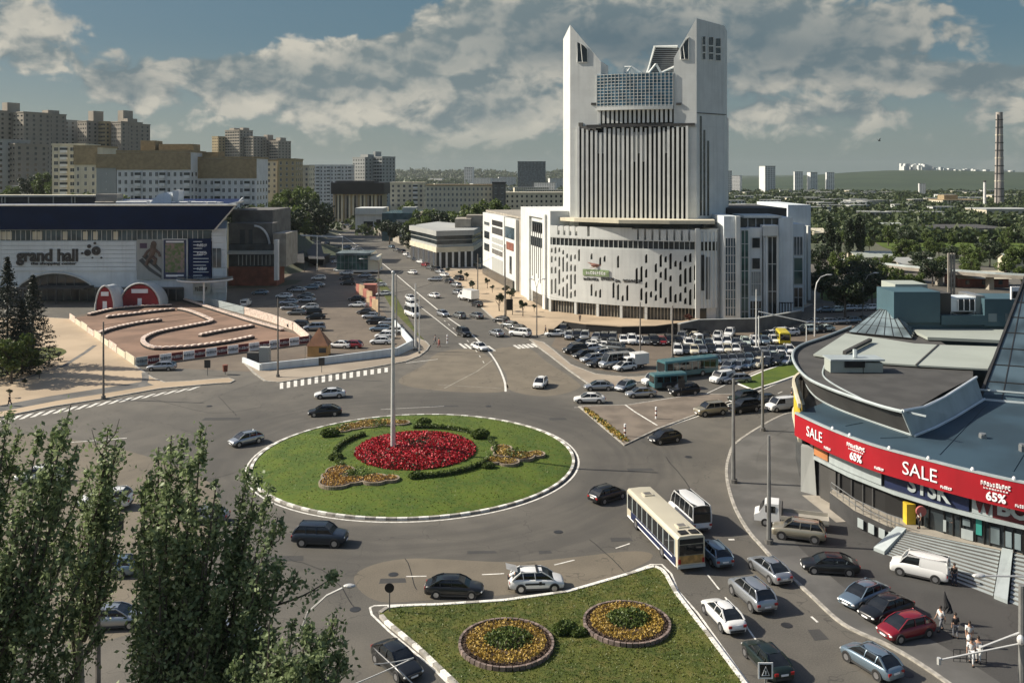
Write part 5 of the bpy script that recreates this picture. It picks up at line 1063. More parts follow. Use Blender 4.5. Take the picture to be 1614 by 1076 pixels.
b = MB(); q = [(c.x-2.1, c.y-.3, 1.95), (c.x+1.9, c.y-.3, 1.95), (c.x+1.9, c.y+3.3, 1.95), (c.x-2.1, c.y+3.3, 1.95), (c.x-.1, c.y+1.5, 5.0)]; b.add(q, [(0,1,4), (1,2,4), (2,3,4), (3,0,4), (3,2,1,0)]); b.build('roof', M['wood'], hut); b = MB(); b.box(c.x+.2, c.x+1.5, c.y-.06, c.y, .7, 1.6); b.build('window', M['glass'], hut)
# ================================================================ KART TRACK
kt = MB(); kt.sheet([(p.x, p.y) for p in GP([(214, 574), (110, 502), (282, 476), (479, 530), (480, 541)])], .02); struct('kart_track', kt, mat('track', (.20, .125, .085), .9, var=.2, scale=.15))
def tyre_wall(label, pts, cat='tyre wall'):
    P = smooth(GP(pts), 8); root = thing('tyre_wall', label, cat, tuple(P[0]), group='tyre walls of the kart track'); acc = 0; tw = MB(); tb_ = MB(); i = 0; L_ = sum((P[i+1]-P[i]).length for i in range(len(P)-1)); n = int(L_/1.25); 
    def at(s):
        for a_, c_ in zip(P[:-1], P[1:]):
            d = (c_-a_).length
            if s <= d: return a_.lerp(c_, s/d), (c_-a_).normalized()
            s -= d
        return P[-1], (P[-1]-P[-2]).normalized()
    for k_ in range(n):
        p, d = at(k_*1.25+.6); tb_.obox((p.x, p.y), d, .9, -.6, .6, 0.02, .42); z = .42; m = 8
        vs = [(p.x+d.x*s_*.63+(-d.y)*o, p.y+d.y*s_*.63+d.x*o, z+.32-.16*s_*s_) for s_ in (-1, -.5, 0, .5, 1) for o in (-.42, .42)]+[(p.x+d.x*s_*.63+(-d.y)*o, p.y+d.y*s_*.63+d.x*o, z-.1) for s_ in (-1, 1) for o in (-.42, .42)]
        tw.add(vs, [(2*j, 2*j+2, 2*j+3, 2*j+1) for j in range(4)]+[(0, 10, 12, 8, 6, 4, 2), (1, 3, 5, 7, 9, 13, 11), (0, 1, 11, 10), (8, 12, 13, 9)])
    tb_.build('tyres', M['tyre'], root); tw.build('white_cover', mat('cover', (.62, .50, .42), .8, var=.2, scale=2), root)
tyre_wall('white-topped tyre wall along the back of the kart track', [(140, 498), (180, 489), (225, 485), (276, 483)])
tyre_wall('second tyre wall from the back of the kart track', [(168, 502), (210, 497), (250, 492), (282, 489)])
tyre_wall('S-shaped tyre wall snaking through the middle of the kart track', [(282, 489), (300, 493), (325, 503), (332, 509), (300, 516), (262, 523), (240, 529), (226, 537), (228, 545), (243, 551), (270, 551), (310, 548), (360, 541), (400, 533)])
tyre_wall('short tyre wall at the left of the kart track', [(155, 528), (175, 521), (215, 512), (257, 506)])
tyre_wall('tyre wall in the right half of the kart track', [(315, 531), (350, 524), (405, 515)])
tyre_wall('tyre wall along the right fence of the kart track', [(290, 474), (330, 487), (370, 500), (405, 511), (448, 523)])
bl = thing('banner_fence', 'low fence of red and white banners along the front of the kart track', 'fence', tuple(G(345, 560))); F0, F1 = G(214, 577), G(487, 541)
rr_ = random.Random(5); n = 16
for i in range(n):
    a_ = F0.lerp(F1, i/n); c_ = F0.lerp(F1, (i+.97)/n); b = MB(); b.wall(a_, c_, .12, .05, 1.5); m_ = 'banner_maroon' if i % 2 else 'signwhite'
    if m_ == 'banner_maroon': mat(m_, (.17, .03, .035), .7)
    pnl = b.build('banner', M[m_ if i != 0 else 'trim'], bl); mid = (a_+c_)/2; d = (c_-a_); scribble(1.9, .5, (mid.x+.05, mid.y-.1, .8), math.atan2(d.y, d.x), M['cloth_white' if i % 2 else 'cloth_grey'], pnl, 6)
b2 = thing('banner_fence', 'low pale barrier along the left side of the kart track', 'fence', tuple(G(160, 540))); S0, S1 = G(110, 504), G(213, 577)
for i in range(9): a_ = S0.lerp(S1, i/9); c_ = S0.lerp(S1, (i+.94)/9); b = MB(); b.wall(a_, c_, .12, .05, 1.5-.3*(i % 2)); b.build('banner', M['cream' if i % 3 else 'cover'], b2)
b3 = thing('white_wall_panels', 'white panel wall on the right edge of the kart track', 'wall', tuple(G(400, 500)))
for i, (x0, y0, x1, y1) in enumerate(((322, 478, 385, 495), (386, 495, 430, 508), (430, 508, 462, 520), (463, 520, 487, 541))): b = MB(); b.wall(G(x0, y0), G(x1, y1), .3, 0, 1.7); b.build('panel', M['cover' if i else 'trim'], b3)
# ================================================================ OTHER BUILDINGS
def block(name, label, cat, x0, x1, Yf, ytop, wall, dep=18, zb=None, floors=5, cols=8, win='glass', top=None, side=0.0, wsize=(.45, .5), group=None, roofbox=None, band=None, balc=0, indiv=True, x_rot=0.0):
    """a rectangular block: front from pixel column x0 to x1 at distance Yf; windows are parts"""
    X0, X1 = PX(x0, Yf), PX(x1, Yf); zt = ZY(ytop, Yf); zb = terrain((X0+X1)/2, Yf)-1 if zb is None else zb; wd = X1-X0
    root = thing(name, label, cat, ((X0+X1)/2, Yf, zb), x_rot, group); c = (X0+X1)/2
    wbm = MB(); wbm.box(X0-c, X1-c, 0, dep, 0, zt-zb); w_ = wbm.build('wall', M[wall], root, world=False)
    b = MB(); b.box(X0-c-.25, X1-c+.25, -.25, dep+.25, zt-zb, zt-zb+.7); rf_ = b.build('roof', M[top or wall], root, world=False)
    if roofbox:
        for a0, a1, h in roofbox: b = MB(); b.box(X0-c+wd*a0, X0-c+wd*a1, dep*.3, dep*.75, zt-zb+.7, zt-zb+h); b.build('roof_hut', M[top or wall], rf_, world=False)
    fh = 2.9; ch = wd/cols; zz = zt-zb
    if band: b = MB(); b.box(X0-c-.15, X1-c+.15, -.3, -.003, zz-band, zz-.1); b.build('cornice', M[top or wall], root, world=False)
    proto = None; pb = None; top0 = zz-(band or 0)-.4
    cb = MB()
    for f in range(floors):
        z = top0-fh*(f+1)+.9
        for i in range(cols):
            x = X0-c+ch*(i+.5); ww, hh = ch*wsize[0]*.95, fh*wsize[1]
            isb = balc and (i % balc == balc-1)
            if indiv:
                if isb:
                    if pb is None:
                        b = MB(); b.box(-ch*.42, ch*.42, -.9, -.01, -.8, .35); b.box(-ch*.42, ch*.42, -.85, -.01, .36, 1.35, 1); b.box(-ch*.42, ch*.42, -.92, -.01, 1.36, 1.6, 0); pb = b.build('balcony', [M['white_wall2'], M[win]], root, world=False); o = pb
                    else: o = pb.copy(); COL.objects.link(o)
                else:
                    if proto is None:
                        b = MB(); b.box(-ww/2, ww/2, -.03, .02, 0, hh); b.box(-ww/2-.08, ww/2+.08, -.12, 0, -.14, -.01, 1); b.box(-.05, .05, -.07, 0, 0, hh, 1); b.box(-ww/2-.06, -ww/2, -.06, 0, 0, hh, 1); b.box(ww/2, ww/2+.06, -.06, 0, 0, hh, 1); proto = b.build('window', [M[win], M['white_wall2']], root, world=False); o = proto
                    else: o = proto.copy(); COL.objects.link(o)
                o.location = (x, 0, z)
            else: cb.box(x-ww/2, x+ww/2, -.05, .02, z, z+hh)
    sd = cb; k_ = max(1, int(dep/4))                # windows along both sides too
    for f in range(floors):
        z = top0-fh*(f+1)+.9
        for i in range(k_):
            y = dep*(i+.5)/k_; sd.box(X0-c-.04, X0-c+.02, y-.7, y+.7, z, z+1.4); sd.box(X1-c-.02, X1-c+.04, y-.7, y+.7, z, z+1.4)
    me = w_.data; me.materials.append(M[win]); wbm.m += [1]*len(sd.f); off_ = len(wbm.v); wbm.v += sd.v; wbm.f += [tuple(i+off_ for i in f) for f in sd.f]
    me.clear_geometry(); me.from_pydata(wbm.v, [], wbm.f); me.polygons.foreach_set('material_index', wbm.m); me.update()
    return root
AB = 'apartment_block'
# nine-storey ochre-topped blocks behind the hall
block(AB, 'white lit end of the nine-storey block with an ochre top, left of the long facade', 'apartment block', 82, 133, 372, 229, 'cream', 14, None, 8, 4, top='cream', balc=2, wsize=(.5, .5))
block(AB, 'narrow ochre and cream stair bay beside the white lit block', 'apartment block', 117, 153, 352, 232, 'cream', 18, None, 8, 3, top='ochre', band=7, wsize=(.3, .5))
block(AB, 'blank grey-beige end wall with a wide ochre cornice', 'apartment block', 152, 183, 330, 246, 'block_grey', 16, None, 7, 1, top='ochre', band=4.4, wsize=(.01, .2))
block(AB, 'long pale nine-storey block with balconies under an ochre attic', 'apartment block', 184, 300, 330, 240, 'white_wall2', 16, None, 7, 12, top='ochre', band=6.5, balc=4, wsize=(.42, .5), roofbox=((.25, .45, 4.5), (.5, .98, 3.2)))
block(AB, 'lower pale block with ochre attic and a blank right end, next to the long block', 'apartment block', 301, 404, 338, 250, 'white_wall2', 16, None, 6, 11, top='ochre', band=7.5, balc=5, wsize=(.40, .5), roofbox=((0, .35, 2.6),))
block(AB, 'cream block with white stair shafts behind the lower pale block', 'apartment block', 385, 437, 470, 254, 'cream', 16, None, 6, 6, top='ochre', wsize=(.35, .5)); block(AB, 'tan block with a flat roof right of the cream block', 'apartment block', 438, 466, 462, 252, 'tan_block', 16, None, 6, 3, top='ochre', wsize=(.3, .5))
block(AB, 'yellowish narrow block between the tan block and the white block', 'apartment block', 464, 487, 500, 262, 'cream', 14, None, 7, 3, top='cream', wsize=(.4, .5)); block(AB, 'white block with columns of brown balconies behind the trees', 'apartment block', 487, 554, 720, 261, 'white_wall2', 14, None, 12, 12, top='white_wall2', balc=3, wsize=(.4, .5))
block(AB, 'yellow block with a tall dark stair slot near the boulevard', 'apartment block', 615, 668, 540, 289, 'cream', 14, None, 5, 6, top='cream', balc=5, wsize=(.4, .5))
block(AB, 'long sand-coloured five-storey block above the trees by the boulevard', 'apartment block', 671, 776, 470, 293, 'cream', 14, None, 4, 16, top='ochre', wsize=(.4, .5)); block(AB, 'dark narrow end of a block beside the long sand-coloured block', 'apartment block', 776, 797, 462, 289, 'concrete_dark', 14, None, 4, 2, top='darkgrey', wsize=(.3, .5))
block(AB, 'cream low block behind the white wing of the office tower', 'apartment block', 796, 888, 520, 305, 'cream', 14, None, 3, 12, top='cream', wsize=(.4, .5), indiv=False)
# tall residential towers on the left skyline
def tower(label, x0, x1, Yf, ytop, wall, floors, cols, style, dep=18, rb=None):
    return block('residential_tower', label, 'tower block', x0, x1, Yf, ytop, wall, dep, terrain(PX((x0+x1)/2, Yf), Yf)-2, floors, cols, 'glass', None, 0, ((.5, .35) if style == 0 else (.85, .45)), None, rb, indiv=(style == 2), x_rot=R(-30))
tower('tall brown-grey tower at the left edge with a rooftop box', -60, 14, 560, 177, 'brown_block', 18, 8, 1, rb=((.80, .99, 6),)); tower('plain grey tower slab beside the left edge tower', 14, 43, 556, 178, 'brown_block', 16, 3, 0)
tower('pale tower with glazed balconies at the lower left edge', -70, 12, 470, 222, 'block_grey', 9, 6, 1); tower('grey-brown lower tower beside the glazed one', 12, 27, 468, 228, 'brown_block', 9, 2, 0)
tower('dark tower striped with white balcony bands', 49, 69, 600, 180, 'brown_block', 20, 2, 1, rb=((.1, .9, 3),)); tower('grey curved-back tower right of the striped tower', 70, 97, 640, 190, 'block_grey', 16, 5, 0); tower('brown tower with ribbed faces, fifth from the left', 97, 117, 650, 193, 'brown_block', 16, 4, 0)
tower('brown tower with a rooftop box above the white lit block', 118, 141, 640, 192, 'brown_block', 14, 4, 0, rb=((.42, .98, 8),)); tower('ribbed lit tower in the left skyline group', 141, 171, 645, 193, 'tan_block', 14, 6, 1)
tower('grey slab tower with a stepped top at the right of the left skyline group', 171, 195, 640, 193, 'brown_block', 14, 5, 0, rb=((.0, .55, 9), (.5, 1, 3))); tower('narrow windowed tower ending the left skyline group', 195, 205, 644, 196, 'brown_block', 14, 2, 1)
tower('slim lit tower at the left of the second skyline group', 332, 346, 900, 216, 'tan_block', 12, 3, 0); tower('tallest tower with a notched top in the second skyline group', 350, 382, 900, 206, 'brown_block', 14, 6, 1, rb=((.02, .35, 3), (.75, .98, 3)))
tower('grey tower with balconies in the middle of the second skyline group', 382, 402, 895, 216, 'brown_block', 12, 4, 1); tower('stepped tower in the second skyline group', 405, 421, 905, 220, 'brown_block', 12, 3, 0, rb=((.2, .7, 5),)); tower('blocky tower at the right end of the second skyline group', 422, 441, 900, 223, 'brown_block', 12, 4, 1, rb=((.3, .8, 4),))
tower('grey stepped tower behind the black-topped building', 553, 578, 740, 249, 'block_grey', 13, 5, 0, rb=((.3, .9, 3),)); tower('grey tower slab with a lift shaft behind the black-topped building', 578, 605, 745, 248, 'block_grey', 13, 5, 1, rb=((.05, .2, 5),))
block('office_block', 'dark glass office cube on the far skyline left of the white tower', 'office block', 816, 860, 1500, 255, 'glass_blue', 30, None, 5, 8, indiv=False)
# black-topped building by the boulevard
bt = thing('round_hall', 'building with a black glazed top storey over beige ribbed walls', 'building', (PX(562, 600), 600, 0)); Yh = 600.0
def pb_(name, x0, x1, y0, y1, m, root, Yd, dep, o=0): b = MB(); b.box(PX(x0, Yd), PX(x1, Yd), Yd-o, Yd+dep, ZY(y1, Yd), ZY(y0, Yd)); return b.build(name, M[m], root)
pb_('ribbed_body', 525, 602, 303, 376, 'tan_block', bt, Yh, 24); t_ = pb_('black_storey', 523, 606, 288, 306, 'black', bt, Yh, 28, 3); pb_('roof', 530, 590, 285, 288, 'darkgrey', t_, Yh, 20)
for i in range(13): pb_('rib', 526+i*5.9, 528.4+i*5.9, 306, 350 if i < 5 else 360, ('cream' if i % 3 else 'brown_block'), bt, Yh-.6, .55)
for i in range(6): pb_('window', 530+i*13, 537+i*13, 308, 345, 'glass', bt, Yh-.1, .05)
pb_('ground_floor', 524, 560, 350, 368, 'darkgrey', bt, Yh-1, .9)
sh = thing('showroom', 'long low showroom with a white fascia and glass end by the boulevard', 'building', (PX(610, 520), 520, 0)); Ys = 520.0
pb_('white_box', 560, 602, 331, 372, 'white_wall2', sh, Ys, 22); pb_('white_fascia', 560, 604, 328, 338, 'white_wall', sh, Ys, 22, 1.2); pb_('glass_hall', 602, 656, 336, 384, 'glass_teal', sh, 440, 40); pb_('roof_box', 634, 656, 327, 336, 'block_grey', sh, 446, 10); pb_('window', 573, 588, 349, 360, 'glass', sh, Ys-.1, .05); pb_('window', 593, 600, 346, 362, 'glass', sh, Ys-.1, .05); pb_('grey_panel', 625, 656, 346, 374, 'block_grey', sh, 439.7, .2)
# two-level dealership
dl = thing('dealership', 'two-level terraced pavilion with ribbon windows and sloped white fascia', 'building', (PX(705, 320), 320, 0)); Yd = 322.0
pl = lambda pts: [(p.x, p.y) for p in pts]
def V2(px, Y_): return (PX(px, Y_), Y_)
fr_ = [V2(647, 345), V2(672, 325), V2(688, 312), V2(745, 318), V2(760, 345), V2(690, 372)]
b = MB(); b.prism(fr_, 0, 5.6); b.build('ground_floor', M['darkgrey'], dl)
def scalep(P, k): 
    c = sum((Vector(p) for p in P), Vector((0, 0)))/len(P); return [tuple(c+(Vector(p)-c)*k) for p in P]
b = MB(); b.prism(scalep(fr_, 1.03), 5.6, 7.4); b.build('fascia', M['cream'], dl); b = MB(); b.prism(scalep(fr_, .98), 7.4, 11.4); b.build('ribbon_window', M['glass'], dl)
b = MB(); b.prism(scalep(fr_, .99), 7.41, 8.3); b.prism(scalep(fr_, .99), 9.7, 9.9); b.build('window_bands', M['block_grey'], dl); b = MB(); b.prism(scalep(fr_, 1.04), 11.4, 13.2); b.build('roof', M['block_grey'], dl); b = MB(); b.box(PX(717, 330), PX(742, 330), 330, 343, 13.2, 16.5); b.box(PX(735, 335), PX(765, 335), 335, 343, 13.2, 17.6); b.build('roof_box', M['concrete'], dl)
for px in (652, 660, 668, 676, 684, 694, 704, 714, 724, 734, 744): 
    Yp = 345-(px-647)*.8 if px < 688 else 312+(px-688)*.1; b = MB(); p = V2(px, Yp-.6); b.box(p[0]-.35, p[0]+.35, p[1]-.35, p[1]+.35, 0, 5.6); b.build('column', M['white_wall2'], dl)
wl_ = thing('terrace_walls', 'stepped pale retaining walls in front of the terraced pavilion', 'wall', tuple(G(720, 415)))
for i, (pa, pb2) in enumerate((((652, 398), (757, 421)), ((668, 405), (757, 414)), ((690, 398), (757, 407)))): b = MB(); b.wall(G(*pa), G(*pb2), .8, 0, 1.2+.6*i); b.build('wall', M['cream'], wl_)
fw = thing('street_wall', 'long pale wall running along the right side of the boulevard', 'wall', tuple(G(620, 380)))
for a_, c_ in (((586, 367), (612, 377)), ((612, 377), (650, 392))): b = MB(); b.wall(G(*a_), G(*c_), .5, 0, 3.4); b.build('panel', M['concrete'], fw)
# ---- cinema-like dark building between hall and boulevard
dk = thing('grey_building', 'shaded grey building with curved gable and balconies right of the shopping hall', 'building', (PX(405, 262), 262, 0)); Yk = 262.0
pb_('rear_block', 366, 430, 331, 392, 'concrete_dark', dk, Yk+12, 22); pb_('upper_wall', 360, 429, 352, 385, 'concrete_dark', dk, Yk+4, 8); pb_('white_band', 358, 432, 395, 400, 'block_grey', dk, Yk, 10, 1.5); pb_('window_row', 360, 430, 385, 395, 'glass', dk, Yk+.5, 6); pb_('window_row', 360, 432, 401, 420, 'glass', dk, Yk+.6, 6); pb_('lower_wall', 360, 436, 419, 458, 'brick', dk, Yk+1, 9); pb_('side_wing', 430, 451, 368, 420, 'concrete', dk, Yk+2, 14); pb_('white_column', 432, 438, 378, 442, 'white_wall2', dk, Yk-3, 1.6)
b = MB(); 
for i in range(9): b.tube([A(376+i*6.2, 402, Yk-.2), A(376+i*6.2, 418, Yk-.2)], .12, 4)
b.build('mullions', M['block_grey'], dk); b = MB(); b.tube([A(401+24*math.sin(t*1.57), 356+32*(1-math.cos(t*1.57)), Yk+3.5) for t in np.linspace(0, 1, 12)], .35, 5); b.build('curved_gable', M['white_wall2'], dk)
pb_('tall_window', 378, 386, 362, 384, 'glass', dk, Yk+3.9, .08); pb_('tall_window', 392, 398, 362, 384, 'glass', dk, Yk+3.9, .08)
cp = thing('black_canopies', 'two low black tent-like canopies beside the grey building', 'canopy', tuple(G(480, 430)))
for pts_ in (((445, 424, 3), (480, 428, 3), (477, 404, 6.5), (462, 402, 6.5)), ((487, 421, 3), (512, 422, 3), (505, 404, 6), (478, 401, 6.6))):
    P_ = [G(x, y) for x, y, z in pts_]; top = [Vector((p.x, p.y, z)) for p, (_, _, z) in zip(P_, pts_)]; b = MB(); b.add(top+[p-Vector((0, 0, .3)) for p in top], [(0,1,2,3), (7,6,5,4), (0,4,5,1), (1,5,6,2), (2,6,7,3), (3,7,4,0)]); b.tube([top[0], top[1]], .12, 4); 
    for p in top: b.tube([p, (p.x, p.y, 0)], .12, 5)
    b.build('canopy', M['darkgrey'], cp)
wb = thing('low_building', 'low dark building under the black canopies', 'building', tuple(G(480, 420))); c = G(470, 418); b = MB(); b.box(c.x-9, c.x+9, c.y, c.y+12, 0, 2.8); b.build('walls', M['black'], wb); b = MB(); b.box(c.x-9.3, c.x+9.3, c.y-.3, c.y+12.3, 2.81, 3.1); b.build('roof', M['darkgrey'], wb)
gp_ = thing('glass_pavilion', 'green glass pavilion with a flat roof standing by the boulevard', 'pavilion', tuple(G(560, 428))); Yg = 296.0
pb_('glass_walls', 531, 580, 402, 425, 'glass_green', gp_, Yg, 10); pb_('roof', 529, 585, 399, 402.5, 'glass_pale', gp_, Yg-.6, 12); pb_('side_wall', 580, 596, 404, 426, 'cream', gp_, Yg, 9); pb_('white_hood', 583, 597, 405, 410, 'white_wall', gp_, Yg-.8, 6); pb_('plinth', 528, 597, 426, 428.5, 'white_wall2', gp_, Yg-.8, 10)
b = MB(); 
for i in range(9): x = PX(531+i*6.1, Yg); b.box(x-.1, x+.1, Yg-.15, Yg, ZY(425, Yg), ZY(402, Yg))
b.box(PX(531, Yg), PX(580, Yg), Yg-.14, Yg, ZY(414, Yg), ZY(413, Yg)); b.build('mullions', M['glass_pale'], gp_)
fr2 = thing('gate_frame', 'long low white goalpost-like frame over the yard behind the pavilion', 'frame', tuple(G(500, 400))); b = MB(); b.tube([G(470, 400), A(470, 371, 350), A(540, 374, 350), (A(540, 374, 350).x, 350, 0)], .3, 5); b.tube([A(470, 371, 350), A(420, 372, 350)], .25, 5); b.build('frame', M['white_wall2'], fr2)
cs = thing('construction_hoarding', 'orange and pink site hoarding stacked beside the boulevard verge', 'hoarding', tuple(G(585, 470))); mat('pink', (.42, .16, .12), .8); mat('plank', (.45, .33, .20), .8)
for i, (x, y) in enumerate(((566, 462), (571, 466), (577, 470), (583, 476), (588, 483), (592, 490))): p = G(x, y); b = MB(); b.wall((p.x-.9, p.y+.5), (p.x+.9, p.y-1.6), .15, 0, 2.6+.4*(i % 2)); b.build('panel', M['plank' if i % 2 else 'pink'], cs)
p = G(583, 466); b = MB(); b.box(p.x-2.0, p.x+1.6, p.y, p.y+3, 0, 3.0); b.build('crates', M['pink'], cs)
# ================================================================ RIGHT SIDE: industry, chimney, low houses
ch_ = thing('chimney', 'tall slender factory chimney banded with rings on the right skyline', 'chimney', (PX(1575, 840), 840, -1)); z1 = ZY(177, 840); x = PX(1575, 840); b = MB(); b.tube([(x, 840, -1+(z1+1)*t) for t in np.linspace(0, 1, 10)], 4.3, 16, r1=2.9); sf = b.build('shaft', mat('chimney', (.33, .30, .27), .8, var=.2, scale=.08), ch_, smooth=True)
for i in range(12): t = .06+i*.078; z = -1+(z1+1)*t; b = MB(); b.tube([(x, 840, z), (x, 840, z+.9)], 4.55-1.4*t, 14); b.build('gallery_ring', M['cream' if i % 3 == 0 else 'darkgrey'], ch_)
b = MB(); b.tube([(x-3.9, 838, 0), (x-2.8, 838, z1-2)], .5, 4); b.build('ladder', M['darkgrey'], ch_)
ch2 = thing('small_chimney', 'thin pale chimney left of the tall banded chimney', 'chimney', (PX(1552, 850), 850, -1)); b = MB(); b.tube([(PX(1552, 850), 850, -1), (PX(1552, 850), 850, ZY(287, 850))], 1.5, 10, r1=1.1); b.build('shaft', M['white_wall2'], ch2); b = MB(); b.tube([(PX(1552, 850), 850, ZY(287, 850)), (PX(1552, 850), 850, ZY(285, 850))], 1.4, 10); b.build('rim', M['darkgrey'], ch2)
block('power_station', 'cream industrial hall with tall windows left of the chimney', 'factory', 1486, 1548, 860, 316, 'cream', 30, None, 1, 9, indiv=False, top='ochre', wsize=(.3, .9), roofbox=((.15, .5, 5),)); block('factory_block', 'pale blocky annex at the foot of the tall chimney', 'factory', 1555, 1640, 640, 331, 'cream', 30, None, 1, 8, indiv=False, top='block_grey')
block('warehouse', 'long warehouse with a grey roof and white fascia among the trees on the right', 'warehouse', 1463, 1600, 480, 362, 'white_wall2', 40, None, 1, 12, indiv=False, top='roof_dark', wsize=(.6, .3)); 
def gable(label, x0, x1, Yf, yb, ye, yr, wall='cream', roof='block_grey', dep=14):
    X0, X1 = PX(x0, Yf), PX(x1, Yf); zb = max(-.2, ZY(yb, Yf)); ze = max(zb+2.6, ZY(ye, Yf)); zr = max(ze+1.5, ZY(yr, Yf)); root = thing('low_house', label, 'house', ((X0+X1)/2, Yf, -.1))
    b = MB(); b.box(X0, X1, Yf, Yf+dep, -.3, ze); b.add([(X0, Yf, ze), (X0, Yf+dep, ze), (X0, Yf+dep/2, zr)], [(0, 2, 1)]); b.add([(X1, Yf, ze), (X1, Yf+dep, ze), (X1, Yf+dep/2, zr)], [(0, 1, 2)]); b.build('wall', M[wall], root)
    b = MB(); b.add([(X0-.6, Yf-.6, ze-.2), (X1+.6, Yf-.6, ze-.2), (X1+.6, Yf+dep/2, zr+.1), (X0-.6, Yf+dep/2, zr+.1), (X1+.6, Yf+dep+.6, ze-.2), (X0-.6, Yf+dep+.6, ze-.2)], [(0, 1, 2, 3), (3, 2, 4, 5)]); b.build('roof', M[roof], root)
    n = max(2, int((X1-X0)/4))
    for i in range(min(n, 10)): xx = X0+(X1-X0)*(i+.5)/n; b = MB(); b.box(xx-.6, xx+.6, Yf-.05, Yf, ze-1.9, ze-.7); b.build('window', M['glass'], root)
gable('house with a broad pale roof among the trees behind the right car park', 1352, 1424, 330, 418, 410, 400, 'cream', 'roof_pale'); gable('hall with a pale gabled roof in the park on the right', 1382, 1425, 520, 372, 364, 352, 'white_wall2', 'roof_pale'); gable('low brown house behind the teal plant rooms', 1512, 1590, 260, 452, 447, 437, 'brick', 'cream', 9); gable('low grey shed beside the overpass', 1420, 1480, 300, 428, 420, 414, 'concrete', 'block_grey')
gable('white garage row beyond the white tower', 1283, 1303, 430, 375, 366, 362, 'cream', 'cream'); gable('small white gabled house at the right edge', 1588, 1612, 300, 420, 412, 403, 'cream', 'roof_pale', 6)
op = thing('overpass', 'thin pale overpass deck crossing the greenery on the right', 'bridge', tuple(G(1400, 425))); Pq = [(1300, 412, 300), (1352, 421, 290), (1420, 430, 275), (1480, 437, 265), (1560, 447, 255), (1640, 455, 248)]; b = MB()
P_ = [A(x, y, Yy) for x, y, Yy in Pq]; b.ribbon([(p.x, p.y) for p in P_], 6, 3.8, h=.9); b.build('deck', M['concrete'], op)
b = MB(); b.ribbon([(p.x, p.y-3.1) for p in P_], .15, 4.71, h=.6); b.build('railing', M['trim'], op)
for p in P_[1:-1]: b = MB(); b.box(p.x-.7, p.x+.7, p.y-1, p.y+1, -.1, 3.79); b.build('pier', M['concrete'], op)
lt_ = thing('concrete_mast', 'square lattice mast standing between the mall and the warehouse', 'mast', tuple(G(1500, 470))); Ym = 236.0; b = MB()
for x in (1495, 1499.5, 1504): b.tube([(PX(x, Ym), Ym, 0), (PX(x, Ym), Ym, ZY(399, Ym))], .28, 5)
for i in range(10): b.tube([(PX(1495, Ym), Ym, i*1.25), (PX(1504, Ym), Ym, i*1.25+.6)], .12, 4)
b.build('mast', M['concrete'], lt_)
# ---- scattered far city (one prototype per kind, copies with their own labels)
def farblock(name, wd, dp, h, wall, rows, cols):
    root = thing(name, 'x', 'building'); b = MB(); b.box(-wd/2-.3, wd/2+.3, -.3, dp+.3, h, h+.6); b.build('roof', M['block_grey' if wall != 'block_grey' else 'concrete'], root, world=False); b = MB(); b.box(-wd/2, wd/2, 0, dp, 0, h)
    for r_ in range(rows):
        for c_ in range(cols): x_ = -wd/2+wd*(c_+.5)/cols; z_ = h*(r_+.45)/rows; b.box(x_-wd/cols*.28, x_+wd/cols*.28, -.12, .0, z_, z_+h/rows*.42, 1)
    b.build('wall', [M[wall], M['glass']], root, world=False); return root
PR = [farblock('far_apartment_block', 46, 14, 27, 'white_wall2', 9, 12), farblock('far_apartment_block', 60, 14, 16, 'cream', 5, 16), farblock('far_tower_block', 20, 18, 48, 'white_wall2', 14, 4), farblock('far_house', 18, 12, 9, 'cream', 2, 5), farblock('far_warehouse', 80, 30, 9, 'block_grey', 1, 12), farblock('far_house', 24, 12, 10, 'white_wall', 3, 6)]
UF = {}; KN = ['long white apartment block', 'low cream apartment block', 'slim white tower block', 'small cream house', 'wide grey warehouse', 'small white house']
def far(k, x, Yd, where, s=1.0, o_=None):
    X_ = PX(x, Yd); lbl = f'{o_} {KN[k]} from the left, {where}' if o_ else f'{KN[k]} {where}'; place(PR[k], UF, (X_, Yd, terrain(X_, Yd)-1), random.uniform(-.5, .5), s*random.uniform(.85, 1.15), lbl, 'far city buildings').data
for x, Yd, lb in ((1214, 1500, 'tallest and leftmost of the slim towers before the hill'),): far(2, x, Yd, lb, 1.15)
for i, x in enumerate((1259, 1283, 1309)): far(2, x, 1750, f'{ORD[i]} from the left of the three short towers before the hill', .72)
far(2, 1147, 1400, 'just right of the white office tower', .8); far(2, 1160, 1450, 'second right of the white office tower', .7)
far(2, 1454, 1300, 'standing left of the power station', .5); far(2, 738, 2300, 'left one on the middle skyline', 1.0); far(2, 742, 2400, 'beside the left tower on the middle skyline', 1.1)
far(0, 760, 2200, 'right of the towers on the middle skyline', 1.0); far(0, 785, 2250, 'second right of the towers on the middle skyline'); far(0, 800, 2300, 'third right of the towers on the middle skyline'); far(0, 880, 2100, 'right of the dark glass cube', .9); far(1, 838, 1350, 'below the dark glass cube', 1.0)
r5 = random.Random(21); Nn = {}
zones = (('left of the dark glass cube', 600, 815, 700, 2600, 34), ('behind the cream low block', 790, 890, 620, 1500, 12), ('valley right of the white tower', 1150, 1330, 700, 1450, 30), ('valley left of the power station', 1330, 1490, 620, 1450, 30), ('near the tall chimney', 1490, 1640, 900, 1500, 14), ('slope behind the shopping hall', 20, 120, 400, 470, 4))
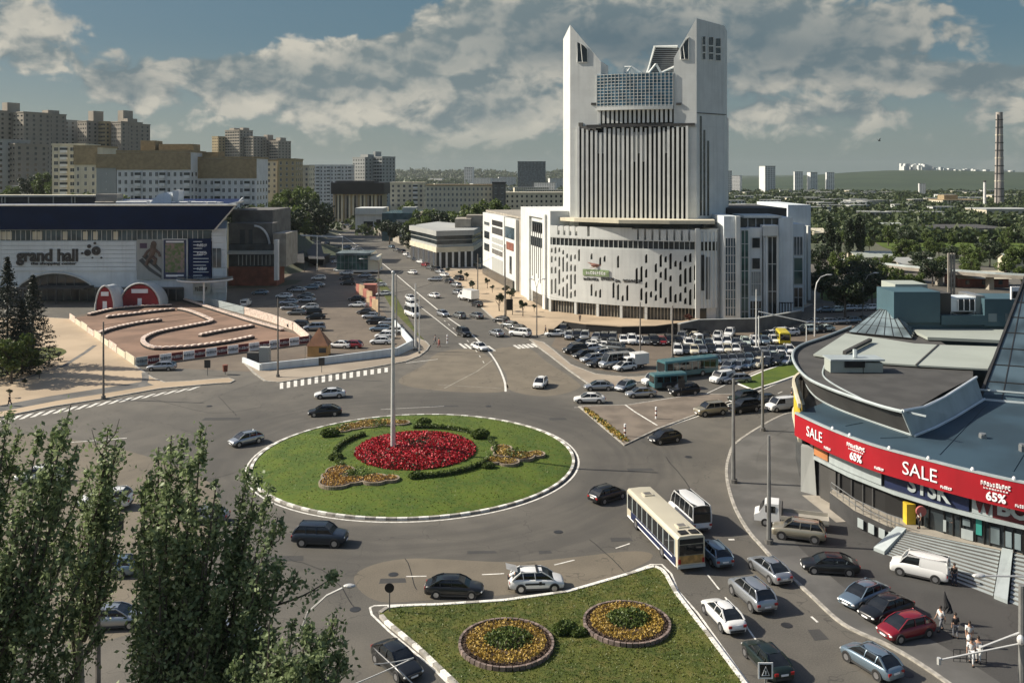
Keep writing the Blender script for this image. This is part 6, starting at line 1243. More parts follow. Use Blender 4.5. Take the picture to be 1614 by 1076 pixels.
for zn, x0, x1, Y0, Y1, n in zones:
    lst = sorted((r5.uniform(x0, x1), math.exp(r5.uniform(math.log(Y0), math.log(Y1))), (r5.choice([1, 3, 3, 3, 4, 5, 5, 5]) if x0 > 1100 else r5.choice([0, 1, 1, 3, 3, 4, 5, 5])) if Y0 > 450 else 3) for _ in range(n)); cnt = {}
    for x, Yd, k in lst:
        if 524 < x < 790 and Yd < 900: k = 3
        c_ = cnt.get(k, 0); cnt[k] = c_+1; far(k, x, Yd, zn, .8 if x0 < 1100 else (.5 if k in (0, 1, 4) else .85), ORD[c_])
qr = thing('hilltop_quarry_town', 'jagged white buildings along the ridge of the hill behind the chimney', 'building'); r5 = random.Random(8); b = MB(); Yq = 3000.0
for i in range(60):
    x = r5.gauss(1452, 13) if i < 38 else r5.uniform(1465, 1614); h = r5.uniform(10, 24) if i < 38 else r5.uniform(3, 9); X_ = PX(x, Yq); wd = r5.uniform(6, 22); b.box(X_-wd/2, X_+wd/2, Yq+i*1.5, Yq+i*1.5+14, 10, terrain(X_, Yq)+h)
b.build('white_walls', M['white_wall'], qr)
del b
# ================================================================ VEHICLES
# body stations: (x, top z, half width); cabin: (base front x, roof front x, roof rear x, base rear x, belt half w, roof half w)
CARS = dict(
 sedan=dict(L=4.6, H=1.44, st=[(2.28, .56, .58), (2.18, .67, .76), (1.8, .77, .84), (1.2, .86, .88), (.2, .92, .9), (-1.2, .95, .9), (-1.7, .97, .87), (-2.1, .93, .80), (-2.28, .78, .66)], cab=(1.30, .32, -.85, -1.85, .79, .56)),
 hatch=dict(L=4.2, H=1.5, st=[(2.08, .58, .58), (1.98, .70, .77), (1.6, .82, .85), (1.1, .92, .88), (.1, .97, .9), (-1.2, 1.0, .88), (-1.75, 1.0, .82), (-2.0, .88, .74), (-2.1, .6, .68)], cab=(1.36, .36, -1.15, -1.90, .79, .57)),
 wagon=dict(L=4.7, H=1.5, st=[(2.32, .62, .68), (2.2, .76, .82), (1.7, .86, .87), (1.0, .96, .89), (.1, 1.0, .9), (-1.6, 1.03, .89), (-2.1, 1.03, .85), (-2.28, .92, .78), (-2.33, .6, .75)], cab=(1.30, .36, -1.55, -2.2, .79, .58)),
 suv=dict(L=4.7, H=1.78, st=[(2.3, .80, .74), (2.22, .95, .86), (1.8, 1.06, .91), (1.05, 1.14, .93), (.1, 1.16, .94), (-1.6, 1.18, .93), (-2.1, 1.16, .90), (-2.28, 1.02, .84), (-2.33, .6, .82)], cab=(1.30, .50, -1.65, -2.2, .84, .63)),
 van=dict(L=4.4, H=1.85, st=[(2.15, .75, .74), (2.05, .92, .84), (1.6, 1.05, .89), (1.1, 1.12, .9), (.3, 1.14, .9), (-1.6, 1.14, .9), (-2.1, 1.14, .88), (-2.18, .9, .86), (-2.2, .6, .84)], cab=(1.4, .75, -2.05, -2.16, .85, .74), panel=1),
 minibus=dict(L=6.0, H=2.6, st=[(2.95, .85, .80), (2.85, 1.05, .92), (2.4, 1.25, .97), (2.0, 1.35, .98), (.3, 1.38, .98), (-1.6, 1.38, .98), (-2.8, 1.38, .96), (-2.93, 1.0, .94), (-2.97, .6, .92)], cab=(2.3, 1.5, -2.75, -2.92, .94, .82)))
def car_parts(kind):
    c = CARS[kind]; L_, H_ = c['L'], c['H']; st = c['st']; big = kind in ('minibus',); zb = .26 if kind not in ('suv', 'minibus') else .36; out = {}
    X_ = np.array([s[0] for s in st])[::-1]; Tz = np.array([s[1] for s in st])[::-1]; Wd = np.array([s[2] for s in st])[::-1]
    xs_ = np.concatenate([np.linspace(X_[0], X_[0]+.2, 3), np.linspace(X_[0]+.45, X_[-1]-.4, 11), np.linspace(X_[-1]-.2, X_[-1], 4)])
    prof = [(0, 1, .025), (.6, 1, .02), (.86, 1, -.02), (.965, 1, -.09)]; b = MB(); vs = []; n = 0
    for x in xs_:
        t = float(np.interp(x, X_, Tz)); w_ = float(np.interp(x, X_, Wd)); e = 1-min(1, (L_/2-abs(x))/.25); z0 = zb+.08*max(0, e)
        ring = [(0, t+.03), (.6*w_, t+.02), (.88*w_, t-.015), (.97*w_, t-.09), (w_, z0+(t-z0)*.5), (.985*w_, z0+.14), (.9*w_, z0), (0, z0)]
        full = ring+[(-y, z) for y, z in ring[-2:0:-1]]; n = len(full); vs += [(float(x), y, z) for y, z in full]
    k_ = len(xs_); b.add(vs, [(i*n+j, i*n+(j+1) % n, (i+1)*n+(j+1) % n, (i+1)*n+j)[::-1] for i in range(k_-1) for j in range(n)]+[tuple(range(n)), tuple((k_-1)*n+j for j in range(n))[::-1]])
    bf, rf, rr, br, wb, wr = c['cab']; zbt = lambda x: float(np.interp(x, X_, Tz))-.02
    # glass house
    g_ = MB(); ins = .0; cv = [(bf, wb*.93, zbt(bf)), (rf, wr, H_-.06), (rr, wr, H_-.06), (br, wb*.95, zbt(br))]; mid = [((bf+rf)/2+.05, (wb+wr)/2+.02, (zbt(bf)+H_)/2), ((br+rr)/2-.05, (wb+wr)/2+.02, (zbt(br)+H_)/2)]
    P_ = []
    for s_ in (1, -1): P_ += [(cv[0][0], s_*cv[0][1], cv[0][2]), (cv[3][0], s_*cv[3][1], cv[3][2]), (mid[0][0], s_*mid[0][1], mid[0][2]), (mid[1][0], s_*mid[1][1], mid[1][2]), (cv[1][0], s_*cv[1][1], cv[1][2]), (cv[2][0], s_*cv[2][1], cv[2][2])]
    fs = [(1, 0, 2, 3), (3, 2, 4, 5), (6, 7, 9, 8), (8, 9, 11, 10), (0, 6, 8, 2), (2, 8, 10, 4), (7, 1, 3, 9), (9, 3, 5, 11), (4, 10, 11, 5)]; g_.add(P_, fs); out['windows'] = g_
    # roof skin
    m_ = 5; vs = []; 
    for i in range(m_+1):
        x = rf+.06-(rf-rr+.12)*i/m_; e = (2*i/m_-1)**2
        for y, dz in ((-1.06, -.07), (-.82, -.01), (-.42, .025), (0, .038), (.42, .025), (.82, -.01), (1.06, -.07)): vs.append((x, wr*y, H_-.035+dz-.05*e))
    b.add(vs, [(i*7+j, i*7+j+1, (i+1)*7+j+1, (i+1)*7+j)[::-1] for i in range(m_) for j in range(6)])
    for s_ in (1, -1):                          # pillars
        def Q(t0, a_, c2): return Vector(a_).lerp(Vector(c2), t0)
        a0, a1 = (bf, s_*wb*.94, zbt(bf)), (rf+.03, s_*wr*1.01, H_-.06); b.tube([a0, (mid[0][0]+.01, s_*(mid[0][1]+.01), mid[0][2]), a1], .045, 4)
        c0, c1 = (br, s_*wb*.96, zbt(br)), (rr-.03, s_*wr*1.01, H_-.06); b.tube([c0, (mid[1][0]-.01, s_*(mid[1][1]+.01), mid[1][2]), c1], .07, 4)
        b.tube([(rf, s_*wr*1.02, H_-.07), (rr, s_*wr*1.02, H_-.07)], .035, 4)
        for xb in ([-.15, -1.05] if kind != 'minibus' else [1.2, .1, -1.0, -2.0]):
            if kind == 'van' and xb < -.5: continue
            b.tube([(xb+.04, s_*(wb+.005), zbt(xb)), (xb, s_*((wb+wr)/2+.03), (zbt(xb)+H_)/2), (xb-.02, s_*wr*1.015, H_-.07)], .035, 4)
        if kind == 'van':                       # blank cargo side
            b.add([(-.15, s_*(wb+.02), zbt(0)), (br+.02, s_*(wb+.02), zbt(br)), (rr-.04, s_*(wr+.03), H_-.07), (-.15, s_*(wr+.03), H_-.07), (-.15, s_*((wb+wr)/2+.05), (zbt(0)+H_)/2), ((br+rr)/2, s_*((wb+wr)/2+.05), (zbt(0)+H_)/2)], [(0, 1, 5, 4)[::-s_], (4, 5, 2, 3)[::-s_]])
    if kind == 'van': b.add([(br-.01, -wb, zbt(br)), (br-.01, wb, zbt(br)), (rr-.04, wr, H_-.08), (rr-.04, -wr, H_-.08)], [(0, 3, 2, 1)])
    out['body'] = b
    t = MB()                                     # sills, bumpers, grille and arches in dark plastic
    h = L_/2; ww = st[4][2]; t.box(-h*.62, h*.62, -ww*.97, ww*.97, zb-.06, zb+.08); t.box(h-.07, h-.01, -.45, .45, .42, .60); t.box(-h+.005, -h+.06, -.55, .55, .35, .5)
    wx = (h*.62, -h*.58); wr_ = .33 if kind not in ('suv', 'minibus') else .38
    for x in wx:
        for s_ in (1, -1): t.tube([(x, s_*(ww-.25), wr_), (x, s_*(ww+.006), wr_)], wr_+.06, 14)
    out['trim'] = t; w = MB(); w.tube([(0, -.1, 0), (0, .1, 0)], wr_, 14); out['wheel'] = w; r_ = MB(); r_.tube([(0, -.108, 0), (0, .108, 0)], wr_*.62, 10); r_.tube([(0, -.112, 0), (0, .112, 0)], .06, 6, 1); out['rim'] = r_
    hl = MB(); hl.ell((0, 0, 0), .10, .19, .09, nu=8, nv=4, z0=-.95); out['headlight'] = hl; tl = MB(); tl.box(-.03, .03, -.13, .13, -.09, .09); out['taillight'] = tl
    out['pos'] = dict(w=[(x, s_*(ww-.09), wr_) for x in wx for s_ in (1, -1)], h=[(h-.13, s_*.60, st[1][1]-.14) for s_ in (1, -1)], t=[(-h+.045, s_*(st[-1][2]-.10), st[-2][1]-.20) for s_ in (1, -1)])
    pl_ = MB(); pl_.box(-h-.012, -h+.02, -.26, .26, .62, .74); out['plate'] = pl_; pl_ = MB(); pl_.box(h-.03, h+.012, -.26, .26, .40, .51); out['plate2'] = pl_
    return out
PROTO = {}; UC = {}
def car_proto(kind):
    if kind in PROTO: return PROTO[kind]
    p = car_parts(kind); root = thing('car' if kind not in ('van', 'minibus') else kind, 'x', 'car')
    p['body'].build('body', M['paint_white'], root, smooth=True, angle=50, world=False); p['windows'].build('windows', M['car_glass'], root, world=False); p['trim'].build('lower_trim', M['darkgrey'], root, world=False); p['plate'].build('number_plate', M['signwhite'], root, world=False); p['plate2'].build('number_plate', M['signwhite'], root, world=False)
    wh = None
    for q in p['pos']['w']:
        if wh is None: wh = p['wheel'].build('wheel', M['tyre'], root, smooth=True, world=False); ri = p['rim'].build('rim', M['rim'], wh, world=False); o = wh
        else: o = wh.copy(); COL.objects.link(o); r2 = ri.copy(); COL.objects.link(r2); r2.parent = o
        o.location = q
    for nm, key, m_ in (('headlight', 'h', 'lamp_white'), ('taillight', 't', 'lamp_red')):
        o = None
        for q in p['pos'][key]:
            if o is None: o = p[nm].build(nm, M[m_], root, smooth=True, world=False); base = o
            else: o = base.copy(); COL.objects.link(o)
            o.location = q
    PROTO[kind] = root; return root
CATS = dict(sedan='car', hatch='car', wagon='car', suv='car', van='van', minibus='minibus')
KW = dict(sedan='sedan', hatch='hatchback', wagon='estate car', suv='off-road car', van='panel van', minibus='minibus')
CW = dict(gold='beige-gold', navy='dark navy', green='dark green', blue='pale silver-blue', mint='pale mint')
def car(kind, colour, x, y, hd, label, group=None, ctr=True, z=0.0, sc_=1.0):
    z = .115 if 'mall pavement' in label or 'mall stairs' in label or 'flatbed' in label or 'squeezed between' in label or 'next to the black' in label else z
    pr = car_proto(kind); p = G(x, y); o = place(pr, UC, (p.x, p.y, z), R(hd), sc_, label, group); o['category'] = CATS[kind]
    if 'group' in o.keys() and not group: del o['group']
    for ch in o.children:
        if ch.name.startswith('body'): ch.material_slots[0].link = 'OBJECT'; ch.material_slots[0].material = M['paint_'+colour]
    return o
for k_ in CARS: car_proto(k_)
# --- traffic, nearest first
car('minibus', 'white', 1086, 822, 103, 'white minibus driving beside the cream city bus')
car('wagon', 'blue', 1125, 880, 102, 'silver-blue estate car just right of the back of the bus'); car('sedan', 'silver', 1213, 906, 106, 'silver-grey saloon car nearest the kerb behind the bus lane')
car('suv', 'silver', 1185, 948, 105, 'silver high estate car between the white saloon and the kerb'); car('sedan', 'white', 1140, 979, 103, 'white saloon car beside the front lawn'); car('sedan', 'green', 1209, 1050, 103, 'very dark green car under the pedestrian crossing sign')
car('hatch', 'blue', 1373, 1052, 116, 'pale silver-blue hatchback on the road at the lower right'); 
GR = 'cars parked along the mall pavement'
car('hatch', 'red', 1428, 1003, 200, 'dark red hatchback parked by the mall pavement', GR); car('sedan', 'black', 1397, 972, 207, 'black saloon squeezed between the silver-blue and the red car', GR); car('sedan', 'blue', 1362, 950, 212, 'silver-blue saloon parked at an angle next to the black one', GR)
car('sedan', 'black', 1308, 902, 172, 'long black saloon parked alone side-on by the mall pavement', GR); car('van', 'white', 1449, 909, 148, 'white panel van parked in front of the mall stairs'); car('suv', 'gold', 1259, 850, 160, 'beige-gold off-road car parked beside the flatbed truck')
car('hatch', 'black', 957, 787, 38, 'black hatchback leaving the roundabout in front of the bus'); car('hatch', 'black', 1048, 696, 205, 'small dark car approaching the roundabout below the traffic island')
car('suv', 'gold', 1120, 653, 200, 'beige and black car rounding the tip of the traffic island'); car('sedan', 'white', 929, 634, 178, 'white saloon on the far side of the road above the traffic island tip')
car('hatch', 'white', 852, 609, 255, 'lone small white car entering the roundabout from the street'); car('sedan', 'white', 520, 626, 192, 'white saloon at the far side of the roundabout by the zebra strip'); car('sedan', 'black', 512, 654, 191, 'black saloon passing the top left of the roundabout')
car('hatch', 'silver', 388, 699, 222, 'silver car at the left edge of the roundabout'); car('suv', 'navy', 505, 856, -4, 'dark blue-grey off-road car with a spare wheel below the roundabout', sc_=1.04); car('sedan', 'black', 716, 936, -2, 'black coupe in front of the front lawn'); 
tx = car('hatch', 'white', 845, 926, 4, 'white car with black side stripes and an open boot, stopped by the front lawn', sc_=1.05)
dc = MB(); dc.box(-.9, .6, -.905, -.9, .62, .76); dc.box(.15, .35, -.91, -.9, .60, .86); dc.box(-.05, .13, -.62, .62, 1.50, 1.515); dc.build('stripes', M['black'], tx, world=False)
b = MB(); b.add([(-1.9, -.6, 1.06), (-1.9, .6, 1.06), (-1.45, .58, 1.5), (-1.45, -.58, 1.5), (-2.3, .55, 1.75), (-2.3, -.55, 1.75)], [(3, 2, 4, 5), (5, 4, 2, 3)]); b.build('open_boot_lid', M['paint_white'], tx, world=False)
car('sedan', 'black', 625, 1052, -52, 'black saloon in the lower left beside the striped kerb'); car('wagon', 'silver', 255, 583, 184, 'silver estate car stopped by the corner of the kart track')
car('suv', 'white', 62, 760, 185, 'white car half hidden behind the leftmost poplar'); car('wagon', 'blue', 170, 905, 183, 'pale blue car behind the trees near the lamp post'); car('suv', 'white', 165, 800, 186, 'white off-road car seen between the two big trees', sc_=1.1); car('sedan', 'grey', 322, 822, 180, 'dark car glimpsed above the notch of the middle tree')
car('sedan', 'silver', 360, 1010, 10, 'pale car glimpsed low behind the middle trees'); car('wagon', 'silver', 178, 985, 6, 'light car glimpsed low between the left trees')
car('sedan', 'silver', 944, 614, 182, 'silver saloon behind the white one in the queue above the traffic island'); car('hatch', 'silver', 986, 614, 230, 'small silver car in the queue behind the first silver saloon'); car('sedan', 'silver', 1010, 625, 188, 'silver saloon low in the queue above the traffic island')
car('van', 'white', 1033, 606, 200, 'white van squeezed behind the teal bus in the queue'); car('suv', 'black', 1078, 622, 200, 'black jeep at the kerb between the teal bus and the island'); car('van', 'white', 1138, 602, 215, 'white van at the left tip of the green verge'); car('wagon', 'silver', 1160, 603, 190, 'grey car beside the white van at the green verge')
car('suv', 'black', 1173, 648, 205, 'nearest of the two dark cars by the lamp posts right of the island'); car('suv', 'green', 1172, 634, 205, 'dark car right behind the nearest dark one by the lamp posts'); car('sedan', 'navy', 1206, 636, 195, 'dark saloon next to the small white van by the mall corner'); car('van', 'white', 1231, 646, 200, 'small white van nearest the rounded mall corner')
# --- boulevard
ROAD = [('sedan', 'white', 650, 432, 128, 'small white car high on the boulevard'), ('wagon', 'silver', 686, 443, 165, 'silver car turning across the boulevard'), ('sedan', 'white', 684, 469, 125, 'white saloon in the middle of the boulevard'), ('hatch', 'white', 647, 473, -60, 'white car left of the centre line near the tall lamp posts'),
 ('minibus', 'white', 650, 499, -62, 'white minibus coming down the boulevard by the lamp posts'), ('suv', 'white', 649, 484, -62, 'white off-road car just behind the white minibus'), ('hatch', 'silver', 698, 498, -58, 'silver car on the centre line of the boulevard'), ('hatch', 'grey', 724, 501, 122, 'left one of two dark cars side by side on the boulevard'), ('sedan', 'grey', 751, 501, 122, 'right one of two dark cars side by side on the boulevard'),
 ('suv', 'black', 731, 529, -65, 'black off-road car near the foot of the boulevard'), ('sedan', 'silver', 783, 529, 118, 'silver saloon driving up the right lane of the boulevard'), ('suv', 'white', 820, 530, 150, 'white off-road car at the corner of the tan plaza'), ('sedan', 'white', 756, 551, -60, 'white saloon lowest on the boulevard'),
 ('hatch', 'black', 790, 508, 140, 'dark car at the plaza kerb, uppermost of three'), ('hatch', 'grey', 803, 516, 140, 'dark car at the plaza kerb, middle one of three'), ('sedan', 'black', 815, 521, 140, 'dark car at the plaza kerb, lowest of three'), ('hatch', 'black', 752, 483, 120, 'dark car just below the small white box truck'), ('hatch', 'silver', 721, 464, 120, 'silver car just above the small white box truck'),
 ('wagon', 'silver', 719, 452, 120, 'silver car at the boulevard kerb below the dark off-road car'), ('suv', 'black', 723, 442, 120, 'dark off-road car at the boulevard kerb'), ('sedan', 'black', 708, 446, 120, 'dark saloon left of the dark off-road car at the kerb')]
for a_ in ROAD: car(a_[0], a_[1], a_[2], a_[3], a_[4], a_[5], 'traffic on the boulevard')
cl_ = ['white', 'silver', 'black', 'grey', 'red', 'white', 'navy', 'silver', 'white', 'black', 'grey', 'blue', 'white', 'silver']
kl_ = ['sedan', 'hatch', 'suv', 'sedan', 'hatch', 'wagon', 'sedan']
for i, (x, y) in enumerate(((700, 436), (693, 431), (686, 427), (678, 424), (670, 420), (663, 415), (655, 411), (647, 407), (640, 403), (633, 399), (625, 396), (617, 391))):
    car(kl_[i % 7], cl_[i], x, y, 125, f'{CW.get(cl_[i], cl_[i])} {KW[kl_[i % 7]]}, {ORD[i]} uphill at the right kerb of the boulevard', 'cars parked at the right kerb of the boulevard')
for i in range(12):
    x = 520+i*8.5; y = 351+i*1.7+(i % 3); car(kl_[(i+2) % 7], cl_[(i*5) % 14], x, y, 130+i*20, f'{CW.get(cl_[(i*5)%14], cl_[(i*5)%14])} {KW[kl_[(i+2)%7]]}, {ORD[i]} from the left at the top of the boulevard', 'cars at the top of the boulevard')
# --- left car park
def rowcars(items, group, where, hd):
    cnt = {}
    for i, it in enumerate(items):
        k_, c_, x, y = it[:4]; h_ = it[4] if len(it) > 4 else hd; key = (k_, c_); cnt[key] = cnt.get(key, 0)+1
    seen = {}
    for i, it in enumerate(items):
        k_, c_, x, y = it[:4]; h_ = it[4] if len(it) > 4 else hd; car(k_, c_, x, y, h_, f'{CW.get(c_, c_)} {KW[k_]}, {ORD[i] if i < 20 else "one of those"} {where}', group)
rowcars([('hatch', 'white', 600, 542, 178), ('hatch', 'white', 607, 533, 178), ('wagon', 'blue', 600, 522, 175), ('suv', 'black', 594, 511, 172), ('hatch', 'silver', 585, 502, 170), ('sedan', 'black', 577, 495, 168), ('sedan', 'white', 564, 484, 172), ('sedan', 'black', 562, 474, 175), ('wagon', 'white', 620, 526, 175), ('hatch', 'silver', 612, 512, 172)], 'cars parked along the right edge of the left car park', 'from the parapet wall, right row of left car park', 170)
rowcars([('sedan', 'white', 536, 548, 165), ('hatch', 'red', 555, 548, 168)], 'cars beside the wooden hut', 'of the pair right of the wooden hut', 165)
rowcars([('suv', 'silver', 496, 521, 190), ('suv', 'black', 470, 517, 170), ('sedan', 'black', 497, 503, 195), ('wagon', 'black', 492, 495, 190), ('hatch', 'white', 489, 487, 190), ('sedan', 'grey', 468, 496, 175), ('sedan', 'silver', 457, 488, 178), ('wagon', 'silver', 455, 480, 178), ('sedan', 'silver', 484, 476, 180), ('sedan', 'grey', 482, 469, 180), ('wagon', 'white', 448, 470, 165), ('sedan', 'silver', 470, 460, 182), ('sedan', 'blue', 410, 464, 180), ('sedan', 'black', 464, 458, 185), ('sedan', 'silver', 500, 452, 185), ('wagon', 'blue', 490, 456, 183), ('wagon', 'white', 502, 441, 190), ('van', 'white', 388, 482, 90)], 'cars in the left part of the left car park', 'from the front, left part of left car park', 180)
rowcars([('wagon', 'white', 546, 433), ('sedan', 'black', 546, 441), ('sedan', 'black', 548, 449), ('van', 'white', 536, 428), ('sedan', 'silver', 575, 437), ('sedan', 'grey', 583, 445), ('sedan', 'white', 598, 452), ('sedan', 'white', 606, 466)], 'cars around the glass pavilion', 'from the left below the green pavilion', 185)
for i, (x, y) in enumerate(((478, 402), (492, 404), (507, 402), (523, 408), (530, 415), (527, 395), (505, 392), (484, 396), (547, 392), (560, 395), (500, 384), (515, 386))): car(kl_[i % 7], cl_[(i*3+1) % 14], x, y, 180+i*7, f'{CW.get(cl_[(i*3+1)%14], cl_[(i*3+1)%14])} {KW[kl_[i%7]]}, {ORD[i]} in the yard behind the black canopies', 'cars in the yard behind the black canopies')
# --- right car park: front row, second row, then the dense blocks
rowcars([('suv', 'black', 906, 556), ('sedan', 'black', 921, 563), ('wagon', 'silver', 934, 570), ('sedan', 'black', 944, 577), ('minibus', 'silver', 970, 579, 205), ('hatch', 'white', 985, 583), ], 'front row of the right car park', 'from the left in the front row of the right car park', 208)
rowcars([('wagon', 'black', 918, 545), ('sedan', 'white', 934, 546, 150), ('sedan', 'white', 950, 549, 150), ('suv', 'grey', 966, 553, 150), ('sedan', 'white', 930, 553, 205), ('sedan', 'black', 983, 560, 150), ('wagon', 'silver', 948, 562, 208), ('hatch', 'navy', 962, 566, 205)], 'second row of the right car park', 'in the tangled second row, right car park', 205)
rowcars([('suv', 'black', 888, 524, 260), ('sedan', 'white', 876, 530, 180), ('wagon', 'silver', 897, 533, 265), ('suv', 'black', 910, 534, 262), ('suv', 'silver', 922, 535, 262), ('sedan', 'silver', 941, 535, 250), ('suv', 'black', 953, 538, 262), ('suv', 'grey', 966, 538, 262), ('hatch', 'white', 983, 540, 265), ('suv', 'white', 996, 541, 265), ('hatch', 'white', 1006, 541, 265), ('sedan', 'grey', 1019, 541, 268), ('suv', 'black', 1030, 542, 268), ('hatch', 'red', 1043, 542, 270), ('suv', 'black', 1056, 542, 270), ('hatch', 'black', 1068, 541, 270)], 'third row of the right car park', 'from the left in the row under the plaza edge', 262)
r9 = random.Random(12); pal = ['white', 'white', 'silver', 'silver', 'white', 'mint', 'grey', 'black', 'blue', 'white', 'cream', 'black']
def fill(x0, y0, x1, y1, n, hd, grp, where, jit=3, kinds=('sedan', 'hatch', 'wagon', 'suv', 'sedan')):
    items = []
    for i in range(n): t = i/(n-1); items.append((r9.choice(kinds), r9.choice(pal), x0+(x1-x0)*t, y0+(y1-y0)*t+r9.uniform(-.8, .8), hd+r9.uniform(-jit, jit)))
    rowcars(items, grp, where, hd)
fill(1068, 557, 1172, 552, 9, 262, 'first dense row behind the teal bus', 'from the left, first dense row behind the teal bus'); fill(1086, 547, 1220, 540, 10, 262, 'second dense row behind the teal bus', 'from the left, second dense row behind the teal bus'); fill(1128, 572, 1232, 566, 9, 262, 'dense row right of the teal bus', 'from the left in the dense row right of the teal bus')
fill(1150, 583, 1240, 573, 7, 235, 'row beside the green verge', 'from the left in the row beside the green verge'); fill(1178, 560, 1244, 556, 6, 262, 'row behind the green verge', 'from the left in the short row behind the green verge'); fill(1075, 536, 1150, 530, 5, 250, 'loose row near the red bush', 'from the left in the loose row near the dark wall')
fill(1200, 533, 1300, 522, 8, 200, 'row by the white goalpost frame', 'from the left in the row by the white goalpost frame'); fill(1284, 512, 1400, 506, 7, 185, 'cars on the road behind the mall', 'from the left on the shaded road behind the mall'); fill(1300, 492, 1390, 488, 6, 185, 'cars on the upper road behind the mall', 'from the left on the upper shaded road behind the mall')
# --- bus, teal bus, trucks
def bus(label, cat, c, hd, L_, H_, W_, cream, lower, n_win, detail=True):
    root = thing('bus', label, cat, (c[0], c[1], 0), R(hd)); k = dict(world=False); h = L_/2; w = W_/2
    b = MB(); pr = [(-w, .45), (-w, H_-.25), (-w+.18, H_-.05), (0, H_), (w-.18, H_-.05), (w, H_-.25), (w, .45)]; n = len(pr)
    vs = [(x, y, z) for x in (-h, -h+.12, h-.25, h) for y, z in [(y*(.97 if x in (-h, h) else 1), z if x != h else .45+(z-.45)*.975) for y, z in pr]]
    b.add(vs, [(i*n+j, (i+1)*n+j, (i+1)*n+(j+1) % n, i*n+(j+1) % n) for i in range(3) for j in range(n)]+[tuple(range(n)), tuple(3*n+j for j in range(n))[::-1]]); b.build('body', M[cream], root, smooth=True, angle=35, **k)
    for s_ in (1, -1):
        b = MB(); b.box(-h+.5, h-.35, s_*w-.02, s_*w+.02, 1.25, H_-.45); sw_ = b.build('side_windows', M['car_glass'], root, **k); b = MB()
        for i in range(n_win+1): x = -h+.5+(L_-.85)*i/n_win; b.box(x-.06, x+.06, s_*w-.035, s_*w+.035, 1.2, H_-.42)
        b.build('window_bars', M[cream if not detail else 'trim'], sw_, **k); b = MB(); b.box(-h+.3, h-1.2, s_*w-.03, s_*w+.03, .5, 1.22); b.build('lower_panel', M[lower], root, **k)
        if detail:
            b = MB(); b.box(-h+.3, h-.3, s_*w-.04, s_*w+.04, .42, .52); b.box(-h+1.0, h-2.5, s_*w-.045, s_*w+.045, .95, 1.05); b.build('white_stripe', M['signwhite'], root, **k)
            for x in (h-1.2, .4, -h+2.6): b = MB(); b.box(x-.6, x+.6, s_*w-.05, s_*w+.05, .5, H_-.5); 
            if s_ == -1:
                for x in (h-1.2, .4, -h+2.6): b = MB(); b.box(x-.6, x+.6, -w-.05, -w+.01, .5, H_-.5); d_ = b.build('door', M['car_glass'], root, **k); b = MB(); b.box(x-.03, x+.03, -w-.07, -w-.05, .5, H_-.5); b.build('door_bar', M['trim'], d_, **k)
    for x, nm, z0, z1 in ((h+.01, 'windscreen', 1.1, H_-.4), (-h-.01, 'rear_window', 1.45, H_-.75)): b = MB(); b.box(x-.03, x+.03, -w+.18, w-.18, z0, z1); b.build(nm, M['car_glass'], root, **k)
    if detail:
        b = MB(); b.box(-h-.05, -h, -w+.15, w-.15, .75, 1.4); b.build('rear_poster', mat('poster_ochre', (.42, .25, .08), .6, var=.3, scale=2), root, **k); b = MB(); b.box(-h-.05, -h, -w+.2, w-.2, H_-.68, H_-.28); b.build('rear_sign', M['black'], root, **k); b = MB(); b.box(-h-.09, -h+.02, -w+.02, w-.02, .38, .62); b.build('bumper', M['trim'], root, **k)
        for x in (h-2.2, -h+2.0): b = MB(); b.box(x-.45, x+.45, -.45, .45, H_-.01, H_+.1); hh = b.build('roof_hatch', M[cream], root, **k); b = MB(); b.box(x-.3, x+.3, -.32, .32, H_+.1, H_+.115); b.build('hatch_panel', M['concrete_dark'], hh, **k)
        b = MB(); b.box(-h+.3, -h+1.0, -.85, -.15, H_-.03, H_+.08); b.box(-h+.3, -h+1.0, .1, .8, H_-.03, H_+.08); b.build('roof_vents', M['black'], root, **k)
        b = MB(); 
        for x, y in ((-h-.06, -w+.2), (-h-.06, w-.2)): b.box(x-.02, x+.02, y-.1, y+.1, .75, 1.15)
        b.build('taillights', M['lamp_red'], root, **k)
    for x in (h-2.5, -h+3.2):
        for s_ in (1, -1): b = MB(); b.tube([(x, s_*(w-.25), .48), (x, s_*(w+.055), .48)], .48, 16); wl2 = b.build('wheel', M['tyre'], root, smooth=True, **k); b = MB(); b.tube([(x, s_*(w-.1), .48), (x, s_*(w+.065), .48)], .26, 10); b.build('rim', M['rim'], wl2, **k)
    return root
bus('long cream city bus with an ochre rear poster beside the front lawn', 'bus', (13.55, 79.6), 103.1, 11.9, 3.05, 2.5, 'paint_cream', 'sign_navy', 9)
p = G(1084, 592); bus('teal single-decker bus with a pale roof in the right car park', 'bus', (p.x, p.y), 205, 10.5, 3.0, 2.5, 'paint_teal', 'paint_teal', 8, False); b = MB(); 
p = G(1053, 612); bus('dark teal minibus just in front of the teal bus', 'minibus', (p.x, p.y), 195, 5.4, 2.5, 2.1, 'paint_teal', 'paint_navy', 4, False)
p = G(1234, 541); bus('yellow minibus near the white goalpost frame', 'minibus', (p.x, p.y), 262, 5.4, 2.6, 2.1, 'paint_yellow', 'paint_yellow', 4, False)
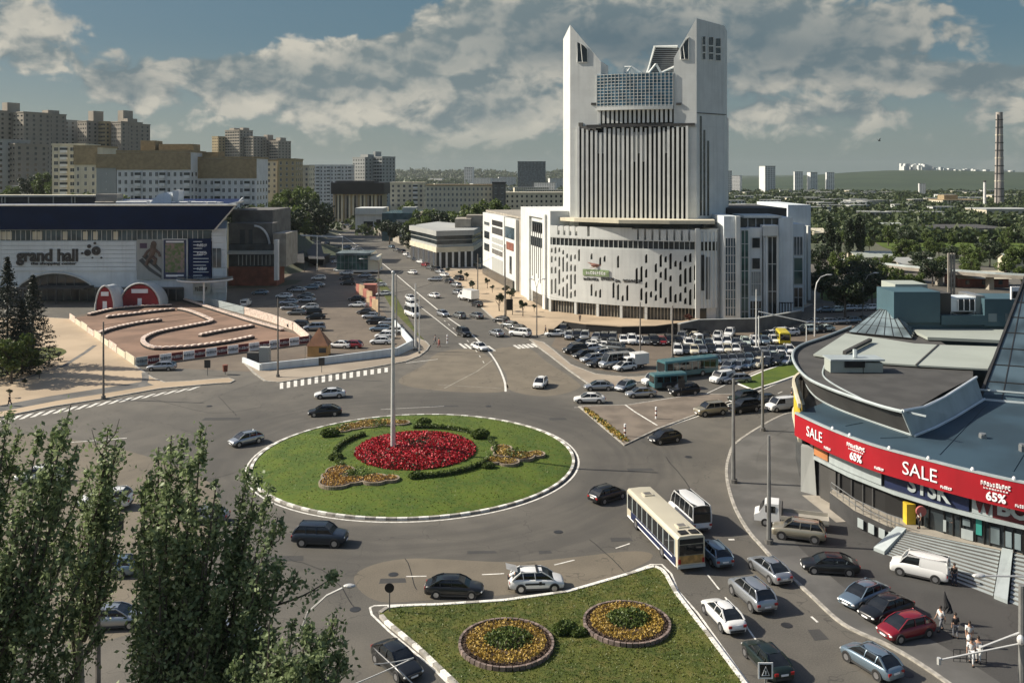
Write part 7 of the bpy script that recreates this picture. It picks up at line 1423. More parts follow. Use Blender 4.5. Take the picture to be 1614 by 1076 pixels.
def truck(label, c, hd, L_=6.6, box=False, s=1.0):
    root = thing('truck', label, 'truck', (c[0], c[1], .115 if 'forecourt' in label else 0), R(hd), s=s); k = dict(world=False); h = L_/2; b = MB()
    pr = [(h, .5), (h, 1.05), (h-.45, 1.25), (h-.95, 2.05), (h-1.2, 2.15), (h-2.2, 2.15), (h-2.3, .5)]; n = len(pr); W_ = .98
    vs = [(x, s_*(W_ if z < 1.3 else W_-.1), z) for s_ in (1, -1) for x, z in pr]; b.add(vs, [tuple(range(n)), tuple(range(n, 2*n))[::-1]]+[(j, n+j, n+(j+1) % n, (j+1) % n) for j in range(n)]); cb_ = b.build('cab', M['paint_white'], root, smooth=True, angle=30, **k)
    b = MB(); b.add([(h-.45, -.86, 1.28), (h-.45, .86, 1.28), (h-.90, .82, 1.98), (h-.90, -.82, 1.98)], [(0, 1, 2, 3)]); 
    me_ = b; me_.v = [(x+.03, y, z+.02) for x, y, z in me_.v]; me_.build('windscreen', M['car_glass'], cb_, **k)
    for s_ in (1, -1): b = MB(); b.box(h-1.9, h-1.0, s_*.93-.02, s_*.93+.03*s_, 1.35, 1.95); b.build('side_window', M['car_glass'], cb_, **k)
    b = MB(); b.box(h-2.335, h-2.3, -.7, .7, 1.25, 2.0); b.build('rear_window', M['car_glass'], cb_, **k)
    b = MB(); b.box(-h, h-2.4, -.4, .4, .5, .72); b.build('chassis', M['dark_metal'], root, **k)
    if box: b = MB(); b.box(-h, h-2.4, -1.05, 1.05, .8, 2.7); b.build('cargo_box', M['paint_white'], root, **k)
    else:
        b = MB(); b.box(-h, h-2.4, -1.02, 1.02, .74, .86); b.box(-h, h-2.4, -1.04, -.98, .86, 1.2); b.box(-h, h-2.4, .98, 1.04, .86, 1.2); b.box(-h-.04, -h+.03, -1.04, 1.04, .86, 1.2); b.build('flatbed', mat('bed', (.36, .34, .29), .7), root, **k)
        b = MB(); b.box(h-2.55, h-2.45, -.95, .95, .9, 1.9, 0); b.build('headboard', M['dark_metal'], root, **k)
    for x in (h-1.0, -h+1.4):
        for s_ in (1, -1): b = MB(); b.tube([(x, s_*.75, .38), (x, s_*1.0, .38)], .38, 14); w_ = b.build('wheel', M['tyre'], root, smooth=True, **k); b = MB(); b.tube([(x, s_*.8, .38), (x, s_*1.01, .38)], .2, 10); b.build('rim', M['rim'], w_, **k)
    for s_ in (1, -1): b = MB(); b.box(h-.02, h+.02, s_*.7-.16, s_*.7+.16, .78, .98); b.build('headlight', M['lamp_white'], root, **k)
    return root
p = G(1247, 830); truck('white flatbed truck with an empty grey bed on the mall forecourt', (p.x, p.y), 162); p = G(998, 580); truck('white box truck at the right end of the front row of the right car park', (p.x, p.y), 205, 5.4, True, .95); p = G(738, 474); truck('small white box truck parked at the boulevard kerb', (p.x, p.y), 122, 6.5, True, 1.15); 
p = G(1112, 543); truck('white open truck among the dense rows behind the teal bus', (p.x, p.y), 190, 6.0, False)
# ================================================================ POLES, LAMPS, WIRES
def pole(label, base, ytop, r=.12, m='pole_grey', kind='street_lamp', cat='street lamp', arms=(), lamp=True, foot=True, rz=0, double=False):
    c = G(*base); Ht = ZY(ytop, c.y); root = thing(kind, label, cat, tuple(c), rz); b = MB(); b.tube([(c.x, c.y, 0), (c.x, c.y, Ht)], r*1.25, 8, r1=r*.7); pl2 = b.build('pole', M[m], root, smooth=True)
    if foot: b = MB(); b.tube([(c.x, c.y, 0), (c.x, c.y, .5)], r*2.2, 8); b.build('foot', M['concrete_dark'], pl2)
    for dx, dz in arms:
        b = MB(); e = (c.x+dx, c.y-.2, Ht+dz); b.tube([(c.x, c.y, Ht-.3), (c.x+dx*.4, c.y-.1, Ht+dz*.8), e], .05, 5); a_ = b.build('arm', M[m], root)
        if lamp: b = MB(); b.ell((e[0]+(.35 if dx > 0 else -.35), e[1], e[2]), .5, .18, .13, nu=10, nv=5, z0=-.9); b.build('lamp_head', M['pole_white'], a_)
    return root
fl = thing('flagpole', 'tall bare white pole standing in the red flower bed', 'pole', (G(619.5, 712, .8).x, 102.6, .8)); b = MB(); xx = (619.5-CX)/F*102.6; b.tube([(xx, 102.6, .8), (xx, 102.6, 21.6)], .30, 14, r1=.13); b.build('pole', M['pole_white'], fl, smooth=True); b = MB(); b.ell((xx, 102.6, 21.7), .2, .2, .2, z0=-.9); b.build('finial', M['pole_white'], fl)
pole('grey lamp post at the edge of the tan plaza on the left', (163, 629), 507, .15, 'pole_concrete'); pole('concrete lamp post in front of the parapet wall', (438, 595), 470, .14, 'pole_concrete'); pole('thin post by the wooden hut', (481, 576), 545, .05, 'pole_grey', 'thin_post', 'post', foot=False)
pole('thick white lamp post at the boulevard corner', (655, 553), 447, .2, 'pole_white'); pole('thin pale post beside the thick boulevard corner post', (661, 558), 465, .1, 'pole_white', 'thin_post', 'post'); pole('dark post left of the boulevard by the site hoarding', (597, 505), 412, .16, 'pole_concrete', arms=((-3.5, .6),)); pole('post by the boulevard between the hoarding and the flagpole', (625, 528), 430, .13, 'pole_grey', arms=((3, .5),))
pole('tall post by the tan plaza with a hanging flag sign', (796, 500), 385, .16, 'pole_concrete'); pole('dark lamp post on the tan plaza with a forked lamp', (846, 532), 452, .11, 'pole_concrete', arms=((-1.0, 1.6), (1.0, 1.6))); pole('lamp post far up at the dealership corner', (753, 473), 400, .14, 'pole_concrete'); pole('dark post left on the skyline of the boulevard', (493, 362), 320, .2, 'pole_grey', lamp=False)
pole('left one of the two lamp posts in the right car park', (1009, 566), 476, .13, 'pole_concrete'); pole('right one of the two lamp posts in the right car park', (1060, 566), 482, .17, 'pole_concrete'); pole('white mast behind the parked cars of the right car park', (1192, 553), 456, .15, 'pole_white')
pole('lamp post at the kerb before the mall, left of the longer one', (1156, 762), 596, .19, 'pole_grey'); pole('lamp post in the middle of the mall pavement corner', (1202, 680), 555, .17, 'pole_grey'); pole('nearest lamp post, beside the gold off-road car', (1212, 858), 686, .18, 'pole_grey'); pole('white post at the left of the boulevard near the pavilion', (500, 428), 372, .13, 'pole_white'); pole('pale tall mast behind the shopping hall on the left of the trees', (425, 345), 285, .25, 'pole_white', lamp=False)
def arc_lamp(label, base, top, head, m='pole_white'):
    c = G(*base); root = thing('street_lamp', label, 'street lamp', tuple(c)); P_ = [Vector((c.x, c.y, 0)), A(top[0], top[1]+18, c.y)]; 
    for t in (.33, .66, 1.0): a_ = t*math.pi/2; P_.append(A(top[0]+(head[0]-top[0])*(1-math.cos(a_)), top[1]+18-(top[1]+18-head[1])*math.sin(a_), c.y))
    b = MB(); b.tube(P_, .16, 7, r1=.09); pl2 = b.build('pole', M[m], root, smooth=True); e = P_[-1]; b = MB(); b.ell((e.x+.5, e.y, e.z), .7, .2, .14, nu=10, nv=5, z0=-.9); b.build('lamp_head', M['pole_white'], pl2)
arc_lamp('curved white lamp beside the right end of the white podium', (1284, 530), (1285, 440), (1303, 433)); arc_lamp('curved lamp beyond the dark bush behind the mall', (1360, 500), (1360, 440), (1377, 430), 'pole_grey')
gf2 = thing('height_barrier', 'white goalpost frame over the car park entrance behind the dense rows', 'frame', tuple(G(1230, 540))); b = MB(); c0, c1 = G(1196, 545), G(1271, 545); b.tube([c0, c0+Vector((0, 0, 5.8))], .12, 6); b.tube([c0+Vector((0, 0, 6.6)), c1+Vector((0, 0, 4.6)), c1], .13, 6); b.build('frame', M['white_wall'], gf2)
# near left: dark post with a hanging signal, and the lamp heads that lean into the frame
c = Vector((-24.0, 51.5, 0)); pr_ = thing('utility_pole', 'dark tall pole rising between the left trees', 'pole', tuple(c)); b = MB(); b.tube([c, c+Vector((0, 0, 14.8))], .17, 8, r1=.12); b.build('pole', M['pole_concrete'], pr_); b = MB(); b.tube([c+Vector((0, 0, 13.0)), c+Vector((1.2, 0, 13.2))], .04, 4); b.box(c.x+.6, c.x+1.4, c.y-.2, c.y+.2, 12.4, 13.2); b.build('hanging_lantern', M['darkgrey'], pr_)
c = A(505, 1040, 40); base = Vector((c.x-2.2, 40, 0)); ln = thing('street_lamp', 'white lamp head on a thin curved arm reaching over the road at the lower left', 'street lamp', tuple(base)); b = MB(); P_ = [base, Vector((base.x, 40, c.z-1.5)), A(472, 1000, 40), A(485, 965, 40), A(515, 938, 40), A(540, 926, 40)]; b.tube(P_, .05, 6); pl3 = b.build('pole', M['pole_white'], ln); b = MB(); e = A(551, 923, 40); b.ell(tuple(e), .28, .14, .10, nu=10, nv=6, z0=-.95); b.build('lamp_head', M['pole_white'], pl3)
ln = thing('street_lamp', 'white lamp head seen against the mall stairs on an arm from the right', 'street lamp', (28.5, 50, 0)); b = MB(); e = A(1543, 907, 50); b.tube([(31.5, 50, 0), (31.5, 50, e.z-.8), (30.4, 50, e.z-.05), (e.x+.35, 50, e.z)], .055, 6); pl3 = b.build('pole', M['pole_white'], ln); b = MB(); b.ell(tuple(e), .38, .18, .13, nu=10, nv=6, z0=-.95); b.build('lamp_head', M['pole_white'], pl3)
up2 = thing('utility_pole', 'grey utility pole with a crossbar at the lower right corner', 'pole', (A(1610, 1076, 48).x, 48, 0)); xq = A(1610, 1076, 48).x; zt = ZY(922, 48); b = MB(); b.tube([(xq, 48, 0), (xq, 48, zt)], .2, 8, r1=.15); b.build('pole', M['pole_grey'], up2); b = MB(); b.tube([(xq, 48, ZY(995, 48)), A(1545, 1020, 48)], .06, 5); b.tube([(xq, 48.1, ZY(1015, 48)), A(1478, 1040, 48.4)], .05, 5); b.build('arm', M['pole_white'], up2); b = MB(); b.ell((xq-.15, 47.8, ZY(1005, 48)), .2, .2, .28, z0=-.9); b.tube([A(1480, 1046, 48.4), A(1480, 1036, 48.4)], .12, 6); b.tube([A(1546, 1029, 48.4), A(1546, 1017, 48.4)], .12, 6); b.build('insulators', M['pole_white'], up2)
# wires over the street
def wire(label, a_, c_, sag=.6, r=.025):
    P_ = [a_.lerp(c_, t)-Vector((0, 0, sag*4*t*(1-t))) for t in np.linspace(0, 1, 12)]; b = MB(); b.tube(P_, r, 4, cap=False); tag(b.build('overhead_wire', M['pole_white' if 'pale' in label else 'dark_metal']), label, 'wire', 'overhead wires')
def top(base, y): c = G(*base); return Vector((c.x, c.y, ZY(y, c.y)))
T1, T2, T3, T4, T5, T6 = top((655, 553), 455), top((597, 505), 425), top((625, 528), 440), top((796, 500), 395), top((846, 532), 462), top((1009, 566), 490)
wire('overhead wire from the corner post to the post by the hoarding', T1, T2); wire('overhead wire crossing the boulevard to the tan plaza post', T1, T4); wire('overhead wire crossing the boulevard higher up', T2, top((753, 473), 410)); wire('overhead wire from the plaza lamp to the right car park lamp', T5, T6); wire('overhead wire between the two right car park lamps', T6, top((1060, 566), 495)); wire('overhead wire from the concrete post to the corner post', top((438, 595), 480), T1); wire('overhead wire from the left plaza post to the concrete post', top((163, 629), 515), top((438, 595), 478))
wire('pale wire sagging low over the black saloon at the lower left', A(470, 1110, 40), A(652, 1036, 42), .1, .03); wire('second pale wire fanning from the lamp clamp at the lower left', A(590, 1046, 41), A(652, 1036, 42), .05, .025); wire('third pale wire running down from the lamp clamp at the lower left', A(628, 1055, 41), A(700, 1120, 41), .05, .03); wire('long overhead wire above the roundabout from the left plaza post', top((163, 629), 512), T2, 1.2); wire('overhead wire from the mall kerb post to the corner lamp post', top((1156, 762), 600), top((1202, 680), 560))
# signs
sg1 = thing('traffic_sign', 'round traffic sign seen dark from behind on the left tip of the front lawn', 'traffic sign', tuple(G(614, 966))); c = G(614, 966); b = MB(); b.tube([c, c+Vector((0, 0, 2.2))], .05, 6); b.build('post', M['concrete_dark'], sg1); b = MB(); b.tube([c+Vector((0, -.06, 1.95)), c+Vector((0, -.1, 1.95))], .36, 18); b.build('disc', M['black'], sg1)
c = G(1206, 1112); sg2 = thing('crossing_sign', 'square pedestrian crossing sign with a white border at the bottom right of the lawn', 'traffic sign', tuple(c)); zc_ = ZY(1055, c.y); b = MB(); b.tube([c, c+Vector((0, 0, zc_+.3))], .05, 6); b.build('post', M['pole_grey'], sg2); b = MB(); b.box(c.x-.46, c.x+.46, c.y-.1, c.y-.06, zc_-.5, zc_+.5); bd = b.build('board', M['signwhite'], sg2); b = MB(); b.box(c.x-.36, c.x+.36, c.y-.115, c.y-.1, zc_-.4, zc_+.4); b.build('field', M['black'], bd)
b = MB(); t3 = [(c.x-.22, c.y-.13, zc_-.27), (c.x, c.y-.13, zc_+.28), (c.x+.22, c.y-.13, zc_-.27)]; b.tube(t3+[t3[0]], .035, 4); b.tube([(c.x, c.y-.13, zc_-.2), (c.x, c.y-.13, zc_+.02)], .04, 4); b.build('symbol', M['signwhite'], bd)
for x, y, lb in ((327, 592, 'dark notice post beside the kart track entrance'), (355, 590, 'reddish litter bin beside the kart track entrance'), (1074, 625, 'small signpost at the top of the traffic island'), (507, 588, 'thin post behind the zebra strip')):
    c = G(x, y); root = thing('signpost' if 'bin' not in lb else 'litter_bin', lb, 'sign' if 'bin' not in lb else 'bin', tuple(c)); b = MB(); b.tube([c, c+Vector((0, 0, 2.0 if 'bin' not in lb else .5))], .06, 6); b.build('post', M['pole_grey'], root); b = MB(); 
    if 'bin' in lb: b.tube([c+Vector((0, 0, .5)), c+Vector((0, 0, 1.6))], .38, 10, r1=.45)
    else: b.box(c.x-.5, c.x+.5, c.y-.08, c.y-.02, 1.3, 2.6)
    b.build('bin_body' if 'bin' in lb else 'plate', M['brick' if 'bin' in lb else 'darkgrey'], root)
for x, y, w_, h_, z_, lb in ((1092, 500, 3.6, 2.0, .8, 'white advert board on the plaza'), (803, 497, 1.6, 2.6, 1.2, 'dark red advert stand on the tan plaza'), (1075, 530, 6, 1.6, .0, 'low dark wall piece under the plaza edge')):
    c = G(x, y); root = thing('advert_board', lb, 'board', tuple(c)); b = MB(); b.box(c.x-w_/2, c.x+w_/2, c.y, c.y+.25, z_, z_+h_); b.build('board', M['black' if 'dark' in lb else 'signwhite'], root); b = MB(); b.box(c.x-w_/2, c.x-w_/2+.15, c.y+.02, c.y+.2, 0, max(z_, .05)); b.box(c.x+w_/2-.15, c.x+w_/2, c.y+.02, c.y+.2, 0, max(z_, .05)); b.build('legs', M['dark_metal'], root)
# black retaining edge with the shop awning row under the plaza
b = MB(); P_ = GP([(868, 531), (885, 517), (925, 522), (980, 526), (1030, 525), (1075, 519), (1100, 514)]); rt = thing('plaza_retaining_wall', 'dark retaining wall with a pale lip along the lower edge of the tan plaza', 'wall', tuple(P_[3])); b.ribbon([(p.x, p.y) for p in P_], 1.0, 0, h=1.5); b.build('wall', M['black'], rt); b = MB(); b.ribbon([(p.x, p.y) for p in P_], 1.2, 1.51, h=.15); b.build('lip', M['tan'], rt)
b = MB(); P_ = GP([(1070, 531), (1100, 524), (1190, 522), (1262, 508)]); rt = thing('car_park_wall', 'dark low wall in front of the shaded right wing', 'wall', tuple(P_[1])); b.ribbon([(p.x, p.y) for p in P_], .5, 0, h=2.6); b.build('wall', M['concrete_dark'], rt); b = MB(); b.ribbon([(p.x, p.y) for p in P_], .7, 2.61, h=.15); b.build('lip', M['block_grey'], rt)
# street litter and details: bollards on the traffic island
for x, y, lb in ((985, 689, 'white striped bollard nearest the tip of the traffic island'), (1034, 661, 'white striped bollard in the middle of the traffic island'), (705, 541, 'white bollard in the mouth of the boulevard')):
    c = G(x, y); root = thing('bollard', lb, 'bollard', tuple(c)); b = MB(); b.tube([c, c+Vector((0, 0, 1.7))], .13, 8); b.build('post', M['signwhite'], root); b = MB(); b.tube([c+Vector((0, 0, .5)), c+Vector((0, 0, .75))], .14, 8); b.tube([c+Vector((0, 0, 1.1)), c+Vector((0, 0, 1.3))], .14, 8); b.build('bands', M['brick'], root)
# ================================================================ PEOPLE
def skinned(name, V, E, Rd, m, parent, root=0, lvl=1):
    me = bpy.data.meshes.new(name); me.from_pydata([tuple(v) for v in V], E, []); me.materials.append(M[m]); o = bpy.data.objects.new(name, me); COL.objects.link(o); o.parent = parent
    mo = o.modifiers.new('skin', 'SKIN'); mo.use_smooth_shade = True
    for i, r_ in enumerate(Rd): me.skin_vertices[0].data[i].radius = (r_, r_)
    me.skin_vertices[0].data[root].use_root = True; s_ = o.modifiers.new('sub', 'SUBSURF'); s_.levels = lvl; s_.render_levels = lvl; return o
def person(label, x, y, face, top, legs, hair='hair', pose='stand', z=0.0, skirt=False, group=None, cat='person'):
    z = z or (.115 if x > 1460 and y > 900 else 0); p = G(x, y, z); root = thing('person', label, cat, tuple(p), R(face), group)
    st = .22 if pose == 'walk' else .05; lean = .0; hz_ = .93
    V = {}; V['pel'] = (0, 0, hz_); V['sp'] = (.01, 0, 1.16); V['ch'] = (.02, 0, 1.36); V['nk'] = (.03, 0, 1.50); V['h1'] = (.05, 0, 1.60); V['h2'] = (.05, 0, 1.72)
    if pose == 'bend': V.update(sp=(.18, 0, 1.10), ch=(.42, 0, 1.16), nk=(.56, 0, 1.16), h1=(.66, 0, 1.14), h2=(.76, 0, 1.10))
    ch = Vector(V['ch']); 
    for s_, n_ in ((1, 'L'), (-1, 'R')):
        sw = s_*st; V['hip'+n_] = (0, s_*.10, hz_-.05); V['kn'+n_] = (sw*.7+.04, s_*.11, .50); V['an'+n_] = (sw*1.25-.02, s_*.11, .10); V['to'+n_] = (sw*1.25+.16, s_*.12, .04)
        V['sh'+n_] = tuple(ch+Vector((0, s_*.19, .04)))
        if pose == 'bend': V['el'+n_] = (.56, s_*.24, .92); V['wr'+n_] = (.74, s_*.16, .80)
        elif pose == 'carry': V['el'+n_] = (-.03, s_*.25, 1.13); V['wr'+n_] = (.22, s_*.12, 1.12)
        else: V['el'+n_] = (-sw*.5-.02, s_*.25, 1.12); V['wr'+n_] = (-sw*1.0+.06, s_*.25, .87)
        w_ = Vector(V['wr'+n_]); dn = (w_-Vector(V['el'+n_])).normalized(); V['pa'+n_] = tuple(w_+dn*.06)
        for f, (dy, ln) in enumerate(((.028, .07), (.010, .08), (-.008, .078), (-.026, .06), (.045, .045))):
            a_ = w_+dn*(.085 if f < 4 else .04)+Vector((dy, dy*.2, 0)); V[f'f{f}'+n_] = tuple(a_); V[f'g{f}'+n_] = tuple(a_+dn*ln+Vector((.012, 0, 0)))
    keys = list(V); ix = {k: i for i, k in enumerate(keys)}; E = [('pel', 'sp'), ('sp', 'ch'), ('ch', 'nk'), ('nk', 'h1'), ('h1', 'h2')]
    rad = dict(pel=.125, sp=.115, ch=.13, nk=.055, h1=.085, h2=.075)
    for n_ in 'LR':
        E += [('pel', 'hip'+n_), ('hip'+n_, 'kn'+n_), ('kn'+n_, 'an'+n_), ('an'+n_, 'to'+n_), ('ch', 'sh'+n_), ('sh'+n_, 'el'+n_), ('el'+n_, 'wr'+n_), ('wr'+n_, 'pa'+n_)]
        rad.update({'hip'+n_: .085, 'kn'+n_: .058, 'an'+n_: .038, 'to'+n_: .032, 'sh'+n_: .06, 'el'+n_: .042, 'wr'+n_: .028, 'pa'+n_: .034})
        for f in range(5): E += [('pa'+n_, f'f{f}'+n_), (f'f{f}'+n_, f'g{f}'+n_)]; rad[f'f{f}'+n_] = .011; rad[f'g{f}'+n_] = .009
    skinned('body', [V[k] for k in keys], [(ix[a], ix[c]) for a, c in E], [rad[k] for k in keys], 'skin', root)
    def sub(name, ks, es, rr, m_): skinned(name, [V[k] if isinstance(k, str) else k for k in ks], es, rr, m_, root)
    sub('top', ['pel', 'sp', 'ch', 'shL', 'elL', 'shR', 'elR'], [(0, 1), (1, 2), (2, 3), (3, 4), (2, 5), (5, 6)], [.15, .145, .155, .082, .058, .082, .058], top)
    if skirt: a_ = Vector(V['pel']); sub('skirt', ['pel', tuple(a_-Vector((0, 0, .3))), tuple(a_-Vector((-.02, 0, .55)))], [(0, 1), (1, 2)], [.155, .20, .24], legs)
    else: sub('trousers', ['pel', 'hipL', 'knL', 'anL', 'hipR', 'knR', 'anR'], [(0, 1), (1, 2), (2, 3), (0, 4), (4, 5), (5, 6)], [.145, .105, .078, .056, .105, .078, .056], legs)
    h_ = (Vector(V['h1'])+Vector(V['h2']))/2; b = MB(); b.ell((h_.x-.02, h_.y, h_.z+.03), .115, .105, .125, nu=12, nv=7, z0=-.35); b.build('hair', M[hair], root, smooth=True, world=False)
    b = MB(); b.ell((h_.x+.098, 0, h_.z-.02), .022, .016, .025, nu=6, nv=4, z0=-.9); b.build('nose', M['skin'], root, world=False)
    b = MB(); [b.ell((h_.x+.088, s_*.034, h_.z+.01), .012, .014, .009, nu=6, nv=4, z0=-.9) for s_ in (1, -1)]; b.build('eyes', M['black'], root, world=False)
    b = MB()
    for n_ in 'LR': a_ = Vector(V['an'+n_]); t_ = Vector(V['to'+n_]); b.tube([(a_.x-.05, a_.y, .045), (t_.x+.03, t_.y, .035)], .052, 8)
    b.build('shoes', M['black'], root, world=False)
    return root
person('person walking in dark clothes on the tan plaza at the far left', 15, 641, 0, 'cloth_black', 'cloth_black', pose='walk')
person('person in a white top and grey trousers next to the folded dark parasol', 1483, 993, 200, 'cloth_white', 'cloth_grey', pose='walk'); person('person in black standing behind the red car beside the couple', 1506, 1005, 90, 'cloth_black', 'cloth_grey', pose='stand')
person('person in a white dress walking in front of two others at the lower right', 1528, 1018, 250, 'cloth_white', 'cloth_white', pose='walk', skirt=True); person('person in white trousers beside the low rail at the lower right', 1531, 1046, 240, 'cloth_white', 'cloth_white', pose='walk'); person('person in pale grey next to the low rail at the lower right', 1542, 1043, 230, 'cloth_grey', 'cloth_white', pose='stand')
person('person in black standing at the foot of the stairs behind the white van', 1504, 922, 270, 'cloth_black', 'cloth_navy'); person('person in white carrying something on the mall terrace', 1503, 842, 200, 'cloth_white', 'cloth_grey', pose='carry', z=1.8); person('person in a red top beside the terrace railing under the canopy', 1363, 806, 200, 'brick', 'cloth_grey', z=0); person('person in white on the terrace near the mall door', 1449, 832, 180, 'cloth_white', 'cloth_black', z=1.8)
person('person in a white cap bending into the open boot of the stopped white car', 803, 927, 8, 'cloth_white', 'cloth_black', hair='cloth_white', pose='bend'); person('person in pink crossing at the mouth of the boulevard', 692, 547, 200, 'cloth_pink', 'cloth_pink', pose='walk'); person('person beside the one in pink at the mouth of the boulevard', 686, 542, 190, 'cloth_grey', 'cloth_grey', pose='walk')
person('person in black standing alone on the tan plaza before the tower', 914, 507, 250, 'cloth_black', 'cloth_black'); person('dark-clothed person on the tan plaza near the right lamp', 860, 526, 180, 'cloth_navy', 'cloth_black', pose='walk'); person('person in dark clothes on the mall side of the far road', 1248, 634, 180, 'cloth_black', 'cloth_black'); person('person in white on the mall side of the far road', 1260, 632, 180, 'cloth_white', 'cloth_grey')
c = G(1489, 985); pr2 = thing('folded_parasol', 'folded dark parasol standing between the people at the lower right', 'parasol', tuple(c)); b = MB(); b.tube([c, c+Vector((0, 0, 2.4))], .03, 6); b.build('pole', M['dark_metal'], pr2); b = MB(); b.tube([c+Vector((.25, 0, 1.0)), c+Vector((.2, 0, 1.5)), c+Vector((.05, 0, 2.0)), c+Vector((0, 0, 2.5))], .36, 8, r1=.03); b.build('fabric', M['cloth_black'], pr2)
c = G(1530, 1046); rl2 = thing('low_rail', 'short metal rail by the kerb at the lower right', 'rail', tuple(c)); b = MB()
for z in (.35, .95): b.tube([c+Vector((-1.1, .1, z)), c+Vector((1.0, -.1, z))], .03, 5)
for t in np.linspace(-1.1, 1.0, 6): b.tube([c+Vector((t, -t*.1, 0)), c+Vector((t, -t*.1, .95))], .025, 5)
b.build('bars', M['dark_metal'], rl2)
# ================================================================ TREES
def big_poplar(label, base, tips, Yc, n_leaf, lf=.112, zsplit=.35, dens_low=1.0, spread=1.0, extra=()):
    root = thing('poplar_tree', label, 'tree', tuple(base)); ztop = max(ZY(t[1], Yc) for t in tips); tr = MB(); B = Vector(base); bz = Vector((B.x, B.y, ztop*.80)); tr.tube([B, B.lerp(bz, .35)+Vector((.15, 0, 0)), B.lerp(bz, .7), bz], .34, 10, r1=.07); limbs = MB(); C = []; r_ = random.Random(hash(label) % 999 if False else len(label)*7+len(tips)); wts = []
    for i, (x, y) in enumerate(tips):
        dy = r_.uniform(-1.6, 1.6); T_ = A(x, y, Yc+dy); zs = T_.z*r_.uniform(zsplit, zsplit+.22); S = Vector((B.x+(T_.x-B.x)*.12, B.y+dy*.2, zs)); K1 = S.lerp(T_, .35)+Vector(((T_.x-B.x)*.22, dy*.2, 0)); K2 = S.lerp(T_, .70)+Vector(((T_.x-B.x)*.10, 0, 0)); path = smooth([S, K1, K2, T_], 8); limbs.tube(path, .10, 5, r1=.02); wts.append((path, (T_-S).length))
        for _ in range(9):                       # side shoots sweeping up
            t = r_.uniform(.12, .85); q = path[int(t*(len(path)-1))]; a_ = r_.uniform(0, 6.28); l_ = r_.uniform(.9, 2.3)*(1-.55*t)*spread; e = q+Vector((math.cos(a_)*l_*.55, math.sin(a_)*l_*.55, l_*r_.uniform(.7, 1.15))); sp = [q, q.lerp(e, .5)+Vector((math.cos(a_)*.12, math.sin(a_)*.12, -.08)), e]; limbs.tube(sp, .035, 4, r1=.008); wts.append((smooth(sp, 5), l_*.9))
    for x0, y0, x1, y1 in extra: S = A(x0, y0, Yc); T_ = A(x1, y1, Yc-.5); path = smooth([S, S.lerp(T_, .5)+Vector((0, 0, -.15)), T_], 6); limbs.tube(path, .05, 5, r1=.02); wts.append((path[len(path)//4:], (T_-S).length*1.1))
    tot = sum(w_ for _, w_ in wts); pts = []
    for path, w_ in wts:
        n = int(n_leaf*w_/tot); 
        nc = max(2, int(w_*2.6)); cl2 = [(r_.random()**.8, r_.uniform(.12, .32)) for _ in range(nc)]    # leaf tufts along each shoot
        for k_ in range(n):
            t, sg_ = cl2[r_.randrange(nc)]; t = min(1, max(0, t+r_.gauss(0, .03))); f = t*(len(path)-1); i = min(int(f), len(path)-2); q = path[i].lerp(path[i+1], f-i); sg2 = sg_*(1.0 if t < .8 else .6); pts.append((q.x+r_.gauss(0, sg2), q.y+r_.gauss(0, sg2), q.z+r_.gauss(0, sg2*1.1)))
    C = np.array(pts); U, V = leafaxes(len(C), lf); tr.build('trunk', M['bark_pale'], root, smooth=True); limbs.build('limbs', M['bark'], root, smooth=True); quads_mesh('crown', C, U, V, M['leaf_poplar'], root); return root
big_poplar('tall leafy poplar at the far left edge of the view', (-24.5, 37, 0), [(-40, 640), (-15, 670), (13, 653), (31, 672), (62, 684), (88, 678), (112, 636), (122, 700), (-60, 760), (-30, 720), (5, 760), (40, 770), (75, 740), (100, 760), (140, 745), (20, 860), (60, 880), (105, 860), (-10, 900), (150, 860), (70, 960), (20, 980), (120, 965), (160, 990)], 37, 27000)
big_poplar('slimmer poplar top just right of the leftmost poplar', (-19.5, 40, 0), [(170, 676), (182, 694), (160, 720), (150, 770), (190, 782), (176, 740), (140, 820), (168, 850), (110, 830)], 40, 5200, zsplit=.55)
big_poplar('big poplar with two tall pointed tops left of the roundabout', (-14.5, 37, 0), [(250, 704), (270, 686), (287, 694), (317, 676), (236, 745), (300, 735), (226, 765), (262, 765), (306, 780), (341, 760), (345, 800), (391, 742), (405, 752), (424, 770), (400, 800), (438, 815), (378, 830), (420, 850), (360, 850), (325, 850), (250, 840), (285, 850), (225, 870), (215, 930), (258, 930), (300, 940), (345, 930), (385, 930), (425, 935), (440, 895), (230, 1000), (280, 1010), (330, 1010), (380, 1010), (430, 1000)], 37, 37000, extra=((430, 955, 528, 908), (440, 950, 470, 900), (400, 960, 440, 890)))
big_poplar('lower leafy tree at the bottom left, right of the big poplar', (-9.8, 34, 0), [(486, 985), (531, 968), (462, 978), (512, 1000), (540, 1010), (425, 975), (500, 1030), (470, 1040), (440, 1030), (535, 1050), (400, 1050), (370, 1040)], 34, 11000, zsplit=.5)
def leafy(n, rx, ry, rz, z0, nb, size, seed, col=False):
    r_ = np.random.default_rng(seed); ce = []
    for _ in range(nb):
        v = r_.normal(size=3); v /= np.linalg.norm(v); k_ = r_.uniform(.35, .85); ce.append((v[0]*rx*k_, v[1]*ry*k_, z0+rz+v[2]*rz*k_, r_.uniform(.22, .42)))
    ce = np.array(ce); ii = r_.integers(0, nb, n); d = r_.normal(size=(n, 3)); d /= np.linalg.norm(d, axis=1)[:, None]; rr = ce[ii, 3]*(.55+.45*r_.random(n)); C = ce[ii, :3]+d*rr[:, None]*np.array([rx, ry, rz*.8]); return C
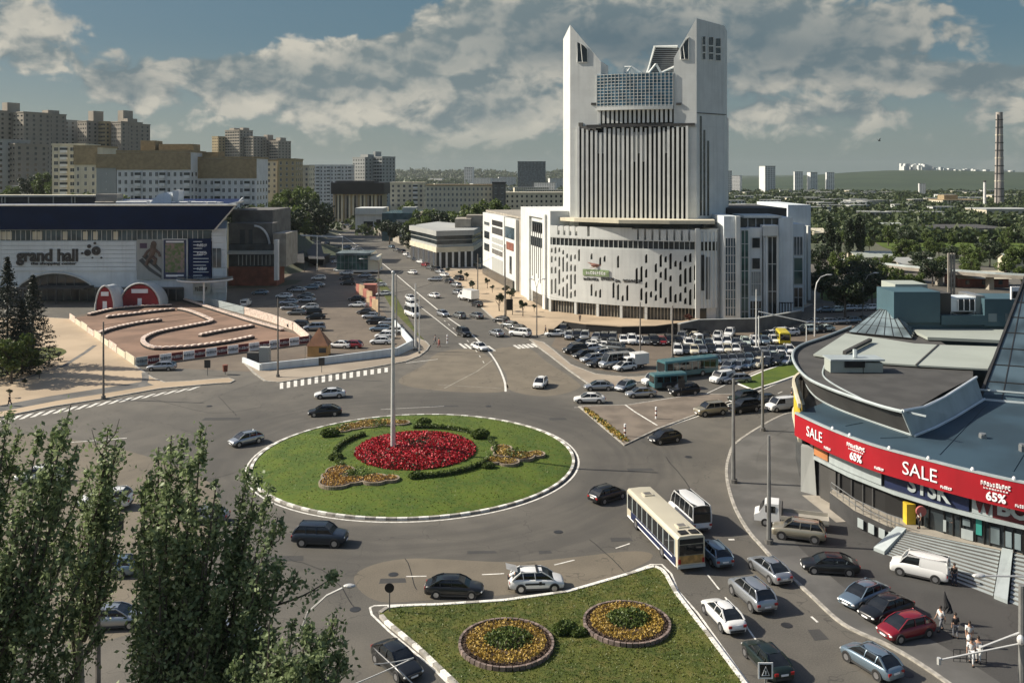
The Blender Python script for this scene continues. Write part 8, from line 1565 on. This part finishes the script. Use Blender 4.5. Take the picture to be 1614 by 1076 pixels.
def tree_proto(name, h, rx, rz, n, size, leaf, seed, nb=22, col=False):
    root = thing(name, 'x', 'tree'); z0 = h-2*rz; C = leafy(n, rx, rx, rz, z0, nb, size, seed); U, V = leafaxes(n, size); quads_mesh('crown', C, U, V, M[leaf], root); b = MB(); b.tube([(0, 0, 0), (.1, 0, h*.3), (0, .1, h*.6), (.1, 0, h*.8)], .035*h**.9, 7, r1=.05)
    rr = random.Random(seed)
    for _ in range(7): a_ = rr.uniform(0, 6.28); t = rr.uniform(.25, .6); b.tube([(0, 0, h*t), (math.cos(a_)*rx*.35, math.sin(a_)*rx*.35, h*(t+.12)), (math.cos(a_)*rx*.75, math.sin(a_)*rx*.75, h*(t+.28))], .012*h, 5, r1=.02)
    b.build('trunk', M['bark'], root, smooth=True); return root
TP = [tree_proto('broadleaf_tree', 10, 4.2, 4.1, 3600, .28, 'leaf', 3), tree_proto('broadleaf_tree', 12, 4.0, 5.0, 3800, .30, 'leaf', 9), tree_proto('broadleaf_tree', 9, 5.0, 3.4, 3600, .28, 'leaf_dark', 14, 26), tree_proto('columnar_poplar', 20, 2.3, 9.4, 4200, .34, 'leaf_dark', 21, 40), tree_proto('small_tree', 5, 1.4, 1.5, 1400, .14, 'leaf_dark', 31, 14)]
UT = {}; TH = [10, 12, 9, 20, 5]
def tree(k, x, yb, yt, label, group, yd=None):
    p = G(x, yb) if yd is None else Vector((PX(x, yd), yd, terrain(PX(x, yd), yd))); h = ZY(yt, p.y)-p.z; return place(TP[k], UT, tuple(p), random.uniform(0, 6), h/TH[k], label, group)
BGp = 'tall dark poplars behind the white tower'
for i, (x, yb, yt) in enumerate(((1308, 418, 330), (1322, 410, 362), (1338, 412, 338), (1356, 412, 331))): tree(3, x, yb, yt, f'dark columnar poplar right of the white tower, {ORD[i]} from the left', BGp)
tree(2, 1332, 502, 430, 'dense dark round tree behind the mall car park road', None)
SG = 'small street trees on the tan plaza'
for i, (x, yb, yt) in enumerate(((745, 463, 440), (787, 491, 459), (806, 482, 452), (797, 470, 448), (824, 499, 470), (768, 455, 436), (725, 440, 424), (735, 444, 428), (706, 434, 420), (842, 492, 478), (776, 462, 448))): tree(4, x, yb, yt, f'small dark street tree by the white street wing, {ORD[i]} in the group', SG)
LG = 'trees between the hall and the boulevard'
for i, (k, x, Y_, yt) in enumerate(((0, 436, 400, 308), (1, 455, 420, 292), (0, 468, 380, 318), (2, 448, 330, 322), (0, 480, 410, 322), (1, 480, 440, 296), (2, 490, 400, 312), (1, 478, 450, 288), (0, 452, 360, 318), (1, 443, 450, 300), (0, 475, 470, 300))): tree(k, x, 0, yt, f'leafy tree between the shopping hall and the boulevard, {ORD[i]} in the cluster', LG, Y_)
RG = 'trees along the right side of the boulevard'
for i, (k, x, Y_, yt) in enumerate(((0, 655, 380, 335), (1, 668, 400, 325), (2, 682, 395, 330), (0, 694, 400, 325), (1, 745, 400, 316), (0, 760, 410, 312), (1, 776, 400, 308), (0, 730, 390, 325), (2, 614, 420, 345), (0, 640, 520, 312), (1, 790, 430, 318), (2, 655, 350, 350), (0, 708, 420, 332), (2, 718, 380, 338), (0, 598, 560, 330), (1, 770, 380, 330), (2, 610, 640, 330))): tree(k, x, 0, yt, f'green tree on the right side of the boulevard, {ORD[i]} in the cluster', RG, Y_)
HG = 'trees on the slope behind the shopping hall'
for i, (k, x, Y_, yt) in enumerate(((0, 20, 420, 290), (2, 50, 440, 275), (1, 70, 430, 268), (0, 85, 420, 275), (2, 98, 400, 290), (2, 380, 300, 322), (0, 405, 310, 318), (1, 130, 300, 298), (0, 200, 300, 300), (0, 5, 330, 295))): tree(k, x, 0, yt, f'tree on the slope behind the shopping hall, {ORD[i]} in the row', HG, Y_)
PG = 'trees in the park on the right'
r7 = random.Random(77); i = 0
lst = [(k_, x, Y_) for k_, x, Y_ in ((0, 1300, 260), (1, 1318, 275), (0, 1345, 285), (2, 1362, 260), (1, 1384, 270), (0, 1400, 300), (2, 1296, 235), (1, 1420, 330), (0, 1440, 330), (2, 1452, 300), (1, 1466, 340), (0, 1480, 350), (2, 1500, 330), (1, 1520, 320), (0, 1540, 300), (2, 1560, 320), (1, 1580, 330), (0, 1600, 300), (1, 1615, 320), (0, 1370, 380), (1, 1400, 410), (2, 1430, 400), (0, 1460, 420), (1, 1330, 420), (2, 1350, 240), (0, 1440, 240), (1, 1415, 250), (2, 1470, 262), (0, 1530, 272), (1, 1585, 265), (0, 1610, 262), (2, 1290, 300), (1, 1500, 400), (0, 1550, 400), (1, 1590, 410), (2, 1620, 380), (0, 1480, 290), (2, 1375, 225), (1, 1398, 232))]
lst.sort(key=lambda t: t[1])
for k_, x, Y_ in lst: yt = 275+(H0-r7.uniform(6.5, 10.5))*F/Y_; tree(k_, x, 0, yt, f'park tree behind the mall, {ORD[i]} from the left', PG, Y_); i += 1
def spruce(label, x, yb, yt, rad, seed, n=9000):
    p = G(x, yb); h = ZY(yt, p.y); root = thing('spruce_tree', label, 'tree', tuple(p), group='spruces at the left edge'); r_ = np.random.default_rng(seed); b = MB(); b.tube([p, p+Vector((0, 0, h*.98))], .25, 7, r1=.03); b.build('trunk', M['bark'], root); C = []; U = []; V = []
    nb = 190
    for i in range(nb):
        t = (i/nb)**.9; z = h*(.06+.93*t); L_ = rad*(1-t)**.85*(r_.uniform(.75, 1.1)); a_ = i*2.4+r_.uniform(-.3, .3); m_ = max(6, int(n/nb*(1.5-t)*1.0)); s_ = r_.random(m_)**.7; q = np.stack([p.x+np.cos(a_)*L_*s_, p.y+np.sin(a_)*L_*s_, z-L_*.28*s_+.15*L_*s_**3], 1)+r_.normal(size=(m_, 3))*[.16, .16, .10]; C.append(q)
    C = np.concatenate(C); U, V = leafaxes(len(C), .17, .5); quads_mesh('crown', C, U, V, M['needle'], root)
spruce('tall dark spruce at the left edge in front of the shopping hall', 12, 592, 403, 4.6, 1); spruce('second dark spruce, right of the tall one', 52, 578, 432, 4.8, 2); spruce('low broad spruce between the two taller ones', 35, 590, 470, 4.2, 3, 6000); spruce('dark spruce cut by the left frame edge', -22, 600, 420, 4.6, 4, 6000)
tree(0, 18, 606, 520, 'bright green young tree in front of the spruces', None); tree(0, 48, 592, 545, 'low bright green bush at the foot of the spruces', None)
for x, y, lb in ((15, 628, 'small twisted shrub above the walking person'), (38, 612, 'small shrub on the tan plaza left'), (62, 598, 'dark low shrub beside the plaza path'), (92, 570, 'tiny cone-shaped shrub on the plaza path'), (-5, 640, 'shrub at the left edge of the plaza')): tree(4, x, y, y-17, lb, 'shrubs on the left plaza')
rb_ = tree(4, 1085, 516, 492, 'reddish-brown round bush in front of the podium', None); mat('leaf_red', (.13, .035, .02), .7, var=.4)
for ch in rb_.children:
    if ch.name.startswith('crown'): ch.material_slots[0].link = 'OBJECT'; ch.material_slots[0].material = M['leaf_red']
# far woods: masses nobody could count
def woods(name, label, n, fx, size, k=55):
    r_ = np.random.default_rng(len(label)); P_ = []
    while len(P_) < n:
        q = fx(r_)
        if q is not None: P_.append(q)
    C = []; S = []
    for (x, y, z, rad) in P_:
        d = r_.normal(size=(k, 3)); d /= np.linalg.norm(d, axis=1)[:, None]; d[:, 2] = np.abs(d[:, 2]); C.append(np.array([x, y, z])+d*np.array([rad, rad, rad*1.1])*(.6+.4*r_.random((k, 1)))); S.append(np.full(k, rad*.33))
    C = np.concatenate(C); S = np.concatenate(S); U, V = leafaxes(len(C), 1.0); U *= S[:, None]; V *= S[:, None]; tag(quads_mesh(name, C, U, V, M['leaf_wood']), label, 'woodland', kind='stuff')
def fz1(r_):
    px = r_.uniform(1140, 1680); y = math.exp(r_.uniform(math.log(430), math.log(1500))); x = PX(px, y); s = r_.uniform(3, 5.5)*(1+y/2600)
    if px < 1290 and y < 430: return None
    if 1463 < px < 1600 and 455 < y < 545: return None
    if 1425 > px > 1340 and 500 < y < 545: return None
    return x, y, terrain(x, y), s
woods('woodland', 'dark green belt of trees filling the valley right of the white tower', 3600, fz1, 1, 60)
def fz2(r_):
    px = r_.uniform(590, 900); y = math.exp(r_.uniform(math.log(560), math.log(2800))); x = PX(px, y); return x, y, terrain(x, y), r_.uniform(3, 5)*(1+y/2600)
woods('woodland', 'green tree masses between the roofs of the distant middle city', 1000, fz2, 1, 45)
def fz3(r_):
    px = r_.uniform(-80, 620); y = r_.uniform(480, 1500); x = PX(px, y); return x, y, terrain(x, y), r_.uniform(4, 6)
woods('woodland', 'trees around the feet of the residential towers on the left', 700, fz3, 1, 40)
def fz4(r_):
    px = r_.uniform(560, 1130); y = r_.uniform(2300, 4600); x = PX(px, y); return x, y, terrain(x, y), r_.uniform(12, 20)
woods('woodland', 'forest covering the far ridge behind the middle city', 1500, fz4, 1, 26)
# a bird in the sky
c = A(1386, 222, 500); b = MB(); b.ell(tuple(c), .8, .35, .3, nu=8, nv=5, z0=-.9); b.add([c+Vector((-.2, 0, .1)), c+Vector((.3, 0, .1)), c+Vector((.9, .3, 1.5)), c+Vector((.2, .2, 1.2))], [(0, 1, 2, 3)]); b.add([c+Vector((-.3, 0, .1)), c+Vector((.2, 0, .1)), c+Vector((-1.6, -.3, .9)), c+Vector((-1.8, -.2, 1.1))], [(0, 1, 2, 3)]); tag(b.build('bird', M['black']), 'small dark bird gliding in the sky above the hill', 'bird')
# ================================================================ HAZE
if HAZE:
    b = MB(); b.box(-9000, 9000, -300, 5400, -3, 110); hm = bpy.data.materials.new('haze'); hm.use_nodes = True; t = hm.node_tree; t.nodes.remove(t.nodes['Principled BSDF']); pv = node(t, 'ShaderNodeVolumePrincipled'); pv.inputs['Color'].default_value = (.78, .84, .86, 1); pv.inputs['Density'].default_value = HAZE; pv.inputs['Anisotropy'].default_value = .3; t.links.new(pv.outputs[0], t.nodes['Material Output'].inputs['Volume']); M['haze'] = hm
    tag(b.build('haze', hm), kind='stuff')
